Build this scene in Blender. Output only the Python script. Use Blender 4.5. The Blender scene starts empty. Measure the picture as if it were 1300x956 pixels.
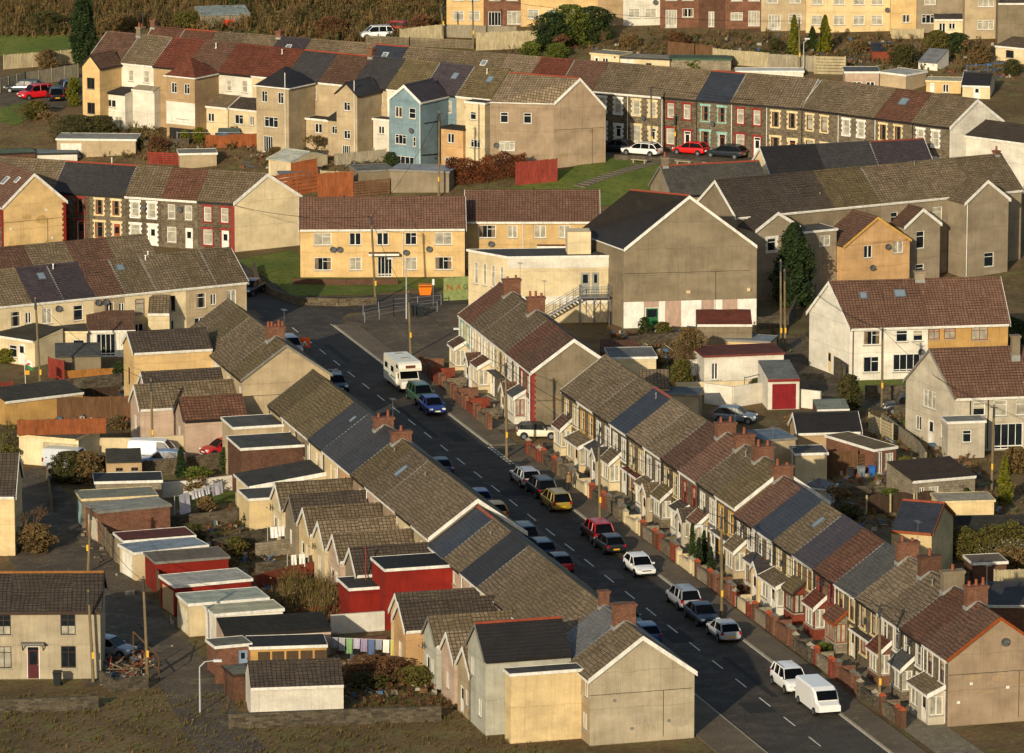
import bpy, math, random
from mathutils import Vector, Matrix
random.seed(7)
R=math.radians
S=bpy.context.scene; COL=S.collection
# ---------------- camera, sky, sun, exposure
F_PX=7000.; HC=103.; YH=-950.
PITCH=math.atan((478-YH)/F_PX)
cam=bpy.data.objects.new('camera',bpy.data.cameras.new('camera')); COL.objects.link(cam)
cam.location=(0,0,HC); cam.rotation_euler=(math.pi/2-PITCH,0,0)
cam.data.sensor_width=36; cam.data.lens=36*F_PX/1300; cam.data.clip_end=6000; cam.data.clip_start=1
S.camera=cam
SUN_EL=16.5; SUN_AZ=19     # light travels towards +Y, turned 18 deg to +X
W=bpy.data.worlds.new('World'); S.world=W; W.use_nodes=True
nt=W.node_tree; bg=nt.nodes['Background']; sky=nt.nodes.new('ShaderNodeTexSky')
sky.sky_type='NISHITA'; sky.sun_disc=False; sky.sun_elevation=R(SUN_EL); sky.sun_rotation=R(180+SUN_AZ)
sky.air_density=1.2; sky.dust_density=1.5
nt.links.new(sky.outputs[0],bg.inputs[0]); bg.inputs[1].default_value=.125
sun=bpy.data.objects.new('sun',bpy.data.lights.new('sun','SUN')); COL.objects.link(sun)
sun.data.energy=4.2; sun.data.angle=R(.5); sun.data.color=(1,.87,.66)
d=Vector((math.sin(R(SUN_AZ))*math.cos(R(SUN_EL)),math.cos(R(SUN_AZ))*math.cos(R(SUN_EL)),-math.sin(R(SUN_EL))))
sun.rotation_euler=d.to_track_quat('-Z','Y').to_euler()
S.view_settings.view_transform='Standard'; S.view_settings.look='None'; S.view_settings.exposure=.32; S.view_settings.gamma=1
S.render.resolution_x=1024; S.render.resolution_y=753
# ---------------- survey: where a sight line of the photo meets a height
def P(x,y,z=0):
    a=(x-650)/F_PX; b=(478-y)/F_PX
    t=(z-HC)/(-math.sin(PITCH)+b*math.cos(PITCH))
    return Vector((a*t,(math.cos(PITCH)+b*math.sin(PITCH))*t,z))
def sm(a,b,x):
    t=max(0,min(1,(x-a)/(b-a))); return t*t*(3-2*t)
def T(X,Y):
    if Y<330: return 101*min(1,((330-Y)/330)**1.3)
    q=X*.508+Y*.862-.3*max(0,X-12)
    z=4.2*sm(486,530,q)
    if q>556: z+=.12*(q-556)
    if q>606: z+=.17*(q-606)
    if q>900: z-=.2*(q-900)
    return z
def PG(x,y):
    z=0
    for i in range(12):
        p=P(x,y,z); z=.5*z+.5*T(p.x,p.y)
    p=P(x,y,z); p.z=T(p.x,p.y); return p
# ---------------- mesh collector
class MB:
    def __init__(s): s.v=[];s.f=[];s.m=[]
    def poly(s,pts,m=0):
        n=len(s.v); s.v+= [tuple(p) for p in pts]; s.f.append(tuple(range(n,n+len(pts)))); s.m.append(m)
    def box(s,x0,x1,y0,y1,z0,z1,m=0):
        c=[(x0,y0,z0),(x1,y0,z0),(x1,y1,z0),(x0,y1,z0),(x0,y0,z1),(x1,y0,z1),(x1,y1,z1),(x0,y1,z1)]
        n=len(s.v); s.v+=c
        for f in ((0,3,2,1),(4,5,6,7),(0,1,5,4),(1,2,6,5),(2,3,7,6),(3,0,4,7)):
            s.f.append(tuple(n+i for i in f)); s.m.append(m)
    def seg(s,a,b,r,r2=None,k=6,m=0):
        a=Vector(a);b=Vector(b);d=b-a
        if d.length<1e-6:return
        r2=r if r2 is None else r2
        q=d.to_track_quat('Z','Y'); n=len(s.v)
        for p,rr in ((a,r),(b,r2)):
            for i in range(k):
                t=2*math.pi*i/k; s.v.append(tuple(p+q@Vector((math.cos(t)*rr,math.sin(t)*rr,0))))
        for i in range(k):
            j=(i+1)%k; s.f.append((n+i,n+j,n+k+j,n+k+i)); s.m.append(m)
        s.f.append(tuple(n+i for i in range(k))[::-1]); s.m.append(m)
        s.f.append(tuple(n+k+i for i in range(k))); s.m.append(m)
    def mesh(s,name,mats,smooth=False):
        me=bpy.data.meshes.new(name); me.from_pydata(s.v,[],s.f)
        for m in mats: me.materials.append(m)
        me.polygons.foreach_set('material_index',s.m)
        if smooth: me.polygons.foreach_set('use_smooth',[True]*len(s.f))
        uv=me.uv_layers.new(name='UVMap').data
        for p in me.polygons:
            n=p.normal
            if abs(n.z)>.999: t=Vector((1,0,0)); b=Vector((0,1,0))
            else:
                t=Vector((-n.y,n.x,0)).normalized(); b=n.cross(t)
            for li in p.loop_indices:
                c=me.vertices[me.loops[li].vertex_index].co; uv[li].uv=(c.dot(t),c.dot(b))
        me.update(); return me
def link(name,me,parent=None,loc=(0,0,0),rz=0):
    o=bpy.data.objects.new(name,me); COL.objects.link(o); o.parent=parent; o.location=loc; o.rotation_euler=(0,0,rz); return o
def part(name,mb,mats,parent,loc=(0,0,0),rz=0,smooth=False,label=None):
    if not isinstance(mats,(list,tuple)): mats=[mats]
    o=link(name,mb.mesh(name,mats,smooth),parent,loc,rz)
    if label:o['label']=label
    return o
LABELS={}
def tag(o,label,cat,group=None):
    w=label.split()
    if not 4<=len(w)<=16: print('LABEL LEN',len(w),label)
    if label in LABELS: print('DUP',label)
    LABELS[label]=1
    o['label']=label;o['category']=cat
    if group:o['group']=group
    return o
def thing(name,label,cat,loc=(0,0,0),rz=0,group=None):
    return tag(link(name,None,None,loc,rz),label,cat,group)
def struct(name,mb,mats,kind='structure',smooth=False):
    o=part(name,mb,mats,None,smooth=smooth); o['kind']=kind; return o
# ---------------- materials
def lin(h):
    return tuple((c/12.92 if c<=.04045 else ((c+.055)/1.055)**2.4) for c in (int(h[i:i+2],16)/255 for i in (0,2,4)))
class NT:
    def __init__(s,name,rough=.85,spec=.3):
        s.mat=bpy.data.materials.new(name); s.mat.use_nodes=True; s.t=s.mat.node_tree; s.b=s.t.nodes['Principled BSDF']
        s.b.inputs['Roughness'].default_value=rough; s.b.inputs['Specular IOR Level'].default_value=spec
        s.tc=s.t.nodes.new('ShaderNodeTexCoord'); s.oi=s.t.nodes.new('ShaderNodeObjectInfo')
    def n(s,typ,**k):
        x=s.t.nodes.new(typ)
        for a,b in k.items():
            if a.startswith('_'): setattr(x,a[1:],b)
            else: x.inputs[a.replace('9',' ')].default_value=b
        return x
    def l(s,a,b): s.t.links.new(a,b)
    def mul(s,col,fac_sock):            # colour * scalar
        m=s.n('ShaderNodeVectorMath',_operation='SCALE'); s.l(col,m.inputs[0]); s.l(fac_sock,m.inputs['Scale']); return m.outputs[0]
    def mapr(s,sock,a,b,c,d):
        m=s.n('ShaderNodeMapRange'); s.l(sock,m.inputs[0])
        for i,v in enumerate((a,b,c,d)): m.inputs[i+1].default_value=v
        return m.outputs[0]
    def mix(s,f,a,b):
        m=s.n('ShaderNodeMix',_data_type='RGBA'); s.l(f,m.inputs[0])
        for i,v in ((6,a),(7,b)):
            if isinstance(v,tuple): m.inputs[i].default_value=(*v,1)
            else: s.l(v,m.inputs[i])
        return m.outputs[2]
    def coord(s,uv=False,scale=(1,1,1)):
        mp=s.n('ShaderNodeMapping'); s.l(s.tc.outputs['UV' if uv else 'Object'],mp.inputs[0]); mp.inputs[3].default_value=scale
        a=s.n('ShaderNodeVectorMath',_operation='SCALE'); 
        c=s.n('ShaderNodeCombineXYZ'); s.l(s.oi.outputs['Random'],c.inputs[0]); s.l(s.oi.outputs['Random'],c.inputs[1]); s.l(c.outputs[0],a.inputs[0]); a.inputs['Scale'].default_value=37
        ad=s.n('ShaderNodeVectorMath',_operation='ADD'); s.l(mp.outputs[0],ad.inputs[0]); s.l(a.outputs[0],ad.inputs[1])
        return ad.outputs[0]
    def noise(s,co,scale,detail=4,rough=.6):
        x=s.n('ShaderNodeTexNoise',Scale=scale,Detail=detail,Roughness=rough); s.l(co,x.inputs[0]); return x.outputs[0]
    def bump(s,h,st,dist=.02):
        x=s.n('ShaderNodeBump',Strength=st,Distance=dist); s.l(h,x.inputs['Height']); s.l(x.outputs[0],s.b.inputs['Normal'])
    def out(s,c): s.l(c,s.b.inputs['Base Color']); return s.mat
_mc={}
def flat(c,rough=.6,var=.15,spec=.3,metal=0,name=None):
    k=('f',c,rough,var,metal)
    if k in _mc:return _mc[k]
    s=NT('paint_'+(name or c),rough,spec); s.b.inputs['Metallic'].default_value=metal
    n=s.noise(s.coord(),2.5)
    col=s.n('ShaderNodeRGB'); col.outputs[0].default_value=(*lin(c),1)
    _mc[k]=s.out(s.mul(col.outputs[0],s.mapr(n,.25,.75,1-var,1+var))); return s.mat
def render_(c,dirt=.4):                # rendered / pebble-dashed wall with weather streaks
    k=('r',c,dirt)
    if k in _mc:return _mc[k]
    s=NT('render_'+c,.95,.15); base=lin(c)
    n1=s.noise(s.coord(scale=(1,1,1)),.7,5); n2=s.noise(s.coord(scale=(3,3,.35)),1.2,5,.7); n3=s.noise(s.coord(),14,3,.7)
    col=s.mix(s.mapr(n1,.3,.7,0,1),base,tuple(v*(1-dirt*.45)*w for v,w in zip(base,(1,.97,.92))))
    col=s.mix(s.mapr(n2,.5,.8,0,dirt),col,tuple(v*.42 for v in base))
    col=s.mul(col,s.mapr(n3,.3,.7,.86,1.12)); col=s.mul(col,s.mapr(s.oi.outputs['Random'],0,1,.9,1.08))
    sx=s.n('ShaderNodeSeparateXYZ'); s.l(s.tc.outputs['Object'],sx.inputs[0])
    wob=s.mapr(n1,0,1,-.25,.25); ad=s.n('ShaderNodeMath',_operation='ADD'); s.l(sx.outputs[2],ad.inputs[0]); s.l(wob,ad.inputs[1])
    md=s.n('ShaderNodeMath',_operation='PINGPONG'); s.l(ad.outputs[0],md.inputs[0]); md.inputs[1].default_value=1.3
    col=s.mul(col,s.mapr(md.outputs[0],0,.07,.8,1))
    n4=s.noise(s.coord(scale=(.8,.8,1.6)),.45,3); col=s.mul(col,s.mapr(n4,.35,.65,.84,1.1))
    n5=s.noise(s.coord(scale=(9,9,.22)),1.0,3,.6); col=s.mul(col,s.mapr(n5,.55,.8,1,.72))
    s.bump(n3,.35,.03); _mc[k]=s.out(col); return s.mat
def felt(c):
    k=('felt',c)
    if k in _mc:return _mc[k]
    s=NT('felt_'+c,.85,.2); b=lin(c); br=s.n('ShaderNodeTexBrick',_offset=.3); s.l(s.coord(True),br.inputs[0])
    br.inputs['Scale'].default_value=1; br.inputs['Brick Width'].default_value=3.1; br.inputs['Row Height'].default_value=.95; br.inputs['Mortar Size'].default_value=.035
    br.inputs['Color1'].default_value=(*b,1); br.inputs['Color2'].default_value=(*(v*.82 for v in b),1); br.inputs['Mortar'].default_value=(*(v*.6 for v in b),1)
    n1=s.noise(s.coord(),.8,6,.75); n2=s.noise(s.coord(),3,4,.7)
    col=s.mul(s.mul(br.outputs[0],s.mapr(n1,.3,.7,.62,1.2)),s.mapr(n2,.3,.7,.8,1.15)); col=s.mix(s.mapr(n2,.6,.75,0,.5),col,(.09,.08,.035))
    _mc[k]=s.out(col); return s.mat
def tiles(c,c2=None,moss=.3,w=.32,h=.31,slate=False):
    k=('t',c,c2,moss,w)
    if k in _mc:return _mc[k]
    s=NT('roof_'+c,.62 if slate else .9,.35 if slate else .2); a=tuple(v*1.14 for v in lin(c)); b=tuple(v*1.04 for v in lin(c2)) if c2 else tuple(v*.72 for v in a)
    uv=s.coord(True)
    br=s.n('ShaderNodeTexBrick',_offset=.5 if slate else 0.0); s.l(uv,br.inputs[0]) 
    br.inputs['Scale'].default_value=1; br.inputs['Brick Width'].default_value=w; br.inputs['Row Height'].default_value=h
    br.inputs['Mortar Size'].default_value=.034 if not slate else .012; br.inputs['Mortar Smooth'].default_value=.3
    br.inputs['Color1'].default_value=(*a,1); br.inputs['Color2'].default_value=(*b,1); br.inputs['Mortar'].default_value=(*(v*.3 for v in b),1)
    n1=s.noise(s.coord(),.9,6,.7); n2=s.noise(s.coord(),.28,3); n3=s.noise(s.coord(True,(3,.6,1)),1.4,4,.7)
    col=s.mul(br.outputs[0],s.mapr(n1,.3,.7,.8,1.18))
    col=s.mul(col,s.mapr(n3,.3,.75,1.12,.75))
    mg=(.085,.07,.028)
    if moss: col=s.mix(s.mapr(n2,.42,.68,0,moss),col,mg)
    lich=s.noise(s.coord(True,(1,1,1)),5,3,.8)
    if not slate: col=s.mix(s.mapr(lich,.64,.78,0,.25),col,(.34,.30,.2))
    col=s.mul(col,s.mapr(s.oi.outputs['Random'],0,1,.84,1.14))
    s.bump(br.outputs[1],-.5,.03); _mc[k]=s.out(col); return s.mat
def masonry(c,c2,mort,w=.42,h=.2,dist=.12,rough=.95):
    k=('m',c,c2,mort,w)
    if k in _mc:return _mc[k]
    s=NT('masonry_'+c,rough,.15); uv=s.coord(True)
    nn=s.n('ShaderNodeTexNoise',Scale=2.2,Detail=2); s.l(uv,nn.inputs[0])
    sc=s.n('ShaderNodeVectorMath',_operation='SCALE'); s.l(nn.outputs[1],sc.inputs[0]); sc.inputs['Scale'].default_value=dist
    ad=s.n('ShaderNodeVectorMath',_operation='ADD'); s.l(uv,ad.inputs[0]); s.l(sc.outputs[0],ad.inputs[1])
    br=s.n('ShaderNodeTexBrick',_offset=.45,_squash=.8,_squash_frequency=3); s.l(ad.outputs[0],br.inputs[0])
    br.inputs['Scale'].default_value=1; br.inputs['Brick Width'].default_value=w; br.inputs['Row Height'].default_value=h
    br.inputs['Mortar Size'].default_value=.014; br.inputs['Color1'].default_value=(*lin(c),1); br.inputs['Color2'].default_value=(*lin(c2),1); br.inputs['Mortar'].default_value=(*lin(mort),1)
    n1=s.noise(s.coord(),1.1,6,.7); n2=s.noise(s.coord(),9,2)
    col=s.mul(s.mul(br.outputs[0],s.mapr(n1,.3,.7,.65,1.25)),s.mapr(n2,.3,.7,.75,1.25))
    s.bump(br.outputs[1],-.6,.03); _mc[k]=s.out(col); return s.mat
def ground_mat(name,c1,c2,c3,s1,s2,rough=.95):
    s=NT(name,rough,.1); co=s.n('ShaderNodeVectorMath',_operation='SCALE'); co.inputs['Scale'].default_value=1; s.l(s.tc.outputs['Object'],co.inputs[0]); co=co.outputs[0]
    a=s.noise(co,s1,6,.65); b=s.noise(co,s2,5,.7); c=s.noise(co,s2*7,3,.7)
    col=s.mix(s.mapr(a,.42,.58,0,1),lin(c1),lin(c2)); col=s.mix(s.mapr(b,.5,.66,0,1),col,lin(c3))
    col=s.mul(col,s.mapr(c,.25,.75,.6,1.4)); s.bump(c,.5,.08); return s.out(col)
def glass_mat(name,c,rough=.12):
    s=NT(name,rough,.55); n=s.noise(s.coord(),1.5,2)
    return s.out(s.mix(s.mapr(n,.3,.7,0,1),lin(c),tuple(v*.5 for v in lin(c))))
G_DARK=glass_mat('glass_dark','1c2226'); G_NET=glass_mat('glass_net_curtain','a59f8c',.3); G_CUR=glass_mat('glass_curtain','7d6a50',.3); G_BLIND=glass_mat('glass_blind','b8ad92',.35)
G_CAR=glass_mat('car_glass','08090a',.3); G_CAR.node_tree.nodes['Principled BSDF'].inputs['Specular IOR Level'].default_value=.15
WHITE='d9d5c8'
COLN={'w':'d6d2c6','b':'5a2d18','r':'7e261e','k':'24211f','o':'8a4318','c':'cdb98c','t':'7fa89c','y':'c79b4e','g':'77736a','n':'3a2a20','e':'1f4a30','p':'b8806a'}
def pm(k):
    c=COLN.get(k,k); kk=('pm',c)
    if kk not in _mc:      # weathered paint: grime streaks and chips
        s=NT('paintwork_'+c,.5,.3); n=s.noise(s.coord(scale=(1,1,.4)),2.2,5,.75); n2=s.noise(s.coord(),11,3,.8); g=s.n('ShaderNodeRGB'); g.outputs[0].default_value=(*lin(c),1)
        col=s.mul(g.outputs[0],s.mapr(n,.35,.72,1.04,.62)); _mc[kk]=s.out(s.mix(s.mapr(n2,.66,.74,0,.5),col,(.16,.13,.09)))
    return _mc[kk]
TILE={
 'tan':tiles('756550','61533f',.25),'tan2':tiles('7d6d58','695a46',.12),'moss':tiles('6c5d42','5a4d35',.4),
 'brown':tiles('64493a','553f32',.1),'red':tiles('6a3b2a','5b3124',.12),'redbrown':tiles('664535','563a2c',.15),
 'dark':tiles('4a4037','3f3730',.12),'slate':tiles('3b3735','33302e',.0,.28,.24,True),'blue':tiles('31343b','2b2e34',0,.28,.24,True),
 'purple':tiles('42393a','3a3233',0,.28,.24,True),'grey':tiles('4a463f','3c3934',.2,.28,.24,True),'lgrey':tiles('62605c','54524f',.1,.28,.24,True),
 'smooth':tiles('6e5444','66493a',.05,.3,.28),'black':tiles('26221f','221f1d',0,.3,.28,True)}
TN={'tan':'tan tile','tan2':'pale tan tile','moss':'mossy tile','brown':'brown tile','red':'red tile','redbrown':'reddish brown','dark':'dark brown','slate':'dark slate','blue':'blue slate','purple':'purple slate','grey':'grey slate','lgrey':'light slate','smooth':'brown tile','black':'black'}
STONE=masonry('6b5f4c','4a4238','756a55'); STONE2=masonry('5d5240','3f372c','6b604c'); RUBBLE=masonry('5c5344','3b352c','4a4336',.5,.16,.2)
BRICK=masonry('763f2c','573023','6b5a48',.225,.075,.01); BRICK2=masonry('5c3524','472a1e','5a4a3c',.225,.075,.01); BRICKR=masonry('7c3a2a','68301f','6f3a2c',.225,.075,.01)
BLOCK=masonry('857a66','766c5a','5d5546',.45,.22,.01)
LEAD=flat('83837e',.6,.2); TERRA=flat('7c452e',.8,.2); ASPH_R=flat('4a4338',.9,.35,name='felt'); ASPH_L=flat('8f8b7c',.9,.3,name='felt_light')
METAL=flat('7d8084',.4,.1,metal=.6); DKMETAL=flat('2b2c2e',.5,.1)
WALLC={'cream':'c8b793','tan':'a38a68','beige':'a89678','grey':'8b7e69','greyl':'a3977f','gbrown':'7d715c','white':'cfc9ba','offw':'b3a995','yellow':'c4a674','lyellow':'cbb487','pink':'b39c88','blue':'748990','green':'aba999','orange':'b89468','red':'7c231a','pebble':'94816a','ochre':'b08c54'}
def wm(k):
    if k in ('stone','stone2','rubble','brick','brick2','brickr','block'): return {'stone':STONE,'stone2':STONE2,'rubble':RUBBLE,'brick':BRICK,'brick2':BRICK2,'brickr':BRICKR,'block':BLOCK}[k]
    return render_(WALLC[k],.3 if k in('white','cream','lyellow','yellow') else .45)
# ---------------- openings
_wc={}
def bars(kind,w,h):
    t=.07; L=[(0,0,w,t),(0,h-t,w,h),(0,t,t,h-t),(w-t,t,w,h-t)]
    s=.05
    if kind=='sash': L+=[(t,h*.52-s/2,w-t,h*.52+s/2)]
    if kind=='case2': L+=[(w/2-s,t,w/2+s,h-t)]
    if kind=='case3': L+=[(w*.5-s/2,t,w*.5+s/2,h-t),(w*.5,h*.66,w-t,h*.66+s)]
    if kind=='top2': L+=[(w*.5-s/2,t,w*.5+s/2,h-t),(t,h*.7,w-t,h*.7+s)]
    if kind=='top': L+=[(t,h*.68,w-t,h*.68+s)]
    if kind=='tri': L+=[(w*.33-s/2,t,w*.33+s/2,h-t),(w*.67-s/2,t,w*.67+s/2,h-t),(t,h*.7,w*.33,h*.7+s),(w*.67,h*.7,w-t,h*.7+s)]
    if kind=='patio': L+=[(w*f-s/2,t,w*f+s/2,h-t) for f in (.25,.5,.75)]+[(t,h*.1,w-t,h*.14)]
    if kind=='georg': L+=[(t,h*f,w-t,h*f+.035) for f in (.33,.66)]+[(w*f,t,w*f+.035,h-t) for f in (.33,.66)]
    return L
def opening(parent,kind,w,h,fc='w',pane='dark',sur=None,loc=(0,0,0),rz=0):
    """window or door whose outer face looks along -y of its own frame; origin bottom centre"""
    if kind in('door','gdoor','bdoor'):
        k=('D',kind,w,h,fc)
        if k not in _wc:
            a=MB(); a.box(-w/2,w/2,0,.05,0,h)
            if kind=='gdoor':
                for i in range(int(w/.18)): a.box(-w/2+.03+i*.18,-w/2+.15+i*.18,-.02,.0,.05,h-.05)
                p=None; col=pm(fc)
            else:
                a.box(-w/2,-w/2+.07,-.02,.0,0,h,1);a.box(w/2-.07,w/2,-.02,.0,0,h,1);a.box(-w/2+.07,w/2-.07,-.02,.0,h-.07,h,1)
                a.box(-w/2+.16,-.04,-.012,0,.2,.85);a.box(.04,w/2-.16,-.012,0,.2,.85)
                p=MB(); p.box(-w/2+.2,w/2-.2,-.01,0,1.05,h-.4 if h>2.1 else h-.2)
                if h>2.15: p.box(-w/2+.1,w/2-.1,-.01,0,h-.32,h-.1)
            _wc[k]=(a.mesh('door',[pm(fc),pm('w' if kind=='door' else fc)]), p and p.mesh('pane',[G_DARK]))
        a,p=_wc[k]; o=link('garage_door' if kind=='gdoor' else 'door',a,parent,loc,rz)
        if p: link('pane',p,o)
        hk=('H',kind)
        if hk not in _wc:
            m=MB(); m.box(w/2-.17,w/2-.12,-.05,0,.98,1.1); _wc[hk]=m.mesh('handle',[METAL])
        link('handle',_wc[hk],o)
    else:
        k=('W',kind,round(w,2),round(h,2),fc,pane)
        if k not in _wc:
            a=MB()
            for x0,z0,x1,z1 in bars(kind,w,h): a.box(x0-w/2,x1-w/2,0,.06,z0,z1)
            p=MB(); y=.035; X=w/2-.03
            def q(x0,x1,z0,z1,m): p.poly([(x0,y,z0),(x1,y,z0),(x1,y,z1),(x0,y,z1)],m)
            if pane=='net': q(-X,X,.03,h-.03,1)
            elif pane=='blind': q(-X,X,.03,h*.5,0); q(-X,X,h*.5,h-.03,3)
            elif pane=='fullblind': q(-X,X,.03,h-.03,3)
            elif pane=='cur': q(-X,-X*.5,.03,h-.03,2); q(-X*.5,X*.5,.03,h-.03,0); q(X*.5,X,.03,h-.03,2)
            elif pane=='half': q(-X,X,.03,h*.42,1); q(-X,X,h*.42,h-.03,0)
            else: q(-X,X,.03,h-.03,0)
            _wc[k]=(a.mesh('window',[pm(fc)]),p.mesh('pane',[G_DARK,G_NET,G_CUR,G_BLIND]))
        a,p=_wc[k]; o=link('window',a,parent,loc,rz); link('pane',p,o)
        k=('S',round(w,2))
        if k not in _wc:
            m=MB(); m.box(-w/2-.08,w/2+.08,-.12,.06,-.09,-.003); _wc[k]=m.mesh('sill',[flat('8d8778',.8,.1)])
        if not sur: link('sill',_wc[k],o)
    if sur:
        k=('Q',round(w,2),round(h,2),sur)
        if k not in _wc:
            m=MB(); y0=-.1;y1=-.055; n=max(2,int(round((h+.1)/.28))); z0=-.02 if kind!='door' else -.02
            dz=(h-z0)/n
            for i in range(n):
                e=.13 if len(sur)>1 else (.24 if i%2==0 else .11) if sur not in 'rt' else (.17 if i%2==0 else .1)
                m.box(-w/2-e,-w/2,y0,y1,z0+i*dz,z0+(i+1)*dz-.004); m.box(w/2,w/2+e,y0,y1,z0+i*dz,z0+(i+1)*dz-.004)
            E_=.13 if len(sur)>1 else .26; m.box(-w/2-E_,w/2+E_,y0-.01,y1,h,h+(.16 if len(sur)>1 else .24))
            if kind!='door': m.box(-w/2-.2,w/2+.2,y0-.06,y1,-.17,-.021)
            _wc[k]=m.mesh('window_surround',[pm(sur[0])])
        link('door_surround' if kind=='door' else 'window_surround',_wc[k],o)
    return o
def panel(mb,fr,width,z0,z1,holes):
    """wall rectangle in frame fr(x,y,z)->pt, outer face y=0, with real openings .12 deep"""
    xs=sorted({0,width}|{v for h in holes for v in (h[0],h[1])}); zs=sorted({z0,z1}|{v for h in holes for v in (h[2],h[3])})
    for i in range(len(xs)-1):
        for j in range(len(zs)-1):
            cx=(xs[i]+xs[i+1])/2; cz=(zs[j]+zs[j+1])/2
            if any(h[0]<cx<h[1] and h[2]<cz<h[3] for h in holes): continue
            mb.poly([fr(xs[i],0,zs[j]),fr(xs[i+1],0,zs[j]),fr(xs[i+1],0,zs[j+1]),fr(xs[i],0,zs[j+1])])
    D=.13
    for a,b,c,e in holes:
        mb.poly([fr(a,0,c),fr(a,0,e),fr(a,D,e),fr(a,D,c)]);mb.poly([fr(b,0,c),fr(b,D,c),fr(b,D,e),fr(b,0,e)])
        mb.poly([fr(a,0,c),fr(a,D,c),fr(b,D,c),fr(b,0,c)]);mb.poly([fr(a,0,e),fr(b,0,e),fr(b,D,e),fr(a,D,e)])
        mb.poly([fr(a,D,c),fr(b,D,c),fr(b,D,e),fr(a,D,e)])
FNDN=1.0
def block(hs,loc,rot,w,d,he,hr,wall='cream',roof='tan',rk='gable',wins={},verge='',vcol='w',gut='k',names=('wall','roof'),oh=.18,low=None,lowz=0,course=True,zb=0,party=None,ridgecol=None,gwall=None,skr=0,skl=0):
    """one building volume. eaves along local x at y=0 and y=d. rk gable|flat|lean|hip"""
    rz=rot; m=MB(); base=-FNDN if zb==0 else zb
    def part(name,mb,mats,parent,loc=(0,0,0),rz=0,**k):   # ends cut at a slant where the plot is not square
        if skr or skl: mb.v=[(x+(skr*y/d if x>w-.3 else skl*y/d if x<.3 else 0),y,z) for x,y,z in mb.v]
        return globals()['part'](name,mb,mats,parent,loc,rz,**k)
    frs={'f':(lambda x,y,z:(x,y,z),w,0),'b':(lambda x,y,z:(w-x,d-y,z),w,math.pi),'l':(lambda x,y,z:(y,d-x,z),d,-math.pi/2),'r':(lambda x,y,z:(w-y,x,z),d,math.pi/2)}
    top=he if rk in('gable','hip') else he
    cs,sn=math.cos(rz),math.sin(rz)
    for s,(fr,L,r) in frs.items():
        if s in('l','r') and not (s in verge or rk!='gable' or s in wins or 'w'+s in verge): 
            pass
        H=[]; tz=top
        if rk=='lean' and s=='b': tz=hr
        for q in wins.get(s,[]):
            x,z,ww,hh,kind=q[:5]; H.append((x-ww/2,x+ww/2,z,z+hh))
            px,py,pz=fr(x,.05,z); r_=r
            if s=='l' and skl: px+=skl*py/d; r_=math.atan2(-d,-skl)
            if s=='r' and skr: px+=skr*py/d; r_=math.atan2(d,skr)
            opening(hs,kind,ww,hh,*(q[5:8]),loc=(loc[0]+px*cs-py*sn,loc[1]+px*sn+py*cs,loc[2]+z),rz=rz+r_)
        panel(m,fr,L,base,tz,H)
        if s in 'lr':
            if rk=='gable': m.poly([fr(0,0,he),fr(L,0,he),fr(L/2,0,hr)])
            if rk=='lean': m.poly([fr(0,0,he),fr(L,0,he),fr(L if s=='r' else 0,0,hr)])
    part(names[0],m,wm(wall),hs,loc,rz)
    if rk=='hip':
        b=MB(); o=oh+.01
        for x0,x1,y0,y1 in((-o,w+o,-o-.06,-o),(-o,w+o,d+o,d+o+.06),(-o-.06,-o,-o,d+o),(w+o,w+o+.06,-o,d+o)): b.box(x0,x1,y0,y1,he-.16,he-.02)
        part('fascia',b,pm('w'),hs,loc,rz)
    if gwall:
        for s,xa,xb in(('l',-.03,-.003),('r',w+.003,w+.03)):
            if s in verge:
                c=MB(); c.box(xa,xb,0,d,base,he); xx=xa if s=='l' else xb; q=[(xx,0,he),(xx,d,he),(xx,d/2,hr-.02)]; c.poly(q if s=='r' else q[::-1])
                part('gable_render',c,wm(gwall),hs,loc,rz)
    if low:   # differently painted lower band, 2 cm proud
        b=MB(); b.box(-.02,w+.02,-.02,d+.02,-.5,lowz); part('plinth',b,wm(low),hs,loc,rz)
    # roof
    rm=TILE.get(roof) or felt(roof); m=MB(); ex0=.14 if 'l' in verge else 0; ex1=.14 if 'r' in verge else 0
    th=.1; ph=random.uniform(0,6.28)
    def slope(y0,z0,y1,z1):  # courses from eave (y0,z0) up to ridge (y1,z1)
        L=math.hypot(y1-y0,z1-z0); n=max(1,int(L/.31)) if course else 1; st=.028 if course else 0
        ny=-(z1-z0)/L*(1 if y1>y0 else -1); nz=abs(y1-y0)/L
        for i in range(n):
            a=i/n; b=(i+1)/n+(.0 if i==n-1 else 0)
            ya,za,yb,zb_=y0+(y1-y0)*a,z0+(z1-z0)*a,y0+(y1-y0)*b,z0+(z1-z0)*b
            A=(ya+ny*(th+st),za+nz*(th+st)); B=(yb+ny*th,zb_+nz*th); C=(ya+ny*(th if i else 0),za+nz*(th if i else 0))
            x0,x1=-ex0,w+ex1
            nx=4 if course and w>3 else 1
            for j in range(nx):
                xa,xb=x0+(x1-x0)*j/nx,x0+(x1-x0)*(j+1)/nx; S_=lambda x,y:(.022*math.sin(x*1.9+y*1.1+ph)+.014*math.sin(x*4.3-y*1.7+ph*2)) if nx>1 and 0<x<w else 0
                q=[(xa,A[0],A[1]+S_(xa,A[0])),(xb,A[0],A[1]+S_(xb,A[0])),(xb,B[0],B[1]+S_(xb,B[0])),(xa,B[0],B[1]+S_(xa,B[0]))]; r=[(xa,C[0],C[1]+S_(xa,A[0])),(xb,C[0],C[1]+S_(xb,A[0])),(xb,A[0],A[1]+S_(xb,A[0])),(xa,A[0],A[1]+S_(xa,A[0]))]
                if y1<y0: q.reverse(); r.reverse()
                m.poly(q); m.poly(r)
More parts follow.
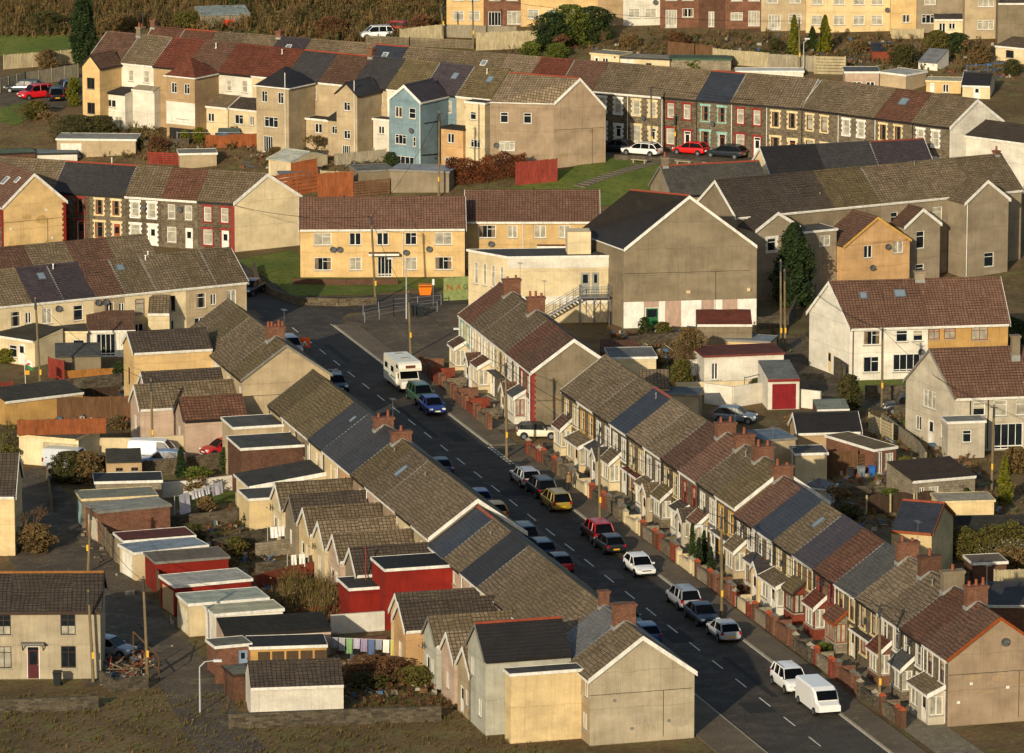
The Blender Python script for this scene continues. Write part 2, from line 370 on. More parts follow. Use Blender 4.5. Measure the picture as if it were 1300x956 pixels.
        for x in (-ex0,w+ex1):
            m.poly([(x,y0,z0),(x,y1,z1),(x,y1+ny*th,z1+nz*th),(x,y0+ny*th,z0+nz*th)])
        q=[(-ex0,y0,z0),(w+ex1,y0,z0),(w+ex1,y1,z1),(-ex0,y1,z1)]
        m.poly(q[::-1] if y1>y0 else q)
    if rk=='gable':
        k=(hr-he)/(d/2); slope(-oh,he-oh*k,d/2,hr); slope(d+oh,he-oh*k,d/2,hr)
        # ridge tiles
        z=hr+.06; 
        for i in range(max(1,int(w/.45))):
            L=(w+ex0+ex1)/max(1,int(w/.45)); x0=-ex0+i*L; x1=x0+L-.012
            for a,b in (((-.17,.0),(-.06,.13)),((-.06,.13),(.06,.13)),((.06,.13),(.17,.0))):
                m.poly([(x0,d/2+a[0],z+a[1]),(x1,d/2+a[0],z+a[1]),(x1,d/2+b[0],z+b[1]),(x0,d/2+b[0],z+b[1])],1)
    elif rk=='lean':
        slope(-oh,he-oh*(hr-he)/d,d,hr)
    elif rk=='hip':
        e=min(w,d)/2; o=oh; z0=he-.05
        A,B,C,D=(-o,-o,z0),(w+o,-o,z0),(w+o,d+o,z0),(-o,d+o,z0)
        if w>=d: E,G=(e,d/2,hr),(w-e,d/2,hr); m.poly([A,B,G,E]);m.poly([B,C,G]);m.poly([C,D,E,G]);m.poly([D,A,E])
        else: E,G=(w/2,e,hr),(w/2,d-e,hr); m.poly([A,B,E]);m.poly([B,C,G,E]);m.poly([C,D,G]);m.poly([D,A,E,G])
        m.poly([A,D,C,B])
    else:
        m.box(-oh*.5,w+oh*.5,-oh*.5,d+oh*.5,he+.003,he+.1)
    ro=part(names[1],m,[rm,pm(ridgecol) if ridgecol else rm],hs,loc,rz)
    if rk=='flat':
        b=MB(); o=oh*.5+.03; t=.07 if vcol!='w' else .1
        b.box(-o,w+o,-o,-o+.03,he-t,he+.13);b.box(-o,w+o,d+o-.03,d+o,he-t,he+.13);b.box(-o,-o+.03,-o+.03,d+o-.03,he-t,he+.13);b.box(w+o-.03,w+o,-o+.03,d+o-.03,he-t,he+.13)
        part('fascia',b,pm(vcol),hs,loc,rz)
    for s in 'lr':
        if s in verge and rk in('gable','lean'):
            b=MB(); xa,xb=((-ex0-.05,-ex0-.003) if s=='l' else (w+ex1+.003,w+ex1+.05)); t=.36 if vcol=='w' else .16
            prs=[(-oh,he-oh*(hr-he)/(d/2),d/2,hr),(d+oh,he-oh*(hr-he)/(d/2),d/2,hr)] if rk=='gable' else [(-oh,he-oh*(hr-he)/d,d,hr)]
            for y0,z0,y1,z1 in prs:
                c=[(y0,z0-t*.55),(y1,z1-t*.55),(y1,z1+.16),(y0,z0+.16)]
                for x in (xa,xb): b.poly([(x,*p) for p in c])
                for i in range(4): b.poly([(xa,*c[i]),(xb,*c[i]),(xb,*c[(i+1)%4]),(xa,*c[(i+1)%4])])
            part('bargeboard',b,pm(vcol),hs,loc,rz)
    if gut and rk in('gable','lean'):
        b=MB(); zg=he-oh*((hr-he)/(d/2) if rk=='gable' else (hr-he)/d)
        b.box(0,w,-oh-.09,-oh-.005,zg-.04,zg+.08); b.box(0,w,-oh-.006,-.005,zg-.16,zg-.03)
        part('gutter',b,pm(gut),hs,loc,rz)
    if party and rk=='gable':
        b=MB(); k=(hr-he)/(d/2); o=oh
        for x in party:
            for y0,y1 in((-o,d/2),(d+o,d/2)):
                z0,z1=he-o*k+.13,hr+.15
                c=[(x-.07,y0,z0),(x+.07,y0,z0),(x+.07,y1,z1),(x-.07,y1,z1)]
                b.poly(c if y1>y0 else c[::-1]); 
                for xx in(x-.07,x+.07): b.poly([(xx,y0,z0-.1),(xx,y1,z1-.1),(xx,y1,z1),(xx,y0,z0)])
                b.poly([(x-.07,y0,z0-.1),(x+.07,y0,z0-.1),(x+.07,y0,z0),(x-.07,y0,z0)])
        part('verge_strip',b,LEAD,hs,loc,rz)
    return ro
def wingb(hs,x,L,wd,*a,**k):
    k.setdefault('names',('rear_wing_wall','rear_wing_roof')); return block(hs,(x+wd,-L,0),math.pi/2,L,wd,*a,**k)
def chimney(hs,x,y,zr,wx=.7,wy=1.6,h=1.35,n=4,mat='brick',pot=True,rz=0):
    m=MB(); m.box(-wx/2,wx/2,-wy/2,wy/2,-1.1,h); o=part('chimney',m,wm(mat),hs,(x,y,zr),rz)
    c=MB(); c.box(-wx/2-.06,wx/2+.06,-wy/2-.06,wy/2+.06,h-.22,h-.12);c.box(-wx/2-.09,wx/2+.09,-wy/2-.09,wy/2+.09,h-.117,h+.003); part('chimney_cap',c,wm(mat),o)
    l=MB(); k=.62
    for s in(-1,1):
        for i in range(6):
            ya=wy/2*i/6+.0; l.box(-wx/2-.03,wx/2+.03,*sorted((s*ya,s*(ya+wy/12+.07))),-.05-ya*k-.12,.22-ya*k)
    l.box(-wx/2-.035,wx/2+.035,-wy/2-.03,wy/2+.03,-wy/2*k-.25,.12-wy/2*k); part('flashing',l,LEAD,o)
    if pot and n>1:
        a=MB(); yy=wy/2+.02; a.seg((0,yy,h-.5),(0,yy,h+1.5),.018,k=4); a.seg((-.45,yy,h+1.45),(.45,yy,h+1.45),.012,k=4)
        for q in range(5): a.seg((-.4+q*.2,yy-.25,h+1.45),(-.4+q*.2,yy+.25,h+1.45),.01,k=3)
        part('aerial',a,METAL,o)
    if pot:
        for i in range(n):
            yy=-wy/2+wy*(i+.5)/n; hh=random.choice([.3,.4,.5,.18])
            p=MB(); p.seg((0,yy,h),(0,yy,h+hh),.13,.1,8); p.seg((0,yy,h+hh),(0,yy,h+hh+.04),.13,.13,8); part('chimney_pot',p,TERRA,o,smooth=False)
_dish=None
def dish(hs,loc,rz=0,r=.32):
    global _dish
    if not _dish:
        m=MB(); N=12
        for k in range(3):
            r0,r1=.32*k/3,.32*(k+1)/3; y0,y1=-.28+.5*r0*r0*2,-.28-0+.5*r1*r1*2
            y0=-.18-r0*r0*1.0;y1=-.18-r1*r1*1.0
            for i in range(N):
                a,b=2*math.pi*i/N,2*math.pi*(i+1)/N
                m.poly([(r0*math.cos(a),y0,r0*math.sin(a)),(r1*math.cos(a),y1,r1*math.sin(a)),(r1*math.cos(b),y1,r1*math.sin(b)),(r0*math.cos(b),y0,r0*math.sin(b))])
        m.seg((0,0,-.1),(0,-.2,0),.025); m.seg((0,-.2,-.28),(0,-.55,-.05),.015); m.box(-.04,.04,-.6,-.52,-.08,.02); m.box(-.08,.08,-.02,.0,-.2,.0)
        _dish=m.mesh('satellite_dish',[flat('4d4e4e',.5,.1)])
    o=link('satellite_dish',_dish,hs,loc,rz)
    return o
def pipe(hs,pts,c='w',r=.045,name='downpipe'):
    m=MB()
    for a,b in zip(pts,pts[1:]): m.seg(a,b,r,k=6)
    part(name,m,pm(c),hs)
def skylight(hs,x,y,w,d,he,hr,ww=.75,hh=.95,c='g'):
    """on the near slope, y measured from eave horizontally"""
    k=(hr-he)/(d/2); a=math.atan(k)
    o=link('skylight',None,hs); bpy.data.objects.remove(o)
    m=MB(); m.box(-ww/2,ww/2,-hh/2,hh/2,.08,.19); f=part('skylight',m,flat('55585a',.4,.1) if c=='g' else pm(c),hs,(x,y,he+y*k)); f.rotation_euler=(a,0,0)
    g=MB(); g.box(-ww/2+.08,ww/2-.08,-hh/2+.08,hh/2-.08,.185,.2); part('pane',g,flat('6a7880',.15,.1,.6),f)
def vent(hs,x,y,z,h=.6,c='g'):
    m=MB(); m.seg((x,y,z-.1),(x,y,z+h),.06); m.seg((x,y,z+h),(x,y,z+h+.1),.1,.1); m.seg((x,y,z-.1),(x,y,z+.12),.16,.07); part('vent_pipe',m,pm(c),hs)
# ---------------- rows
class Row:
    def __init__(s,A,B,ze,zb=0):
        a,b=P(*A,ze),P(*B,ze); s.A=a;s.L=(b-a).length;s.u=(b-a).normalized();s.rz=math.atan2(s.u.y,s.u.x);s.zb=zb;s.v=Vector((-s.u.y,s.u.x,0));s.he=ze-zb
    def at(s,t,y=0,z=0): return Vector((s.A.x,s.A.y,s.zb))+s.u*t+s.v*y+Vector((0,0,z))
    def proj(s,p): d=Vector((p.x-s.A.x,p.y-s.A.y,0)); return d.dot(s.u),d.dot(s.v)
ORD='first second third fourth fifth sixth seventh eighth ninth tenth eleventh twelfth thirteenth fourteenth fifteenth sixteenth seventeenth eighteenth nineteenth twentieth twenty-first twenty-second twenty-third twenty-fourth twenty-fifth'.split()
# ---------------- the ground
GR=ground_mat('ground_earth','6c583d','574830','65603a',.12,.35)
GRASS=ground_mat('grass','525f28','646a30','454f22',.2,1.5); SCRUBG=ground_mat('scrub_ground','5d4a2c','6a4c2c','565a2c',.05,.2)
ASPH=ground_mat('asphalt','3e3934','46413b','524a3f',.15,.6,.9); ASPHB=ground_mat('asphalt_lane','5a4f41','4c443a','6a5f4d',.15,.5); PAVE=ground_mat('pavement','665b4c','5a5043','71654f',.3,1.2); CONC=ground_mat('concrete','776d5a','67604f','857b65',.3,1.1)
WHITEP=flat('bdb8a6',.7,.25,name='road_paint'); KERB=flat('8b8270',.85,.25,name='kerb')
def gaxis(a,b,fa,fb,fine,coarse=(-1800,-1200,-700,-400,-250,-160)):
    pass
def axis(lo,hi,f0,f1,step):
    v=[];x=f0
    while x<=f1+1e-6: v.append(x); x+=step
    s=step;x=f1
    while x<hi: s*=1.35; x=min(hi,x+s); v.append(x)
    s=step;x=f0
    while x>lo: s*=1.35; x=max(lo,x-s); v.insert(0,x)
    return v
xs=axis(-2500,2500,-80,84,2.0); ys=axis(-900,4200,360,720,2.0)
m=MB()
for y in ys:
    for x in xs:
        z=T(x,y)
        if y>760 or abs(x)>150: z+=2*math.sin(x*.02+y*.013)*min(1,max(0,(max(y-760,abs(x)-150))/100))
        m.v.append((x,y,z))
nx=len(xs)
def gmat(x,y):
    q=x*.508+y*.862
    if q>560 and x<-4 and y>655: return 1
    if q>604: return 1
    return 0
for j in range(len(ys)-1):
    for i in range(nx-1):
        a=j*nx+i; m.f.append((a,a+1,a+nx+1,a+nx)); m.m.append(gmat(xs[i],ys[j]))
struct('ground',m,[GR,SCRUBG],smooth=True)
def drape(name,poly,mat,off=.04,step=1.0,kind='structure'):
    x0=min(p.x for p in poly);x1=max(p.x for p in poly);y0=min(p.y for p in poly);y1=max(p.y for p in poly)
    flat_=max(T(p.x,p.y) for p in poly)<.01 and max(T((x0+x1)/2,(y0+y1)/2),0)<.01
    m=MB()
    if flat_:
        m.poly([(p.x,p.y,off) for p in poly]); 
        o=struct(name,m,mat,kind)
        if o.data.polygons[0].normal.z<0: o.data.flip_normals()
        return o
    from mathutils.geometry import tessellate_polygon
    def sub(a,b,c,d):
        L=max((a-b).length,(b-c).length,(c-a).length)
        if L>step*3 and d<9:
            if L==(a-b).length: k=(a+b)/2; sub(a,k,c,d+1);sub(k,b,c,d+1)
            elif L==(b-c).length: k=(b+c)/2; sub(a,b,k,d+1);sub(a,k,c,d+1)
            else: k=(a+c)/2; sub(a,b,k,d+1);sub(k,b,c,d+1)
        else:
            n=(b-a).cross(c-a); q=(a,b,c) if n.z>0 else (a,c,b)
            m.poly([(p.x,p.y,T(p.x,p.y)+off) for p in q])
    pp=[Vector((p.x,p.y,0)) for p in poly]
    for t in tessellate_polygon([pp]): sub(pp[t[0]],pp[t[1]],pp[t[2]],0)
    return struct(name,m,mat,kind)
def pxpoly(*pts): return [PG(*p) for p in pts]
def strip(name,pts,w,mat,off=.02,step=2.,kind='structure',side=0):
    """ribbon along world points; side shifts it sideways"""
    m=MB(); P2=[]
    for a,b in zip(pts,pts[1:]):
        n=max(1,int((b-a).length/step)); P2+= [a.lerp(b,i/n) for i in range(n)]
    P2.append(pts[-1]); L=[]
    for i,p in enumerate(P2):
        d=(P2[min(i+1,len(P2)-1)]-P2[max(i-1,0)]); d.z=0; d.normalize(); v=Vector((-d.y,d.x,0))
        row=[]
        for s in (-.5,-.17,.17,.5):
            q=p+v*(side+s*w); row.append((q.x,q.y,T(q.x,q.y)+off))
        L.append(row)
    for r,s in zip(L,L[1:]):
        for k in range(3): m.poly([r[k],s[k],s[k+1],r[k+1]])
    o=struct(name,m,mat,kind)
    if o.data.polygons[0].normal.z<0: o.data.flip_normals()
    return o
# main street: centre line fitted to the dashes
SC=P(374.5,419,0); SD=P(931,860,0); SU=(SD-SC).normalized(); SV=Vector((-SU.y,SU.x,0)); SRZ=math.atan2(SU.y,SU.x)
def st(t,v,z=0): return SC+SU*t+SV*v+Vector((0,0,z))
def sbox(m,t0,t1,v0,v1,z0,z1,k=0):
    c=[st(t0,v0),st(t1,v0),st(t1,v1),st(t0,v1)]; n=len(m.v)
    m.v+=[(p.x,p.y,z) for z in (z0,z1) for p in c]
    for f in ((0,3,2,1),(4,5,6,7),(0,1,5,4),(1,2,6,5),(2,3,7,6),(3,0,4,7)): m.f.append(tuple(n+i for i in f)); m.m.append(k)
m=MB(); n=60
for i in range(n): t0=-7+(220*i/n); t1=-7+220*(i+1)/n; m.poly([st(t0,-4.2,.012),st(t1,-4.2,.012),st(t1,4.1,.012),st(t0,4.1,.012)])
struct('main_street',m,ASPH)
cr=[P(*q,0) for q in ((640,385),(560,383),(490,384),(430,388),(385,392),(350,386),(330,370),(318,352),(300,338),(280,330))]
strip('crossing_road',cr,8.5,ASPH,.008)
drape('road_junction',[P(*q,0) for q in ((322,380),(350,375),(470,378),(448,392),(434,404),(445,425),(400,440),(345,412),(325,395))],ASPH,.016)
m=MB()
sbox(m,-1,56.6,4.25,6.5,-.2,.12);sbox(m,64.5,213,4.25,6.5,-.2,.12)
sbox(m,6,213,-7.6,-4.35,-.2,.12)
struct('pavement',m,PAVE)
m=MB()
def kb(t0,t1,v0,v1):
    t=t0
    while t<t1: sbox(m,t,min(t+.9,t1),v0,v1,-.1,.128); t+=.915
kb(-1,56.6,4.12,4.25);kb(64.5,213,4.12,4.25);kb(6,213,-4.35,-4.22)
struct('kerb',m,KERB)
drape('forecourt',[P(*q,0) for q in ((436,404),(484,392),(600,386),(640,392),(600,470),(570,455),(497,460),(478,441))],ASPHB,.02)
# side road between the two right-hand terraces, with the parked small car
drape('side_road',[st(56.6,4.2),st(64.5,4.2),st(64.0,30),st(57.4,30)],ASPHB,.018)
m=MB()
t=-1.2
while t<214: 
    m.poly([st(t,-.06,.03),st(t+2.6,-.06,.03),st(t+2.6,.06,.03),st(t,.06,.03)]); t+=5.62
for k in range(8): # give way marks
    t=57+k*.95
    for v in(3.75,4.05): m.poly([st(t,v,.03),st(t+.6,v,.03),st(t+.6,v+.16,.03),st(t,v+.16,.03)])
m.poly([st(-2,4.0,.03),st(56,4.0,.03),st(56,4.1,.03),st(-2,4.1,.03)]);m.poly([st(65,4.0,.03),st(213,4.0,.03),st(213,4.1,.03),st(65,4.1,.03)])
struct('road_markings',m,WHITEP)
def text_mesh(txt,size,thick=.0):
    c=bpy.data.curves.new('txt','FONT'); c.body=txt; c.size=size; c.extrude=thick; c.align_x='CENTER'; c.align_y='CENTER'
    o=bpy.data.objects.new('txt',c); COL.objects.link(o); bpy.context.view_layer.update()
    me=bpy.data.meshes.new_from_object(o.evaluated_get(bpy.context.evaluated_depsgraph_get())); bpy.data.objects.remove(o); return me
me=text_mesh('SLOW',1.3); me.materials.append(WHITEP)
o=link('slow_marking',me,None,st(20.5,-2.1,.034),SRZ-math.pi/2); o.scale=(.85,1.9,1); o['kind']='structure'
random.seed(4); m=MB(); m2=MB()
for t,v,l,w_ in((8,1.2,9,.7),(22,-1.5,3,1.6),(36,.5,16,.45),(50,2.2,4,1.2),(62,-2.2,6,.9),(74,1.0,2.4,2.2),(88,-.8,14,.5),(104,.6,3,1.4),(112,-1.8,9,.6),(124,-.4,4,1.8),(133,1.2,12,.5),(146,-1,3,2)):
    (m if random.random()<.6 else m2).poly([st(t,v-w_/2,.021),st(t+l,v-w_/2,.021),st(t+l,v+w_/2,.021),st(t,v+w_/2,.021)])
struct('road_repairs',m,flat('1f1d1b',.9,.3,name='tar_patch')); struct('road_repairs_worn',m2,flat('4a453d',.9,.3,name='worn_patch'))
m=MB()
for t,v in((15,-.9),(45,.9),(70,-.8),(96,.9),(119,-.9),(138,.8)): p=st(t,v,.026); m.poly([p+Vector((math.cos(k*.785)*.33,math.sin(k*.785)*.33,0)) for k in range(8)])
struct('manhole_covers',m,flat('141312',.7,.2))
# back lane and other surfaces
LANE=[PG(*q) for q in ((28,600),(60,640),(108,700),(150,760),(200,815),(240,867),(285,940),(330,1000))]
strip('back_lane',LANE,4.6,ASPHB,.02)
drape('parking_bay',pxpoly((15,600),(62,592),(95,650),(50,664)),ASPHB,.028)
drape('parking_bay_near_wall',pxpoly((0,690),(80,700),(150,770),(150,870),(110,872)),ASPHB,.024)
strip('right_lane',[PG(*q) for q in ((985,430),(1030,470),(1060,500),(1120,515),(1200,520),(1310,545))],4.5,ASPHB,.02)
strip('upper_street',[PG(*q) for q in ((560,175),(700,190),(800,197),(900,201),(1000,208),(1100,214),(1250,225))],6.0,ASPHB,.05)
drape('grass_bank',pxpoly((640,242),(700,222),(770,200),(800,200),(838,205),(835,245),(800,262),(700,262)),GRASS,.07)
drape('grass_verge',pxpoly((300,330),(372,318),(384,330),(384,352),(480,353),(480,374),(372,376),(345,358)),GRASS,.03)
drape('grass_plot',pxpoly((480,353),(565,353),(562,364),(480,372)),GRASS,.028)
drape('grass_field',pxpoly((0,45),(90,45),(125,55),(120,70),(0,72)),GRASS,.06)
drape('parking_court',pxpoly((0,118),(80,108),(105,124),(80,138),(0,135)),ASPHB,.06)
drape('front_lawn',pxpoly((0,138),(30,128),(60,140),(20,160),(0,155)),GRASS,.06)
drape('lawn_by_car',pxpoly((55,112),(98,98),(104,112),(90,122)),GRASS,.08)
drape('garden_lawn',pxpoly((215,628),(300,618),(330,632),(235,645)),GRASS,.03)
drape('verge_by_lane',pxpoly((1075,482),(1170,480),(1170,492),(1090,498)),GRASS,.03)
drape('lawn_of_semi',pxpoly((1130,535),(1172,530),(1172,560),(1150,556)),GRASS,.03)
# garden steps on the bank
m=MB()
a,b=PG(735,238),PG(832,207)
for i in range(16):
    p=a.lerp(b,i/16.); q=a.lerp(b,(i+1)/16.); z=T(p.x,p.y)
    d=(b-a).normalized(); v=Vector((-d.y,d.x,0))*.8
    for s in (0,): m.v
    n=len(m.v); c=[p-v,q-v,q+v,p+v]; zz=T(q.x,q.y)+.1
    m.v+=[(k.x,k.y,h) for h in(zz-.5,zz) for k in c]
    for f in ((4,5,6,7),(0,1,5,4),(1,2,6,5),(2,3,7,6),(3,0,4,7)): m.f.append(tuple(n+i for i in f)); m.m.append(0)
struct('garden_steps',m,flat('5e5646',.9,.3))

# ================= terraces
def house(row,t,name,label,cat='terraced house',group=None,y=0,dz=0): return thing(name,label,cat,row.at(t,y,dz),row.rz,group)
SN={'stone':'stone','stone2':'stone','pebble':'pebbledashed','gbrown':'grey-brown'}
# --- F: long terrace on the right of the street, fronts with bays
RF=Row((715,499),(1204,833),5.2); pw=RF.L/20
Froof='tan tan2 tan blue tan2 tan brown smooth tan moss smooth blue tan purple redbrown grey tan2 tan2 redbrown brown'.split()
Fsur='cP yP wP wP cP wP cP rP wP yP wP wP cP cP rP cP cP wP wP wP'.split()
Ffr ='w w w w w w w r w w w w w b r b b w w b'.split()
# bay kind, its wall, frame, roof
Fbay=[('bay','cream','w','brown'),('porch','lyellow','w','tan'),('gab','white','w','slate'),('bay','cream','w','tan'),('hood','white','r','red'),('gab','beige','w','tan'),('bay','stone','w','moss'),('gab','white','w','dark'),('bay','beige','w','smooth'),('hood','white','w','grey'),
      ('bay','cream','w','tan'),('gab','lyellow','b','slate'),('porch','white','w','tan'),('bay','brickr','n','moss'),('bay','brickr','w','red'),('bay','block','o','redbrown'),('hood','cream','r','dark'),('bay','brick','w','red'),('bay','stone','w','grey'),('porch','white','w','tan')]
Fch={7,8,9,10,16,17,18,19}
BAYN={'porch':'glazed porch','gab':'gabled porch','bay':'bay window','hood':'door canopy'}
for i in range(20):
    bk,bw,bf,br=Fbay[i]
    up=.3 if i<10 else -.25
    he,hr=5.2+up,7.95+up
    h=house(RF,i*pw,'terraced_house',f"stone house, {TN[Froof[i]]} roof, {ORD[i]} from the far end of long right-hand row",group='long terrace right of the main street')
    w=pw-.006; pn=['net','cur','dark','blind'][i%4]; sur=Fsur[i]
    wf=[(1.15,3.0,.95,1.75,'top' if i%3 else 'sash',Ffr[i],pn,sur),(3.6,3.0,.95,1.75,'top' if i%3 else 'sash',Ffr[i],pn,sur),(3.75,.15,.95,2.2,'door',['w','b','e','w','r'][i%5],'dark',sur)]
    if bk in('hood',): wf.append((1.4,1.0,1.3,1.6,'top2',bf,'net',sur))
    verge=('l' if i in(0,) else '')+('r' if i in(19,9) else '')
    if i==9: verge='r'
    if i==10: verge=''
    block(h,(0,0,0),0,w,7.7,he,hr,'stone' if i%3 else 'stone2',Froof[i],wins={'f':wf},verge=verge,vcol='w' if i!=19 else 'o',gut='w' if i%2 else 'k',party=[0] if i in(2,6,8,13,15,18,5) else None,ridgecol='8c3f22' if i in (3,) else None,gwall='pebble' if i==19 else 'gbrown')
    # party-wall tops and pipes
    pipe(h,[(.1,-.12,he-.1),(.1,-.12,.2)],'w' if i%2 else 'k')
    if i%2==0: dish(h,(2.4,-.02,4.4 if i%4 else 3.7),-.5)
    if i in Fch: chimney(h,0,3.85,hr,mat='gbrown' if i==18 else ('brick2' if i==17 else 'brick'),n=[2,1,2,2,2,1,1,3][sorted(Fch).index(i)],h=1.0 if i<12 else 1.3)
    if i in(12,): skylight(h,3.0,2.6,w,7.7,he,hr,.6,1.2)
    if i in(3,8,17): vent(h,2.4,3.2,hr-.4,.45)
    if i==19:
        dish(h,(w+.02,4.2,6.0),math.pi/2); 
    # bays and porches
    D=.95; bw={'white':'offw','cream':'beige'}.get(bw,bw) if i%3 else bw
    if bk=='bay':
        block(h,(.25,-D,0),0,2.3,D,2.55,3.35,bw,br,'lean',{'f':[(1.15,.95,1.9,1.5,'tri',bf,'net')],'r':[(.48,.95,.78,1.45,'case2',bf,'net')],'l':[(.48,.95,.78,1.45,'case2',bf,'net')]},'lr',vcol=bf,gut=bf,names=('bay_wall','bay_roof'),course=True,oh=.14)
    elif bk=='gab':
        block(h,(2.75,0,0),-math.pi/2,1.25,1.8,2.3,3.0,bw,br,'gable',{'r':[(.9,.1,.9,2.0,'door','w','dark')],'f':[(.62,.9,.85,1.2,'case2',bf,'net')],'b':[(.62,.9,.85,1.2,'case2',bf,'net')]},'rl',vcol='w',names=('porch_wall','porch_roof'),oh=.14)
        block(h,(.2,-.9,0),0,2.1,.9,2.5,2.95,'white' if i%2 else 'stone',br,'lean',{'f':[(1.05,.9,1.7,1.5,'tri',bf,'net')],'r':[(.45,.9,.7,1.5,'top',bf,'net')]},'lr',vcol=bf,gut='w',names=('bay_wall','bay_roof'),oh=.1)
    elif bk=='porch':
        block(h,(.3,-1.25,0),0,3.9,1.25,2.3,2.85,bw,br,'lean',{'f':[(1.0,.8,1.5,1.4,'case2',bf,'net'),(3.0,.1,.95,2.05,'door','w','dark')],'r':[(.62,.75,1.0,1.4,'case2',bf,'net')]},'lr',vcol='w',gut='w',names=('porch_wall','porch_roof'),oh=.15)
    else:
        c=MB(); c.box(.1,4.5,-.75,0,2.62,2.7); part('canopy',c,TILE[br],h)
        c=MB(); c.box(.1,4.5,-.78,-.752,2.54,2.74); part('canopy_fascia',c,pm('w'),h)
        for x in(.15,4.45):
            c=MB(); c.seg((x,-.7,2.6),(x,-.03,2.1),.04); part('canopy_bracket',c,pm('w'),h)
    # front garden: wall and piers
    if 1:
        pw_=pw; wmn=[('brick','red brick'),('stone','stone'),('block','pale block'),('rubble','rubble stone'),('cream','cream rendered')][(i*3+i//4)%5]
        g=thing('garden_wall',f"low {wmn[1]} front garden wall before the {ORD[i]} house of the right row",'garden wall',RF.at(i*pw,0,0),RF.rz,'front garden walls right of the street')
        y0=-3.3
        c=MB(); hh=.75+.15*((i*7)%3)
        c.box(.3,3.2,y0,y0+.2,-.2,hh); c.box(.3,3.2,y0-.03,y0+.23,hh+.002,hh+.07); c.box(.05,.22,y0+.25,-1.9,-.2,hh+.1)
        part('wall',c,wm(wmn[0]),g)
        for x in(.1,3.35,4.3):
            c=MB(); c.box(x-.2,x+.2,y0-.1,y0+.3,-.2,hh+.45); p_=part('pier',c,wm('brickr' if i%4==0 else 'brick2' if i%3==1 else wmn[0]),g)
            c=MB(); c.poly([(x-.26,y0-.16,hh+.452),(x+.26,y0-.16,hh+.452),(x+.26,y0+.36,hh+.452),(x-.26,y0+.36,hh+.452)][::-1])
            A=[(x-.26,y0-.16,hh+.452),(x+.26,y0-.16,hh+.452),(x+.26,y0+.36,hh+.452),(x-.26,y0+.36,hh+.452)]
            for k in range(4): c.poly([A[k],A[(k+1)%4],(x,y0+.1,hh+.72)])
            part('cap',c,flat(['8b8270','8c3f22','5a564e'][i%3],.8,.2),p_)
        if i%2==0:
            c=MB()
            for k in range(7): c.seg((3.5+k*.1,y0+.1,.1),(3.5+k*.1,y0+.1,1.0),.015,k=4)
            c.box(3.46,4.14,y0+.08,y0+.12,.9,.94);c.box(3.46,4.14,y0+.08,y0+.12,.2,.24); part('gate',c,pm('k' if i%4 else 'w'),g)
m=MB(); m.poly([RF.at(0,-3.3,.05),RF.at(RF.L+40,-3.3,.05),RF.at(RF.L+40,0,.05),RF.at(0,0,.05)]); struct('front_gardens',m,CONC)

# --- F1: short terrace further up, right of the street
R1=Row((584,399),(675,472),5.2); w1=R1.L/6
for i in range(6):
    rf=['redbrown','tan','tan','tan','redbrown','brown'][i]
    h=house(R1,i*w1,'terraced_house',f"terraced house with {TN[rf]} roof, {ORD[i]} from far end of short right-hand row",group='short terrace right of the street')
    fr='w' if i!=5 else 'r'
    block(h,(0,0,0),0,w1-.006,7.7,5.2,7.9,'cream' if i<3 else 'stone',rf,wins={'f':[(1.1,3.0,.95,1.6,'top','w','net',['t','w','w','c','w','r'][i]),(3.5,3.0,.95,1.6,'top','w','cur',['t','w','w','c','w','r'][i]),(3.6,.1,.95,2.2,'door',['e','b','w','r','w','w'][i],'dark','w')]},verge='l' if i==0 else 'r' if i==5 else '',vcol='w',gut='w',party=[0] if i in(2,4) else None,gwall='gbrown')
    if i in(1,4):
        block(h,(2.75,0,0),-math.pi/2,1.3,1.7,2.3,3.0,'white' if i==1 else 'beige','brown','gable',{'r':[(.85,.1,.9,2.0,'door','w','dark')],'b':[(.65,.9,.85,1.2,'case2','w','net')]},'rl',vcol='w',names=('porch_wall','porch_roof'),oh=.12)
    elif i==3:
        c=MB(); c.box(.1,4.4,-.8,0,2.6,2.7); part('canopy',c,TILE['grey'],h)
    else: block(h,(.2,-1.1,0),0,2.4,1.1,2.5,3.1,['cream','brickr','cream','white','white','white'][i],['brown','tan','redbrown','tan','tan','grey'][i],'lean',{'f':[(1.2,.85,1.9,1.5,'tri','w','net')],'r':[(.55,.8,.85,1.5,'case2','w' if i!=5 else 'r','net')]},'lr',gut='w',names=('bay_wall','bay_roof'),oh=.15)
    if i==1 : chimney(h,0,3.85,7.9,n=2)
    if i==3: chimney(h,0,3.85,7.9,n=3)
    pipe(h,[(.1,-.1,5.1),(.1,-.1,.2)],'w')
    if i==5:
        pipe(h,[(w1-.1,-.16,5.1),(w1-.1,-.16,.1)],'w')
        c=MB()
        for k in range(20): c.box(w1-.45-(.12 if k%2 else 0),w1+.012,-.035,-.005,k*.25,k*.25+.24); 
        for k in range(20): c.box(w1+.003,w1+.03,0,.25+(.15 if k%2 else 0),k*.25,k*.25+.24)
        part('corner_quoins',c,flat('7c2a20',.7),h)
    g=thing('garden_wall',f"red brick garden wall with piers before the {ORD[i]} house of the short row",'garden wall',R1.at(i*w1),R1.rz,'garden walls of the short row')
    c=MB(); c.box(.2,3.3,-3.9,-3.7,-.2,.9); c.box(.0,.14,-3.6,-1.6,-.2,1.1);part('wall',c,[BRICK,BRICKR,STONE][i%3],g)
    for x in(.1,3.5,4.4):
        c=MB();c.box(x-.2,x+.2,-4,-3.6,-.2,1.4);part('pier',c,BRICK,g)
m=MB(); m.poly([R1.at(0,-3.9,.05),R1.at(R1.L,-3.9,.05),R1.at(R1.L,0,.05),R1.at(0,0,.05)]); struct('front_gardens_far',m,CONC)

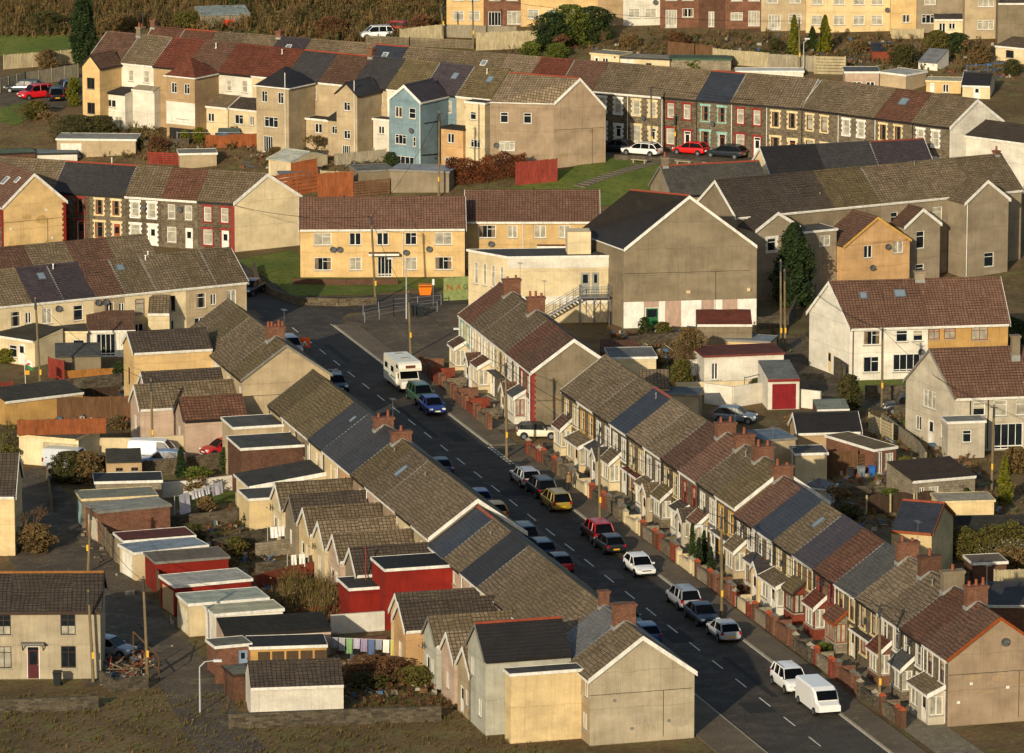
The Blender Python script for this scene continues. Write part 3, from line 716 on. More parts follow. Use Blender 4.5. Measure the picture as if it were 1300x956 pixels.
# --- E: left terrace, seen from its backs
RE=Row((343,517),(749,856),5.2); pe=RE.L/20
Eroof='moss moss moss slate slate slate moss tan tan2 tan tan blue black tan tan2 tan tan tan lgrey tan'.split()
Eroof[11]='blue'; Eroof[12]='tan'; Eroof[13]='black'
Ewall='beige beige grey cream lyellow orange pebble pink pebble cream beige yellow pink pink yellow green pink beige green beige'.split()
wings={6:(28.1,4.8,'cream'),7:(32.8,4.8,'gbrown'),8:(37.4,4.8,'lyellow'),9:(42.3,4.8,'cream'),10:(47.0,4.8,'pink'),11:(52.3,4.9,'grey'),14:(66.0,4.5,'lyellow'),15:(70.6,5.0,'orange'),16:(75.4,5.0,'green'),17:(80.3,5.0,'pink'),18:(84.7,5.0,'beige')}
for i in range(20):
    up=.2 if i<11 else -.35
    he,hr=5.2+up,7.95+up
    w=pe-.006
    h=house(RE,i*pe,'terraced_house',f"{WALLC and SN.get(Ewall[i],Ewall[i])} terraced house, {TN[Eroof[i]]} roof, {ORD[i]} from the far end of the left row",group='terrace left of the main street, seen from behind')
    pn=['net','dark','cur','blind'][i%4]
    wf=[(2.4,3.35,.75,1.3,'top',['w','w','b'][i%3],pn)]
    if i not in wings and i!=12: wf+=[(3.9,3.3,.8,1.35,'case2','w','dark'),(3.6,.9,1.1,1.2,'case2','w','net')]
    wb=[(1.2,3.0,.95,1.6,'top','w','net'),(3.5,3.0,.95,1.6,'top','w','cur'),(3.6,.1,.95,2.1,'door','w','dark')]
    block(h,(0,0,0),0,w,7.7,he,hr,Ewall[i],Eroof[i],gwall='greyl' if i==19 else None,wins={'f':wf,'b':wb},verge='l' if i==0 else 'r' if i in(19,10) else '',vcol='w' if i else 'g',gut='w' if i%3 else 'k',party=[0] if i in(4,8,12,14,19,6) else None,ridgecol='8c3f22' if i in(11,) else None)
    pipe(h,[(.12,-.1,he-.1),(.12,-.1,.2)],'w' if i%2 else 'k')
    if i in(1,7,9,13,16,17): dish(h,(3.6,-.02,4.2),-.6)
    if i in(6,12,8): vent(h,2.4,2.9,hr-.75,.4)
    if i in (7,): skylight(h,2.6,2.2,w,7.7,he,hr,.7,1.3)
    if i in (3,): skylight(h,3.4,2.9,w,7.7,he,hr,.5,.7)
    if i==5: chimney(h,.0,3.85,hr,n=2,h=.8)
    if i==6: chimney(h,.9,3.85,hr,n=1,h=.8)
    if i==18: chimney(h,.2,3.85,hr,wx=.5,wy=.7,n=1,h=1.2,pot=False)
    if i==19: chimney(h,.3,3.85,hr,n=0,h=1.4,pot=False)
    if i in wings:
        t,zr,wc=wings[i]; c=t-i*pe; ze=zr-1.55; L=6.3 if i!=15 else 7.3
        # gable looks down the garden; block frame turned so local x runs out of the house
        block(h,(c+1.75,-L,0),math.pi/2,L,3.5,ze,zr,wc,['tan','tan2','tan','dark'][i%4] if i not in(11,14) else 'dark','gable',
            {'l':[(1.75,.9,.8,1.25,'case2','w',pn)] if i%2 else [(1.2,.1,.85,2.0,'door','w','dark'),(2.5,.95,.8,1.15,'case2','w','dark')],'f':[(L*.35,1.0,1.0,1.1,'case2','w','net')]},'l',vcol='w' if i not in (7,16) else 'g',gut='w',names=('rear_wing_wall','rear_wing_roof'),oh=.15)
        # lean-to linking wings
        if i in(6,9,16): dish(h,(c-1.0,-L-.02,2.7),-.3)
    if i==12: # red two storey flat block
        block(h,(-2.1,-5.3,0),0,4.0,5.3,4.7,4.7,'red','232120','flat',{'l':[(2.8,3.3,.9,1.3,'georg','w','net'),(2.8,.9,.9,1.5,'georg','w','net')]},vcol='w',names=('rear_block_wall','rear_block_roof'))
        block(h,(-3.6,-7.6,0),0,3.6,3.9,2.9,2.9,'red','3a3733','flat',{'l':[(1.9,.1,.8,2.1,'door','w','dark')]},vcol='w',names=('outhouse_wall','outhouse_roof'))
        pipe(h,[(-2.3,-5.75,5.6),(-2.3,-5.75,.2)],'r',.05,'soil_pipe')
    if i==1:
        block(h,(2.2,-5.4,0),0,5.0,5.4,4.3,4.3,'brick2','4a4843','flat',{'l':[(1.2,2.8,.8,1.1,'case2','w','dark')]},vcol='w',names=('rear_block_wall','rear_block_roof'))
    if i==0:
        block(h,(.6,-4.4,0),0,4.3,4.4,4.6,4.6,'beige','55524b','flat',{'l':[(1.5,2.9,.8,1.2,'case2','w','dark')]},vcol='w',names=('rear_block_wall','rear_block_roof'))
    if i==3:
        block(h,(.0,-6.4,0),0,5.2,6.4,2.7,3.5,'cream','3f3d39','lean',{'l':[(1.2,.9,.8,1.2,'case2','w','dark'),(3.6,.1,.9,2.0,'door','w','dark')]},'r',vcol='w',gut='w',names=('rear_block_wall','rear_block_roof'))
    if i==4:
        block(h,(.9,-7.5,0),0,3.6,7.5,2.6,2.6,'lyellow','4a4843','flat',{'l':[(1.2,.9,.9,1.2,'case2','w','dark')]},vcol='w',names=('rear_block_wall','rear_block_roof'))
    if i==17:  # tall sage-green wing and cream box
        block(h,(89.0-i*pe+1.3,-6.3,0),math.pi/2,6.3,4.6,5.6,7.55,'green','black','gable',{'l':[(1.3,3.6,.9,1.3,'case2','w','dark'),(3.2,1.0,.9,1.3,'case2','w','net')]},'l',vcol='g',gut='k',names=('rear_wing_wall','rear_wing_roof'),ridgecol='8c3f22')
    if i==19:
        block(h,(1.2,-5.2,0),0,1.5,5.2,5.0,5.0,'lyellow','4a4843','flat',{},vcol='w',names=('rear_block_wall','rear_block_roof'))
# --- E0: houses further up the left side
he0,hr0=5.7,8.5; R0=Row((263,446),(308,488),5.7)
o0=RE.proj(R0.at(R0.L)); 
class Sub(Row):
    def __init__(s,base,t0,v0,he,zb=0): s.A=base.at(t0,v0); s.u=base.u; s.v=base.v; s.rz=base.rz; s.zb=zb; s.he=he; s.L=0
RZ=Sub(RE,-10.0-4.5*5,-.1,5.7)
for i in range(5):
    rf=['tan','moss','tan','tan','moss'][i]
    h=house(RZ,i*4.5,'terraced_house',f"terraced house with {TN[rf]} roof, {ORD[4-i]} from the near end above the alley gap",group='upper left terrace beyond the alley')
    block(h,(0,0,0),0,4.49,8.0,5.7,8.5,['cream','cream','white','cream','beige'][i],rf,wins={'f':[(3.6,3.6,.8,1.3,'case2','w','dark')]},verge='r' if i==4 else '',vcol='g',gut='k',party=[0] if i in(2,4) else None)
    if i in(3,): chimney(h,5.0,4,8.5,n=5,h=1.0)
    if i==2:
        block(h,(1.8,-7.2,0),math.pi/2,7.2,4.4,6.3,7.6,'yellow','dark','gable',{'l':[(2.2,3.0,.9,1.5,'case2','b','dark')]},'l',vcol='w',gut='w',names=('rear_wing_wall','rear_wing_roof'),oh=.2)
    if i==99:
        block(h,(4.3,-6.0,0),math.pi/2,6.0,4.2,5.0,6.8,'beige','tan','gable',{},'l',vcol='g',gut='k',names=('rear_wing_wall','rear_wing_roof'),oh=.2)
    if i==3:
        block(h,(2.7,-7.2,0),math.pi/2,7.2,4.0,3.4,5.0,'pink','dark','gable',{'l':[(2,1,.9,1.3,'case2','w','dark')]},'l',vcol='w',gut='w',names=('rear_wing_wall','rear_wing_roof'),oh=.15)
        dish(h,(4.6,-.02,3.9),-.4)
    if i==4:
        block(h,(3.1,-8.9,0),math.pi/2,8.9,4.0,3.3,4.9,'pink','tan','gable',{'l':[(2,1,.9,1.3,'case2','w','dark')]},'l',vcol='w',gut='w',names=('rear_wing_wall','rear_wing_roof'),oh=.15)
h=thing('outhouse','pinkish gabled outbuilding with reddish tile roof in the alley yard','outbuilding',RE.at(-6.1,-6.2),RE.rz)
block(h,(0,0,0),math.pi/2,5.6,3.6,3.2,4.7,'pink','redbrown','gable',{'l':[(1.4,1.2,.7,1.0,'case2','w','dark')]},'l',vcol='k',gut='k',oh=.15)
# --- upper stone row (A)
U1=Row((753,115),(1017,137),10.3,4.2); U1.u=Vector((math.sin(R(119)),math.cos(R(119)),0))
U1.v=Vector((-U1.u.y,U1.u.x,0)); U1.rz=math.atan2(U1.u.y,U1.u.x)
aw=U1.L/6
aroof=['tan','tan','blue','tan','tan2','tan','redbrown','tan'] 
A_fr=[('w','w','net'),('w','c','net'),('w','r','net'),('o','t','cur'),('w','r','net'),('b','c','cur')]
seqL='tan tan grey tan redbrown tan2 slate tan tan blue tan tan tan tan2 red brown'.split()
nl=len(seqL)
def Ahouse(row,t,w,i,rf,fr,sur,pn,wall,verge,first,label,party,gw=None):
    h=house(row,t,'terraced_house',label,group='upper stone terrace')
    block(h,(0,0,0),0,w-.006,7.6 if not(i==9) else 7.0,6.1,8.7,wall,rf,skr=1.8 if i==9 else 0,wins={'f':[(1.15,3.75,.85,1.65,'sash' if i%2 else 'top',fr,pn,sur),(3.2,3.75,.85,1.65,'sash' if i%2 else 'top',fr,pn,sur),(1.15,.75,1.05,1.8,'top',fr,pn,sur),(3.25,.1,.85,2.3,'door',{'o':'o','b':'o'}.get(fr,'w'),'dark',sur)]},verge=verge,vcol='w',gut='w' if i<2 else 'k',party=party,ridgecol='8c3f22' if rf=='blue' else None,gwall=gw)
    if i in(1,3): dish(h,(2.2,-.02,3.5),-.2)
    pipe(h,[(.08,-.08,6),(.08,-.08,.2)],'w' if i%3 else 'k'); return h
for i in range(6):
    t=i*aw; rf=['tan','tan','tan','blue','tan','tan2'][i]; fr,sur,pn=A_fr[i]
    Ahouse(U1,t,aw,i,rf,fr,sur,pn,'stone' if i%2 else 'stone2','r' if i==5 else '',0,f"upper row house, {TN[rf]} roof, {dict(w='white',c='cream',r='red',t='turquoise')[sur]} surrounds, {ORD[i]} visible front from left",[0] if i==4 else None)
for k in range(14):   # further along to the left, mostly roofs
    rf=(['brown','red','tan2','tan','tan','tan','blue','tan','tan','purple','tan','tan','redbrown','redbrown','grey','tan','tan'])[k]
    h=house(U1,-(k+1)*aw,'terraced_house',f"{TN[rf]} house roof of the upper row, {ORD[k]} leftward from its first visible front",group='upper terrace behind the front row')
    ro=block(h,(0,0,0),0,aw-.006,7.6,6.1,8.7,'stone',rf,wins={'f':[(1.15,3.75,.85,1.65,'top','w','net','w'),(3.2,3.75,.85,1.65,'top','w','net','w')]},verge='l' if k==13 else '',vcol='w',gut='w',party=[0] if k in(0,12) else None,ridgecol='8c3f22' if k in(6,12) else None)
    if k in(3,6,9): skylight(h,2,2.4,aw,7.6,6.1,8.7,.7,.9,'w')
    if k in(5,11): vent(h,2,3.6,8.4,.5)
    if k==9: chimney(h,0,3.8,8.7,wx=.6,wy=.8,n=1,h=.8)
    if k==13: chimney(h,0,3.8,8.7,wx=.6,wy=.8,n=1,h=.9)
U2=Row((1017,137),(1206,161),10.3,4.2); U2.A=U1.at(U1.L,0,6.1)
U2.A.z=10.3; b=P(1206,161,10.3); U2.L=(b-U2.A).length; U2.u=(b-U2.A).normalized(); U2.u.z=0; U2.v=Vector((-U2.u.y,U2.u.x,0)); U2.rz=math.atan2(U2.u.y,U2.u.x)
a2=U2.L/4
for i in range(4):
    rf=['tan','tan','redbrown','tan'][i]; fr,sur,pn=[('b','c','net'),('w','w','net'),('b','c','cur'),('w','w','net')][i]
    h=Ahouse(U2,i*a2,a2,i+6,rf,fr,sur,pn,'stone','r' if i==3 else 'l' if i==0 else '',0,f"upper row stone house, {TN[rf]} roof, {ORD[3-i]} from its white right gable",None,'white' if i==3 else 'stone')
    if i==2: skylight(h,2.2,2.3,a2,7.6,6.1,8.7,1.1,1.1)
    if i==3:
        pass
h=thing('side_building','white rendered lower building with dark roof joined to the white gable','house',U2.at(U2.L+.05,2.2),U2.rz)
block(h,(0,0,0),0,9,5.0,5.0,6.3,'white','dark','gable',verge='r',gut='w')

# --- front row of the upper estate, seen from behind (B)
UB=Row((113,75),(703,133),11.0,3.0); BLN=UB
def tB(px):
    y=76+(px-113)*(133-75)/590.; return UB.proj(P(px,y,11.0))[0]
bw=tB(621)/12
Bspec=[('brown','yellow','tan house with brown roof at the left end of the second row'),
('tan','white','pale cream house with two-storey white extension below a chimney'),
('red','tan','narrow red-tiled house left of the undercroft wing'),
('brown','tan','house with wide red hipped wing over an open undercroft'),
('red','white','cream house with low brown roofed extension, right of the undercroft'),
('red','cream','red-roofed cream house beside the beige hipped wing'),
('slate','beige','beige pebbledashed house with dark hipped rear wing'),
('brown','beige','beige house with brown roof between two tall rear wings'),
('slate','beige','beige house with small gabled wing and dark slate roof'),
('moss','white','narrow white house with mossy roof left of the blue house'),
('purple','blue','pale blue three-storey house with white bargeboards and patio doors'),
('moss','cream','mossy-roofed house with orange extension and tall cream wing')]
win=lambda x,z,ww=.95,hh=1.15,k='case3',f='w',p='dark':(x,z,ww,hh,k,f,p)
for i,(rf,wl,lb) in enumerate(Bspec):
    h=house(UB,i*bw,'terraced_house',lb,group='rows of backs below the upper terrace'); w=bw-.006; lx=lambda px:tB(px)-i*bw
    block(h,(0,0,0),0,w,7.6,8.0,10.7,wl,rf,wins={'f':[(3.6 if i!=6 else 3.9,5.9,.8,1.4,'sash','w','net')]+([(1.4,5.9,.7,1.3,'sash','w','net')] if i in(1,4,5) else [])},verge='l' if i==0 else '',vcol='w',gut='w' if i%2 else 'k',party=[0] if i in(1,2,10,11) else None,ridgecol='8c3f22' if i in(6,7) else None)
    if i==1: chimney(h,0,3.8,10.7,wx=.6,wy=.9,n=2,h=1.0,mat='gbrown')
    if i==8: chimney(h,0,3.8,10.7,wx=.6,wy=.8,n=1,h=1.0)
    if i in(3,5,11): vent(h,2.1,3.0,10.2,.5,'w')
    if i in(10,11): skylight(h,3.0,2.3,w,7.6,8,10.7,.8,1.0)
    def ext_(x0,x1,L,he,hr,wall,roof,wins_,rk='lean',**k): block(h,(lx(x0),-L,0),0,lx(x1)-lx(x0),L,he,hr,wall,roof,rk,{'f':wins_},names=('extension_wall','extension_roof'),**k)
    if i==0: wingb(h,lx(129),4.2,2.5,7.9,9.2,'yellow','brown','gable',{'l':[win(1.2,5.3,1.1,1.3,f='n',k='case2'),win(1.2,2.4,1.1,1.3,f='n',k='case2')]},'l',vcol='k',gut='k')
    if i==1:
        ext_(137,172,2.6,4.8,5.1,'white','35322e',[win(2.0,3.1,1.3,.9,'case2'),win(3.0,.9,1.1,1.2,'case2',p='net')],gut='k')
        ext_(172.3,200,1.2,5.2,5.5,'white','9a9078',[],gut='w')
    if i==3:
        wingb(h,lx(238),4.6,lx(274)-lx(238),7.9,9.7,'tan','red','hip',{'l':[win(1.1,5.9,.8,1.2),win(2.9,5.9,.8,1.2),win(2.3,3.0,1.7,1.1,'tri')]},gut='')
        x0=lx(238);x1=lx(274)
        c=MB(); c.box(x0-.02,x1+.02,-4.63,-4.603,2.3,4.9); part('white_band',c,wm('white'),h)
        c=MB(); c.box(x0+.4,x1-.2,-4.64,-4.605,.1,1.9); part('undercroft_shade_panel',c,pm('k'),h)  # dark panel on the wall, painted in for the shade inside the undercroft
    if i==4:
        ext_(269,301,2.4,4.4,5.4,'cream','tan',[win(1.2,2.6,.9,1.0,'case2'),win(2.9,.5,1.0,1.0,'case2')],verge='lr',gut='w')
        ext_(301.3,338,2.2,4.4,5.3,'cream','dark',[win(1.4,2.6,1.2,1.1),win(3.2,2.6,.6,1.1,'case2')],verge='lr',gut='w')
    if i==6:
        W_=lx(397)-lx(356); wingb(h,lx(356),5.2,W_,7.9,9.8,'beige','black','hip',{'l':[win(W_*.25,6.0,.8,1.3),win(W_*.75,6.0,.8,1.3),win(W_*.45,3.2,1.9,1.2,'tri'),(W_*.35,.1,1.3,2.1,'patio','w','dark')]},gut='')
        pipe(h,[(lx(393),-5.3,9.6),(lx(393),-5.3,.2)],'w')
    if i==7: ext_(398,426,2.0,4.0,4.0,'beige','3a3733',[win(1.7,2.5,1.0,1.1,'case2')],'flat')
    if i==8:
        W_=lx(481)-lx(455); wingb(h,lx(455),4.8,W_,7.8,9.0,'beige','slate','gable',{'l':[win(W_*.5,5.9,.9,1.0),win(W_*.5,2.7,.9,1.0),(W_*.45,.1,1.1,1.9,'patio','w','dark')],'f':[]},'l',vcol='k',gut='k')
        ext_(436,455,3.6,4.6,5.6,'beige','3a3733',[win(.9,2.9,.8,.9)],gut='k')
        pipe(h,[(lx(478),-4.9,9.4),(lx(478),-4.9,.2)],'w')
    if i==9: ext_(482,502,1.8,4.7,4.7,'white','45423c',[win(1.1,3.1,.8,.9,'case2'),win(1.2,.6,.8,.8,'case2')],'flat')
    if i==10:
        W_=lx(566)-lx(527); wingb(h,lx(527),5.6,W_,7.9,9.5,'blue','purple','gable',{'l':[win(W_*.3,5.9,1.0,1.2,'case2',p='cur'),win(W_*.74,5.9,.9,1.2,'sash'),win(W_*.36,2.9,1.5,1.1,'tri'),(W_*.8,2.8,.4,1.1,'sash','w','dark'),(W_*.5,.1,2.4,1.5,'patio','w','dark')]},'l',vcol='w',gut='w')
        X=lx(566)+.1; c=MB(); c.seg((X,-2.2,6),(X,-2.2,.3),.07); c.seg((X,-2.2,1.6),(X,-5.5,1.9),.05); c.seg((X,-2.2,5.3),(X,-5.0,5.4),.04); part('soil_pipe',c,pm('k'),h)
        dish(h,(lx(556),-5.63,4.6)); pipe(h,[(X-.1,-5.65,8),(X-.1,-5.65,.2)],'w')
    if i==11:
        ext_(572,600,2.4,4.6,4.6,'orange','35322e',[win(1.3,3.0,.9,1.1,'case2'),(1,.1,1,1.3,'patio','w','dark')],'flat',vcol='k')
        dish(h,(lx(592),-.03,6.8))
        ext_(600.5,625,2.0,7.7,7.7,'cream','45423c',[win(1.0,5.8,.8,.9,'top'),win(1.3,2.7,1.3,.9,'tri')],'flat',vcol='w')
        pipe(h,[(lx(618),-2.1,7.6),(lx(618),-2.1,.2)],'k')
# explicit-corner buildings ------------------------------------------------
def corner_house(name,label,cat,a,b,c,apex,rback,zbase,wall,roof,vcol='w',winf=(),wing_=(),dishz=None,low=None,lowz=0):
    """a-b eave wall facing us, b-c gable wall with apex; rback: far end of the ridge"""
    o=thing(name,label,cat,(a.x,a.y,zbase)); O=Vector((a.x,a.y,zbase))
    def wallrun(p,q,zt0,zt1,wins,nm,ap=None):
        u=(q-p);u.z=0;L=u.length;u.normalize();rz=math.atan2(u.y,u.x)
        m=MB();H=[(x-w_/2,x+w_/2,z,z+h_) for x,z,w_,h_,*r in wins]
        zt=min(zt0,zt1)-zbase
        panel(m,lambda x,y,z:(x,y,z),L,-1,zt,H)
        if ap is not None:
            d=(ap-p); d.z=0; xa=d.dot(u); m.poly([(0,0,zt),(L,0,zt),(L,0,zt1-zbase),(xa,0,ap.z-zbase),(0,0,zt0-zbase)])
        part(nm,m,wm(wall),o,(p.x-O.x,p.y-O.y,0),rz)
        for x,z,w_,h_,kind,*r in wins:
            opening(o,kind,w_,h_,*r,loc=(p.x-O.x+u.x*x-u.y*.05,p.y-O.y+u.y*x+u.x*.05,z),rz=rz)
        if low:
            l=MB(); 
            cols=low; x=0
            for k,(ww_,mm) in enumerate(cols):
                l.box(x,min(L,x+ww_-.004),-.03,-.003,-.5,lowz,k); x+=ww_
                if x>=L:break
            if nm=='gable_wall': part('panelled_base',l,[pm(mm) for _,mm in cols],o,(p.x-O.x,p.y-O.y,0),rz)
        return rz
    rf=wallrun(a,b,a.z,b.z,winf,'wall'); rg=wallrun(b,c,b.z,c.z,wing_,'gable_wall',apex)
    m=MB(); s=lambda p,dz=0:(p.x-O.x,p.y-O.y,p.z-zbase+dz)
    dd=a-b; c2=c+(rback-apex); c2.z=c.z
    m.poly([s(a,-.08),s(b,-.08),s(apex,.06),s(rback,.06)]); m.poly([s(c,-.08),s(c2,-.08),s(rback,.06),s(apex,.06)]); 
    m.poly([s(a,-.08),s(rback,.06),s(c2,-.08)]); part('roof',m,TILE[roof],o)
    k=MB(); k.seg(s(apex,.1),s(rback,.1),.1,k=6); part('ridge_tiles',k,flat('7c3a26',.8),o)
    bb=MB(); g=(c-b);g.z=0;g.normalize(); n=Vector((g.y,-g.x,0))*.12
    for p,q in((b,apex),(c,apex)):
        A,B=Vector(s(p))+n,Vector(s(q))+n
        for o_ in (Vector((0,0,0)),n*.5):
            bb.poly([A+o_+Vector((0,0,-.2)),B+o_+Vector((0,0,-.2)),B+o_+Vector((0,0,.12)),A+o_+Vector((0,0,.12))])
        bb.poly([A+Vector((0,0,.12)),B+Vector((0,0,.12)),B-n*1.2+Vector((0,0,.12)),A-n*1.2+Vector((0,0,.12))])
    part('bargeboard',bb,pm(vcol),o)
    e=MB(); u=(b-a); 
    A,B=Vector(s(a)),Vector(s(b)); e.seg(A+Vector((0,-.1,-.05)),B+Vector((0,-.1,-.05)),.07); part('gutter',e,pm(vcol),o)
    return o
e_a=P(622,129.5,11);e_b=P(703,131.5,11);e_c=P(769,137,10.2);ap=P(731,98,13.7)
ap=(e_b+e_c)/2; ap.z=13.6; rb=Vector((e_a.x+2.2,e_a.y+4,13.6))
eh=corner_house('end_house','big grey-brown pebbledashed end house with broad gable beside the hedge','house',e_a,e_b,e_c,ap,rb,2.6,'pebble','tan2',winf=[(1.6,6.1,.9,1.2,'top','w','dark'),(4.2,6.1,.9,1.2,'top','w','dark'),(1.9,3.0,1.7,1.1,'tri','w','net')])
pipe(eh,[(6.2,-.1,8.2),(6.2,-.1,.2)],'w')
dish(eh,(.7,-.05,3.6)); 
# --- hall
ha,hb,hc=P(731,295,7.8),P(792,317,7.8),P(961,312.6,7.8); hap=P(874.6,253.5,12.9); hap=hb.lerp(hc,.49); hap.z=12.9; hrb=P(800,242,12.9)
hall=corner_house('hall','big windowless hall gable of grey-brown render with black roof','hall',ha,hb,hc,hap,hrb,0,'gbrown','black',low=[(2.0,WHITE),(1.5,'a88d7a'),(.6,WHITE),(1.6,'a88d7a'),(2.0,WHITE),(1.3,'a88d7a'),(.8,WHITE),(1.5,'a88d7a'),(3,WHITE)],lowz=2.6)
u=(hc-hb);u.z=0;u.normalize();rz=math.atan2(u.y,u.x); q=hb+u*2.8-Vector((ha.x,ha.y,0))+Vector((u.y,-u.x,0))*.05; opening(hall,'door',1.35,2.0,'1d5a30',loc=(q.x,q.y,0),rz=rz)
c=MB(); c.box(6.2,6.6,-.05,-.01,3.3,3.6);c.box(12.2,12.5,-.3,-.01,3.4,3.7); part('wall_box',c,pm('c'),hall,(hb.x-ha.x,hb.y-ha.y,0),rz)
# flat roofed block of the hall
f1=P(645,327,6.6); f2=P(792,325,6.6); u=(f2-f1);L=u.length;rz=math.atan2(u.y,u.x)
fb=thing('flat_roofed_hall_annexe','peach and cream flat-roofed block with steel fire stair, left of the big gable','building',(f1.x,f1.y,0),rz)
block(fb,(0,0,0),0,L-.05,4.2,6.6,6.6,'cream','4a4742','flat',{'f':[(7.6,2.9,.9,2.1,'bdoor','8b8a80','dark'),(8.6,2.9,.7,2.1,'bdoor','8b8a80','dark')],'l':[(.8+k*.9,3.4,.5,2.2,'top','w','net') for k in range(4)]},vcol='w',skl=-3.6)
c=MB(); c.box(-.1,L+.02-.1,-.06,-.003,5.5,6.7); part('parapet_band',c,wm('white'),fb)
c=MB(); c.box(-.03,L-.1,-.04,-.004,1.9,2.7); part('string_course',c,wm('white'),fb)
bx=P(721,325,6.7); c=MB(); c.box(5.9,8.2,.8,3.0,6.7,8.9); part('rooftop_box',c,wm('cream'),fb)
# fire stair
stl=MB(); x0=7.0;x1=9.8
def post(x,y,z0,z1,r=.05): stl.seg((x,y,z0),(x,y,z1),r,k=5)
for x in(x0,x1,(x0+x1)/2):
    for y in(-.3,-1.6): post(x,y,-.1,3.9 if x!=(x0+x1)/2 else 2.8)
stl.box(x0,x1,-1.65,-.06,2.75,2.85)
for z in(3.3,3.85): stl.seg((x0,-1.6,z),(x1,-1.6,z),.03); stl.seg((x1,-1.6,z),(x1,-.2,z),.03)
for k in range(12): x=x0+k*(x1-x0)/11; post(x,-1.6,2.8,3.85,.015)
for a,b in(((x0,-1.6,.3),((x0+x1)/2,-1.6,2.6)),(((x0+x1)/2,-1.6,.3),(x0,-1.6,2.6)),(((x0+x1)/2,-1.6,.3),(x1,-1.6,2.6)),((x1,-1.6,.3),((x0+x1)/2,-1.6,2.6))): stl.seg(a,b,.03)
for y in(-1.6,-.7):
    stl.seg((x0,y,2.8),(x0-4.6,y,.1),.06); stl.seg((x0,y,3.85),(x0-4.6,y,1.15),.03); stl.seg((x0,y,3.35),(x0-4.6,y,.65),.02)
    for k in range(8): f=k/7; x=x0-4.6*f; stl.seg((x,y,2.8-2.7*f),(x,y,3.85-2.7*f),.02)
for k in range(14): f=k/14; stl.box(x0-4.6*f-.3,x0-4.6*f,-1.6,-.7,2.75-2.7*f-.04,2.75-2.7*f)
part('fire_stair',stl,METAL,fb)
for i,(x0,x1,c_) in enumerate([(5.9,6.9,'8a8a80')]): pass
c=MB(); c.box(10.0,11.0,-.12,-.045,.0,2.2); part('steel_door',c,pm('777a78'),fb)

# --- flats
def flats(a,b,ze,label,dep,specs,porch,base=0):
    r=Row(a,b,ze,base); h=house(r,0,'block_of_flats',label,'flats')
    block(h,(0,0,0),0,r.L,dep,ze,ze+2.35,'yellow','smooth','gable',{'f':specs},'lr',vcol='w',gut='w',oh=.35)
    for x in porch:
        c=MB(); c.box(x-1.55,x+1.55,-.9,0,2.5,2.62); part('porch_canopy',c,TILE['red'],h); c=MB(); c.box(x-1.57,x+1.57,-.93,-.9,2.38,2.6); part('canopy_fascia',c,pm('w'),h)
    return r,h
sc=16.77/209.
def fx(z): return ((325+z/3.94)-381)*sc
sp=[]
for zx,wd,k in((333,1.8,'case3'),(497,1.2,'case2'),(635,1.2,'case2'),(777,1.2,'case3'),(940,1.8,'case3')): sp.append((fx(zx),3.35,wd,1.3,k,'w','net' if wd>1.5 else 'dark'))
for zx,wd in((333,1.8),(498,1.2),(777,1.2),(940,1.8)): sp.append((fx(zx),.75,wd,1.35,'case3','w','cur' if wd>1.5 else 'net'))
sp.append((fx(645),.05,1.5,2.1,'patio','w','dark'))
r,h=flats((381,289),(590,288),5.2,'yellow two-storey flats with brown roof and small red door canopy, left block',7.6,sp,[fx(640)])
for zx,z in((385,2.95),(418,2.95),(752,2.6),(868,2.95)): dish(h,(fx(zx),-.02,z))
pipe(h,[(fx(735),-.08,5),(fx(735),-.08,.2)],'w'); vent(h,4.5,3.7,7.4,.4,'k'); vent(h,12.4,3.7,7.4,.4,'k')
sp=[]
for zx,wd,k in((20-3,1.8,'case3'),(140,1.2,'case2'),(262,1.2,'case2')): sp.append((((650+zx/3.94)-591)*.081,3.3,wd,1.3,k,'w','net'))
sp+=[(2.2,3.3,1.8,1.35,'case3','w','cur'),(2.2,.8,1.7,1.3,'case3','w','net'),(4.8,3.3,1.0,1.3,'case2','w','net'),(4.9,.8,1.0,1.3,'case2','w','net'),(8.2,.8,1.2,1.2,'case2','w','dark')]
sp=[s for s in sp if s[0]!=sp[0][0]] 
r,h=flats((591.5,279),(760,279),5.2,'yellow two-storey flats partly behind the peach annexe, right block',7.6,sp,[8.9])
dish(h,(2.6,-.02,2.7)); pipe(h,[(5.9,-.08,5),(5.9,-.08,.2)],'w'); vent(h,7,3.7,7.4,.4,'k')

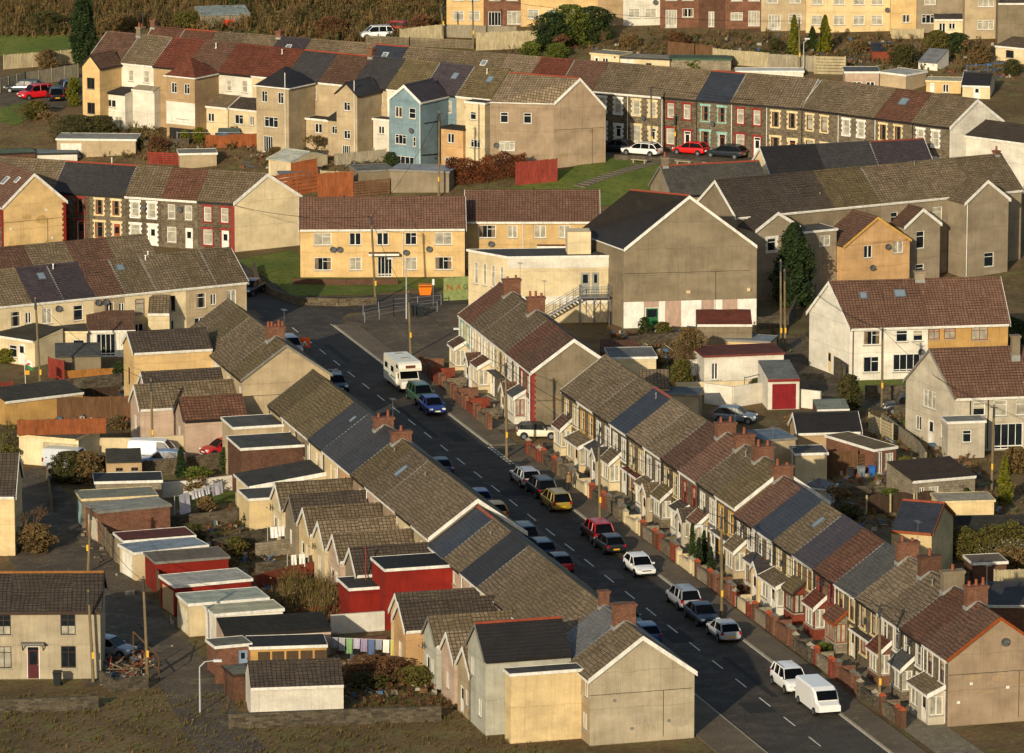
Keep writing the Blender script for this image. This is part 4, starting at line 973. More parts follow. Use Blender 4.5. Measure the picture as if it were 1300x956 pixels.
# --- C: left stone row
RC=Row((68,242),(297,257),5.3); cw=RC.L/5
for i in range(-3,5):
    rf={-3:'tan',-2:'tan',-1:'tan',0:'slate',1:'slate',2:'tan',3:'redbrown',4:'tan'}[i]
    fr,sur,pn=[('b','r','cur'),('o','c','cur'),('w','w','net'),('w','b','net'),('w','r','net')][max(i,0)]
    cn={'r':'red','c':'cream','w':'white','b':'no painted'}[sur]
    lb=f"stone house with {TN[rf]} roof and {cn} surrounds, {ORD[4-i]} from the cream gable" if i>=0 else f"{TN[rf]} roofed stone house behind the yellow gable, {ORD[-1-i]} left of the slate pair"
    h=house(RC,i*cw,'terraced_house',lb,group='left stone terrace')
    if sur=='b': sur=None
    block(h,(0,0,0),0,cw-.006,6.2,5.3,7.9,'stone' if i%2 else 'stone2',rf,wins={'f':[(1.15,3.1,.85,1.55,'sash',fr,pn,sur),(3.1,3.1,.85,1.55,'sash',fr,pn,sur),(1.15,.6,1.05,1.65,'top',fr,pn,sur),(3.15,.1,.85,2.15,'door',{'o':'o','b':'b'}.get(fr,'w'),'dark',sur)]},verge='r' if i==4 else '',vcol='w',gut='w' if i in(2,3) else 'k',party=[0] if i in(0,2) else None,ridgecol='8c3f22' if i in(0,1) else None,skr=4.8 if i==4 else 0,gwall='cream' if i==4 else None)
    if i in (0,2,3): dish(h,(2.2,-.02,4.2))
    if i==1: vent(h,1,3.6,7.8,.7,'w')
    if i==4:
        c=MB(); c.box(cw-.35,cw+.04,-.03,-.003,0,5.2); part('corner_strip',c,pm('r'),h)
# --- G: yellow gable at the left edge
ga=P(82.5,254.7,5.2); gb=P(4,262,5.2); 
g_u=Vector((math.sin(R(150)),math.cos(R(150)),0))
class RowX(Row):
    def __init__(s,A,u,zb,L): s.A=A; s.u=u; s.v=Vector((-u.y,u.x,0)); s.rz=math.atan2(u.y,u.x); s.zb=zb; s.L=L; s.he=0
RG=RowX(gb-g_u*12,g_u,0,12)
for k in range(2):
    h=house(RG,k*6,'terraced_house',['brown-roofed house behind the plain yellow gable at the left edge','plain yellow gable-ended house with skylights at the left edge'][k])
    block(h,(0,0,0),0,5.995,7.2,5.2,8.3,'stone','smooth',wins={'f':[(4.8,3.1,.8,1.4,'sash','w','net','r')]},verge='r' if k else '',vcol='w',gut='w')
    if k:
        skylight(h,2,2.2,6,7.2,5.2,8.3,.8,1.1,'w'); skylight(h,4.2,2.6,6,7.2,5.2,8.3,.6,.8,'w')
        c=MB(); c.box(6.0,6.03,0,7.2,-1,5.2); c.poly([(6.03,0,5.2),(6.03,7.2,5.2),(6.03,3.6,8.28)]); part('gable_render',c,wm('yellow'),h)
        c=MB(); 
        for q in range(18): c.box(6.031,6.05,6.9-(.15 if q%2 else 0),7.21,q*.28,q*.28+.27); c.box(5.6-(.15 if q%2 else 0),6.04,-.03,-.003,q*.28,q*.28+.27)
        part('corner_quoins',c,pm('r'),h)
# --- D: left terrace with backs to us
RD=Row((0,388),(313,357),5.2); dd=RD.L/8; D_u=RD
DW=['cream','cream','cream','beige','cream','cream','beige','beige','cream']
DF=[(1,'w'),(0,'w'),(1,'w'),(1,'w'),(0,'b'),(1,'b'),(0,'w'),(1,'w')]
Dr=['tan','purple','purple','brown','tan','tan2','tan','tan','tan']
for i in range(-1,8):
    rf=Dr[i] if i>=0 else 'tan'
    h=house(RD,i*dd,'terraced_house',f"cream-backed house, {TN[rf]} roof, {ORD[7-i]} from right end of middle-left row",group='middle left terrace seen from behind')
    fr=DF[i][1]
    wf=[(1.6,3.0,1.0,1.5,'case2' if i%2 else 'top',fr,['cur','net','dark'][i%3])]
    if i%3==0: wf.append((2.9,3.2,.6,1.1,'case2',fr,'dark'))
    wf.append((1.4,.9,1.1,1.2,'case2','w','dark'))
    block(h,(0,0,0),0,dd-.006,7.4,5.2,7.8,DW[i] if i>=0 else 'cream',rf,wins={'f':wf},verge='r' if i==7 else '',vcol='w',gut='w',party=[0] if i in(2,4,5,7) else None)
    if i in (1,): skylight(h,2.2,2.6,dd,7.4,5.2,7.8,.8,.9)
    if i in (4,): skylight(h,.8,2.7,dd,7.4,5.2,7.8,.8,.8)
    if i in(2,5): vent(h,.5,3.2,7.4,.6,'w')
    if i in (3,): dish(h,(.3,-.02,4.6)); dish(h,(1.1,-.02,4.6))
    if i==2: dish(h,(-.6,-.02,4.4))
    if i in(0,5): vent(h,.9,3.5,7.5,.8,'w')
R2=RowX(RD.at(-4,11.5),RD.u,0,30)
for i in range(6):
    h=house(R2,i*4.4,'terraced_house',f"mossy brown roof behind the middle-left row, {ORD[i]} from the photo's left edge",group='roofs behind the middle left terrace')
    block(h,(0,0,0),0,4.39,7.2,5.2,7.7,'cream','tan' if i%2 else 'brown',wins={'f':[(2,3,1,1.4,'case2','w','net')]},verge='',gut='w')

# --- H: grey three-storey row on the right
RH=Row((935,275),(1297,240),8.2); hw=RH.L/6
for i in range(6):
    rf=['dark','dark','moss','tan','tan','tan'][i]
    h=house(RH,i*hw,'terraced_house',f"tall grey-brown house, {TN[rf]} roof, {ORD[5-i]} from right end of the three-storey row",group='grey three-storey row on the right')
    wf={0:[],1:[(3,5.5,1.8,1.2,'case3','w','net')],2:[(3.2,5.6,1.4,1.1,'case2','w','dark')],3:[(1.6,5.4,.85,1.7,'top','w','dark')],4:[(.5+.6,5.4,1.2,1.8,'top','w','net')],5:[]}[i]
    block(h,(0,0,0),0,hw-.006,8.0,8.2,11.2,'gbrown' if i<3 else 'grey',rf,wins={'f':wf},verge='l' if i==0 else 'r' if i==5 else '',vcol='w',gut='w',party=[0] if i==3 else None)
    if i==4: pipe(h,[(2.9,-.1,8.1),(2.9,-.1,.2)],'w'); vent(h,.6,3.6,10.9,.5)
    if i==1: vent(h,5,1.4,9.2,.3)
    if i==5: chimney(h,5.2,4,11.2,wx=.5,wy=.6,n=1,h=.5)
    if i==4: # tall wing
        block(h,(2.4+5.3,-3.2,0),math.pi/2,3.2,5.3,8.0,10.0,'grey','tan','gable',{'l':[(3.0,1.1,1.2,1.5,'top','w','dark')]},'l',vcol='w',gut='w',names=('rear_wing_wall','rear_wing_roof'),oh=.2)
        pipe(h,[(2.6,-3.3,8),(2.6,-3.3,.2)],'w')
    if i==0:
        block(h,(5.3,-3.2,0),math.pi/2,3.2,4.9,7.3,8.8,'grey','dark','gable',{'l':[(1.8,5.0,1.0,1.3,'top','w','dark','w')]},'l',vcol='w',gut='w',names=('rear_wing_wall','rear_wing_roof'),oh=.2)
    if i==1:
        block(h,(.0,-3.4,0),0,4.0,3.4,6.6,6.6,'grey','55524b','flat',{'f':[(2.6,5.0,1.3,1.1,'case3','w','net')]},vcol='w',names=('extension_wall','extension_roof'))
        block(h,(4.1+7.9,-4.6,0),math.pi/2,4.6,7.9,5.0,7.6,'orange','brown','gable',{'l':[(2.9,3.6,1.0,1.3,'case2','w','dark'),(6.5,3.8,1.2,1.3,'case2','w','net'),(6.0,.1,1.2,.9,'case2','w','dark')]},'l',vcol='y',gut='n',names=('rear_wing_wall','rear_wing_roof'),oh=.12)
        dish(h,(9.2,-4.62,4.6));dish(h,(7.4,-4.62,2.6))
    if i==3:
        block(h,(1.2+4.3,-2.6,0),math.pi/2,2.6,4.3,6.0,7.6,'grey','brown','gable',{'l':[(1.9,3.6,1.0,1.8,'top','w','dark'),(1.9,.6,1.0,1.4,'top','w','dark')]},'l',vcol='w',gut='w',names=('rear_wing_wall','rear_wing_roof'),oh=.15)
# --- I: slate-roofed row behind
b0=P(853,248,5.4)
RI=RowX(Vector((b0.x,b0.y,0)),Vector((math.sin(R(72)),math.cos(R(72)),0)),1.6,9)
p0=P(853,248,6.0); RI.A=Vector((p0.x,p0.y,0))
h=house(RI,0,'slate_roofed_house','grey slate house with red ridge and small brick chimney below the upper street','house')
block(h,(0,0,0),0,11,6.8,4.4,6.9,'grey','grey','gable',{'f':[(4.0,2.3,1.4,1.4,'case2','w','dark','y')]},'l',vcol='g',gut='k',ridgecol='8c3f22')
chimney(h,.4,3.4,6.9,wx=.6,wy=.6,n=1,h=1.0,mat='gbrown')
p0=P(980,225,6.6)
RI=RowX(Vector((p0.x,p0.y,0)),Vector((math.sin(R(72)),math.cos(R(72)),0)),1.8,9)
for i in range(3):
    h=house(RI,i*6.2,'slate_roofed_house',['black-roofed house with white left verge below the upper stone row','middle dark slate house below the upper stone row','dark slate house right of the white strip below the upper row'][i],'house')
    block(h,(0,0,0),0,6.19,6.8,4.8,7.4,'cream',['black','slate','purple'][i],'gable',{},'l' if i==0 else 'r' if i==2 else '',vcol='w',gut='k',party=[0] if i==2 else None,ridgecol='7c3a26' if i==2 else None)
# --- J: white and ochre semi
RJ=Row((1079,414),(1280,408),5.2); 
for k in range(2):
    h=house(RJ,k*7.45,'semi_detached_house',['white rendered semi-detached house with wide window and dish','ochre semi-detached house with brown frames, right of the white half'][k],'house')
    W_=7.44 if k==0 else RJ.L-7.45
    J=lambda px:(px-1079)*RJ.L/201.-k*7.45
    wf=[(J(1107),3.35,1.6,1.35,'case3','w','cur'),(J(1145),3.55,1.1,1.1,'top','w','dark'),(J(1165.5),3.6,.95,1.0,'top','w','blind'),(J(1106.5),.75,1.5,1.5,'case3','w','dark'),(J(1151.5),.7,2.6,1.7,'patio','w','dark')] if k==0 else [(J(1186),3.7,1.1,1.0,'top2','o','net'),(J(1206),3.7,1.1,1.0,'top2','o','net'),(J(1244),3.5,1.6,1.3,'top2','o','net'),(J(1186),1.0,.8,1.6,'top','o','dark')]
    block(h,(0,0,0),0,W_,7.8,5.2,8.6,'white' if k==0 else 'ochre','redbrown' if 0 else 'smooth','gable',{'f':wf,'l':[(3.9,.1,.85,2.0,'door','c','dark')] if k==0 else []},'l' if k==0 else 'r',vcol='w',gut='w',oh=.3,skl=-2.2 if k==0 else 0)
    if k==0: dish(h,(J(1169),-.03,2.6)); skylight(h,1.8,2.6,7,7.8,5.2,8.6,.7,.8); skylight(h,5.3,2.7,7,7.8,5.2,8.6,1.1,.9); pipe(h,[(.3,-.1,5),(.3,-.1,.2)],'k')
    else:
        chimney(h,0,3.9,8.6,wx=.9,wy=.6,n=0,h=.9,mat='grey'); c=MB(); c.box(.05,.9,-.03,-.004,.0,2.4); part('red_panel',c,pm('r'),h)
# --- K: grey semi at the right edge
RK=Row((1212,503),(1300,500),5.0)
h=house(RK,0,'grey_semi_house','pale grey rendered house with brown roof at the right edge','house')
KX=lambda px:(px-1212)*RK.L/88
block(h,(0,0,0),0,13,7.4,5.0,8.4,'offw','smooth','gable',{'f':[(KX(1243),3.2,1.1,1.2,'top','w','blind'),(KX(1270),3.1,1.2,1.4,'top','w','net'),(KX(1297),3.1,1.0,1.4,'top','w','net'),(KX(1281),.1,2.6,2.3,'patio','w','dark'),(KX(1233),1.0,1.0,1.1,'case2','w','dark')],'l':[(3.6,3.2,2.0,1.6,'tri','w','net'),(2.0,.9,.8,1.3,'case2','w','dark'),(3.9,.1,.9,2.1,'door','w','dark'),(5.8,.9,.9,1.2,'case2','w','dark')]},'l',vcol='g',gut='w',oh=.25,skl=-2.6)
chimney(h,6.1,2.8,7.9,wx=.7,wy=.7,n=0,h=1.8,mat='gbrown'); pipe(h,[(.5+.9,-.1,4.9),(1.4,-.1,1),(2.1,-.1,1.2)],'k'); pipe(h,[(3.0,-.1,4.9),(3.0,-.1,.2)],'k')
sh=block(h,(-1.2,-2.6,0),0,3.3,2.2,3.2,3.2,'offw','7b7d78','flat',{'f':[(1.7,1.4,.8,1.1,'top','w','dark')]},vcol='w',names=('porch_wall','porch_roof'))
# --- M: stone-grey house bottom left
RM=Row((-25,775.5),(127,774.7),5.2)
MX=lambda px:(px+25)*RM.L/152
h=house(RM,0,'grey_house','plain grey rendered house with brown roof and maroon front door, bottom left','house')
block(h,(0,0,0),0,RM.L,7.0,5.2,7.15,'greyl','dark','gable',{'f':[(MX(86),3.35,1.1,1.55,'top2','n','half'),(MX(4),3.35,1.1,1.55,'top2','n','half'),(MX(86),.85,1.1,1.65,'top2','n','dark'),(MX(4),.85,1.1,1.65,'top2','n','net'),(MX(41),.05,.95,2.45,'door','4a1518','dark')]},'r',vcol='k',gut='n',oh=.2,ridgecol='8c5a22')
c=MB(); c.box(MX(41)-.85,MX(41)+.85,-.7,0,2.72,2.84); part('door_canopy',c,pm('g'),h)
for x in(-.75,.75):
    c=MB(); c.seg((MX(41)+x,-.55,2.7),(MX(41)+x,-.02,2.2),.04); part('canopy_bracket',c,pm('k'),h)
# --- left edge cream house
p=P(18,629,5.0)
h=thing('cream_edge_house','cream house end with dark roof cut by the left edge','house',(p.x-8,p.y,0),0)
block(h,(0,0,0),0,8,7.0,5.0,7.6,'lyellow','dark','gable',{'f':[(2.5,3,1.1,1.3,'case2','w','net')],'r':[]},'r',vcol='w',gut='w')

# weathering with a shape of its own on the big blank walls
def bits(h,ox,oy,rz,L,H,seed,c1,c2):
    random.seed(seed); m=MB()
    for k in range(5):
        x=random.uniform(.4,L-1.6); z=random.uniform(.3,H-1.2); a,b=random.uniform(.5,1.8),random.uniform(.3,1.1); n=9
        m.poly([(x+a/2+math.cos(6.283*i/n)*a/2*random.uniform(.75,1.1),-.006-.001*k,z+b/2+math.sin(6.283*i/n)*b/2*random.uniform(.75,1.1)) for i in range(n)])
    part('render_patch',m,render_(c1,.3),h,(ox,oy,0),rz)
    m=MB()
    for k in range(3): x=random.uniform(.5,L-.8); z=random.uniform(.8,H-.5); m.box(x,x+.24,-.03,-.0,z,z+.2)
    part('wall_vent',m,pm(c2),h,(ox,oy,0),rz)
    m=MB(); z=H*random.uniform(.5,.8); x=0
    while x<L-.5: m.seg((x,-.03,z),(x+.5,-.03,z+random.uniform(-.02,.02)),.018,k=4); x+=.5
    m.seg((L*.7,-.03,z),(L*.7,-.03,.3),.018,k=4); part('cable',m,pm('k'),h,(ox,oy,0),rz)
for o in list(COL.objects):
    lb=o.get('label','')
    if lb.startswith('stone house') and 'twentieth from the far end' in lb: bits(o,pw+.03,0,math.pi/2,7.7,5,1,'9a8568','w')
    if 'twentieth from the far end of the left row' in lb: bits(o,pe+.03,0,math.pi/2,7.7,4.6,2,'a89c86','g')
    if 'sixth from far end of short' in lb: bits(o,w1+.03,0,math.pi/2,7.7,5,3,'86745a','g')
    if lb.startswith('big windowless hall'): bits(o,hb.x-ha.x,hb.y-ha.y,math.atan2(hc.y-hb.y,hc.x-hb.x),13,7.4,4,'746650','g')
    if lb.startswith('plain yellow gable'): bits(o,6.04,0,math.pi/2,7.2,5,5,'b99a62','w')
    if 'first from the cream gable' in lb: pass
    if lb.startswith('big grey-brown pebble'): bits(o,e_b.x-e_a.x,e_b.y-e_a.y,math.atan2(e_c.y-e_b.y,e_c.x-e_b.x),6.5,7,6,'88775c','g')
    if lb.startswith('terraced house with') and 'first from the near end above' in lb: bits(o,4.5,0,math.pi/2,8,5.4,7,'a6967a','g')
# ================= smaller buildings given by the front edge of their roof
def bldr(name,label,cat,a,b,h,dep,wall,roof,rk='flat',hr=None,zb=None,group=None,**k):
    g=PG((a[0]+b[0])/2,(a[1]+b[1])/2+h*14); zb=g.z if zb is None else zb
    A,B=P(*a,h+zb),P(*b,h+zb); u=(B-A);u.z=0;L=u.length;u.normalize()
    o=thing(name,label,cat,(A.x,A.y,zb),math.atan2(u.y,u.x),group)
    block(o,(0,0,0),0,L,dep,h,hr or h,wall,roof,rk,**k); return o,L
GG='garages along the back lane'
gd=lambda y,c='b7b09c',w=2.3:(y,.02,w,1.95,'gdoor',c)
bldr('garage','dark flat-roofed garage nearest the white garden walls','garage',(121,613),(205,611),2.3,3.2,'block','33312e',group=GG,wins={'l':[gd(1.6,'7d8c8c')]})
bldr('garage','brown-sided garage with mossy grey roof and cream fascia','garage',(104.5,635),(199,630),2.4,3.2,'gbrown','7d7c6a',vcol='c',group=GG,wins={'l':[gd(1.6,'8aa0a2')]})
bldr('garage','red brick garage with pale roof, full side wall showing','garage',(126,651),(216,642),2.6,3.2,'brick','8f8d80',vcol='g',group=GG,wins={'l':[gd(1.6)]})
bldr('garage','garage with deep white fascia under a rusty roof','garage',(158,688),(247,681),2.3,3.0,'block','5a2c20',group=GG,wins={'l':[gd(1.5,'8a7f6a')]})
bldr('garage','cream garage with shiny blue-grey sheet roof','garage',(171,703),(263,693),2.2,3.2,'cream','7f8a90',group=GG,wins={'l':[gd(1.5,'d8d4c6')]})
bldr('garage','dark red painted garage under a brown-grey flat roof','garage',(198,715),(290,708),2.4,3.4,'red','6a5f50',vcol='g',group=GG,wins={'l':[gd(1.6,'6e2018')]})
bldr('garage','cream-fronted garage with red side strip and stained pale roof','garage',(222,745),(319,736),2.4,3.6,'red','a39f92',group=GG,wins={'l':[gd(1.8,'b59a70',2.8)]})
bldr('garage','garage with pale green-grey roof and cream double door','garage',(240,768),(340,760),2.5,3.4,'cream','a3a795',group=GG,wins={'l':[gd(1.7,'c9c0a4',2.6)]})
bldr('garage','white walled garage with red door frame and cream roof','garage',(273,781),(359,774),2.5,2.8,'white','b0ab8c',group=GG,wins={'f':[(2.2,1.2,.9,.6,'case2','n','dark')],'l':[gd(1.0,'d0cdc2',1.3)]},low=None)
bldr('outhouse','long low pinkish outhouse with black felt roof','outbuilding',(284,806),(420,798),2.2,3.0,'pink','26241f','lean',2.7,gut='k',wins={'f':[(4.2,.9,1.0,1.0,'case2','w','dark')]})
bldr('shed','long brown timber shed with white fascia behind the lane','shed',(318,823),(414,820),2.1,3.2,'ochre','2b2825',wins={'f':[(1+k*1.05,.1,.9,1.7,'gdoor','4c3a26') for k in range(5)]})
bldr('outhouse','small brick outhouse with greenish flat roof beside the lane','outbuilding',(297,858),(352,853),2.0,2.6,'brick2','6f6c58',vcol='n')
bldr('outhouse','dark tiled outbuilding under the bottom washing yard','outbuilding',(318,872),(436,868),2.3,4.2,'white','dark','gable',3.5,gut='w')
bldr('brick_store','low red brick store with blue door by the white garage','outbuilding',(274,822),(318,818),2.2,2.2,'brick','6a6558',wins={'f':[(2.1,.1,.7,1.7,'bdoor','7d8fa3','dark')]})
# cream garage with orange fence on top
o,L=bldr('garage','cream garage topped by an orange timber fence','garage',(24,553),(95,559),2.5,5.0,'cream','5a5548',vcol='c',wins={'f':[(4.0,.05,3.4,2.1,'gdoor','ab9f80')]})
o2,L2=bldr('extension','white gabled conservatory extension with patio doors, left of the yellow wing','extension',(110,420),(172,419),2.6,4.5,'white','brown','lean',3.6,gut='w',wins={'f':[(1.8,.1,1.8,2.2,'patio','w','dark'),(3.9,.8,.9,1.3,'case2','w','dark')]})
bldr('extension','cream flat-roofed back extension with dish and two windows','extension',(42,422),(110,422),2.6,4,'cream','4a463e',vcol='c',wins={'f':[(1.9,.8,1.3,1.1,'top','w','net'),(4.3,.8,1.1,1.1,'top','w','dark')]})
bldr('extension','low cream lean-to extension at the left edge with dish','extension',(-14,424),(44,433),2.5,4,'cream','3a372f','lean',3.1,gut='w',wins={'f':[(3.0,.6,1.0,1.2,'top','w','dark'),(4.1,.1,.9,1.9,'door','w','dark')]})
bldr('gabled_outbuilding','small tiled gable beside the cream back extensions','outbuilding',(188,397),(215,397),3.4,4,'cream','tan','gable',4.6,gut='w')
bldr('shed','weathered grey shed with felt roof behind an orange fence','shed',(70,453),(128,452),2.0,3.2,'gbrown','4b4b48','lean',2.6,gut='')
bldr('shed','beige timber garden shed with two small dark windows','shed',(135,587),(180,586),1.9,2.4,'b08f62' if 0 else 'tan','3c3a34','lean',2.5,gut='',wins={'f':[(1.1,1.1,.6,.3,'case2','n','dark'),(2.4,1.1,.6,.3,'case2','n','dark')]})
bldr('shed','long low timber shed with dark sheet roof at the left edge','shed',(6,510),(105,498),2.2,3.5,'ochre','3d3a34','lean',2.7,gut='w')
# right side yards
bldr('brick_shed','dilapidated whitewashed outhouse with rusty roof edge and small window','outbuilding',(894,453),(995,449),2.8,4.5,'white','5a3026','flat',vcol='6a3328',wins={'f':[(1.0,.6,.6,1.6,'case2','w','dark'),(5.6,.6,.9,1.6,'top','w','dark')]})
bldr('garage','white garage with bright red door and grey sheet roof','garage',(975,482),(1015,481),2.8,5.5,'white','5f6260','lean',3.4,gut='r',wins={'f':[(1.5,.02,2.2,2.35,'gdoor','7a1418')]})
bldr('flat_roofed_extension','cream flat-roofed extension behind the short right terrace','extension',(775,455),(833,454),3.0,4.5,'cream','6a6a66')
bldr('outhouse','tall brown rendered outhouse with rust-red sheet roof','outbuilding',(885,412),(955,412),3.4,4,'gbrown','6a3626','lean',4.0,gut='w',wins={'f':[(2,.9,1,.5,'case2','n','dark')]})
bldr('outhouse','cream and orange outhouse with sloping grey roof','outbuilding',(921,432),(977,435),2.0,3,'lyellow','7d8386','flat',vcol='g')
bldr('outhouse','low tiled store among rubble behind the white verge','outbuilding',(762,448),(810,448),1.4,3,'brick','redbrown','lean',2.0,gut='')
bldr('outhouse','grey felt-roofed block with beige wall behind the blue slate roof','outbuilding',(812,500),(887,502),2.6,3.0,'beige','5c5f60','flat',vcol='g')
bldr('outhouse','mossy tiled lean-to behind the right terrace ridge','outbuilding',(812,492),(850,492),3.0,3.0,'beige','tan','lean',4.0,gut='')
bldr('shed','small brown and red garden shed with pale roof','shed',(1037,520),(1078,519),1.8,2.2,'brick2','6c7268','lean',2.2,gut='w',wins={'f':[(1.6,.9,.6,.5,'case2','w','dark')]})
bldr('garage','low building with dark brown roof and white bargeboards','garage',(1013,549),(1092,547),1.9,4.0,'tan','black','gable',3.1,verge='lr',gut='w')
bldr('garden_room','red brick garden room with flat beige side and white windows','outbuilding',(1110,572),(1138,568),2.3,7,'brick','6a5a40','flat',wins={'f':[(.6,.2,.5,1.9,'case2','w','dark'),(1.6,.5,.9,1.4,'tri','w','net')]})
bldr('garage','cream rendered flat garage wall in the yard behind the terrace','garage',(1010,577),(1050,576),2.5,3,'cream','4f4c47','flat')
bldr('outhouse','brick and render outhouse with blue-grey sheet roof','outbuilding',(970,560),(1010,557),3.0,4,'beige','66727c','flat',vcol='g')
bldr('outbuilding','stone outbuilding with wide brown felt roof and white fascia','outbuilding',(1158,611),(1238,604),2.4,5,'block','3c3027','lean',3.0,gut='w',wins={'f':[(.9,.3,.5,1.5,'case2','w','dark'),(2.0,.3,.9,1.5,'tri','w','net')]})
bldr('garage','cream garage with sagging pale roof by the garden arches','garage',(1192,638),(1262,636),2.0,3,'lyellow','9b917a','flat',vcol='c')
bldr('long_shed','long black felt-roofed shed with a white translucent strip','shed',(1205,682),(1330,680),1.6,3.4,'white','2d2c28','gable',2.8,gut='')
bldr('brick_outhouse','low brown brick outhouse with flat roof behind the hedge','outbuilding',(1236,716),(1278,714),2.0,2.6,'brick2','6a5c4a','flat')
bldr('rear_extension','pale yellow extension with blue slate roof behind chimneys','extension',(1132,672),(1183,676),4.2,6.5,'lyellow','blue','gable',5.8,verge='r',gut='o',vcol='o',ridgecol='8c3f22')
bldr('outhouse','low dark-roofed outhouse behind the last right chimneys','outbuilding',(1254,768),(1330,768),2.4,4,'brick','slate','lean',3.2,gut='w')
bldr('summerhouse','white hipped summerhouse roof among the yards','outbuilding',(1020,617),(1048,620),1.6,2,'white','lgrey','hip',2.2,gut='')
# upper gardens
bldr('garage','pale corrugated garage with ridge roof below the blue house','garage',(341,202),(372,206),2.2,6,'cream','b0b0a2','gable',2.9,verge='l',vcol='c',gut='',wins={'f':[gd(1.4,'b9a988',2.2)]})
bldr('garage','grey blockwork garage with pale roof and small gable','garage',(495,216),(570,219),2.8,4,'grey','8b8f94','flat',vcol='g')
bldr('outhouse','grey-green low outhouse beside the orange fences','outbuilding',(455,218),(500,216),2.6,4,'gbrown','6a6a62','flat',vcol='g')
bldr('garage','long low beige garage with white roof edge at upper left','garage',(72,177),(172,178),2.4,4,'beige','8c8a80','flat',wins={'f':[gd(1.6,'d2cdbd',2.4)]})
bldr('shed','white shed with teal side and grey roof at upper left','shed',(48,196),(98,195),1.5,3,'white','6f7672','flat',vcol='k')
bldr('shed','green-roofed low shed behind the left stone row','shed',(0,196),(45,194),1.3,3,'brick2','5f6a55','flat',vcol='k')
bldr('shed','orange timber playhouse with felt roof below the cream house','shed',(276,172),(304,172),1.6,2.4,'orange','55605a','lean',2.0,gut='')
bldr('outhouse','pale flat-roofed outhouse with small window by orange fencing','outbuilding',(228,196),(275,195),1.9,3,'beige','7c7a70','flat')
bldr('outhouse','white shed with dark windows inside the orange fencing','shed',(357,224),(398,223),1.7,3,'white','7d8082','flat',vcol='g',wins={'f':[(1.7,.7,.9,.7,'case2','n','dark')]})
bldr('outhouse','cream low outhouses with two doors above the upper row','outbuilding',(750,68),(786,71),2.2,3,'cream','8a8474','flat',vcol='c',wins={'f':[(.8,.2,.7,1.7,'door','w','dark'),(2.0,.3,.8,1.5,'case2','w','dark')]})
bldr('outhouse','middle cream outhouse with garage door above the upper row','outbuilding',(781,73),(850,76),1.9,3,'cream','8a8474','flat',vcol='k',wins={'f':[gd(1.5,'c9c5b5',1.6),(4.2,.6,.7,.8,'case2','n','dark')]})
bldr('outhouse','low blockwork outhouse with green roof edge above the row','outbuilding',(850,75),(928,76),1.8,3,'block','4f5a46','flat',vcol='e')
bldr('garage','pale pink flat garage with white windows, behind the red-tiled roof','garage',(1073,92),(1116,92),2.4,4,'pink','5a5c5c','flat',wins={'f':[(1.4,.4,1.1,.9,'case2','w','dark'),(3.0,.4,1.0,.9,'case2','w','dark')]})
bldr('garage','beige rendered block joined to the pink flat garage','garage',(1117,92),(1150,96),2.4,4,'beige','a8a498','flat')
bldr('outhouse','yellow flat outhouse beside the gabled porch building','outbuilding',(1176,103),(1220,104),1.8,3,'yellow','b0a88c','flat',vcol='c',wins={'f':[(.7,.2,.5,1.4,'door','w','dark'),(2.3,.5,.7,1.0,'case2','w','dark')]})
bldr('garden_building','cream gabled garden building with dark roof and arched door','outbuilding',(1222,108),(1257,109),2.0,5,'cream','black','gable',3.0,verge='l',vcol='w',gut='w',wins={'f':[(1.7,.1,.8,1.7,'door','w','dark')]})
bldr('shed','red timber shed with dark felt roof in upper garden','shed',(1107,64),(1137,64),1.8,2.6,'brickr','2d343c','gable',2.4,gut='')
bldr('shed','grey tarpaulin-roofed shed with red base by bramble garden','shed',(1166,78),(1190,80),1.2,3,'white','6d6f70','lean',2.4,gut='')
bldr('outhouse','cream stone outhouse with one window at upper right','outbuilding',(1264,58),(1305,62),2.4,4,'cream','5a4c3c','lean',3.0,gut='w',wins={'f':[(2,1.1,1.1,.9,'top','n','dark')]})
bldr('stable','open corrugated stable with orange panels on the hillside','shed',(254,20),(318,18),2.0,4,'block','7d8682','lean',2.6,gut='',wins={'f':[(3.6,.5,1.4,.9,'gdoor','c0401c')]})
bldr('rooftop_shed','long white flat roof behind the blue slate roof','outbuilding',(935,91),(1020,91),1.0,2.5,'white','c8c6bc','flat')
# ---- estate houses along the top
TG='estate houses along the top edge'
def top(x0,x1,y,wall,wins,label,roof='dark',dep=7.5,**k):
    A,B=PG(x0,y),PG(x1,y-(x1-x0)*0); zb=min(A.z,B.z); A,B=P(x0,y,zb),P(x1,y,zb); L=(B-A).length
    o=thing('estate_house',label,'house',(A.x,A.y,zb),math.atan2((B-A).y,(B-A).x),TG); c=L/(x1-x0)
    w=[((px-x0)*c,z,ww,hh,kind,'w',pn) for px,z,ww,hh,kind,pn in wins]
    block(o,(0,0,0),0,L,dep,5.2,7.6,wall,roof,wins={'f':w},gut='w',**k); return o,c
W1=lambda xs,z=1.0,w=1.4,h=1.2,k='top2',p='net':[(x,z,w,h,k,p) for x in xs]
U_=lambda xs:[(x,3.5,1.4,1.2,'top2','net') for x in xs]
top(567,614,36,'yellow',W1([582,602])+U_([582,602]),'yellow rendered house at the left end of the top estate')
top(614.3,661,36,'brick',[(628,.1,1.6,2.0,'patio','dark'),(653,.5,1.8,1.7,'tri','net')]+U_([628,650]),'red brick house between two yellow houses at the top')
o,c=top(661.3,759,34,'yellow',W1([677,701,723,744])+U_([677,701,723,744]),'long yellow house behind the dark hedge at the top')
top(759.3,790.7,33,'tan',[],'plain tan gable section beside the long yellow house')
o,c=top(791,838,33,'white',W1([805,826])+U_([805,826]),'white rendered house next to the long yellow house'); dish(o,(4,-.02,3.0))
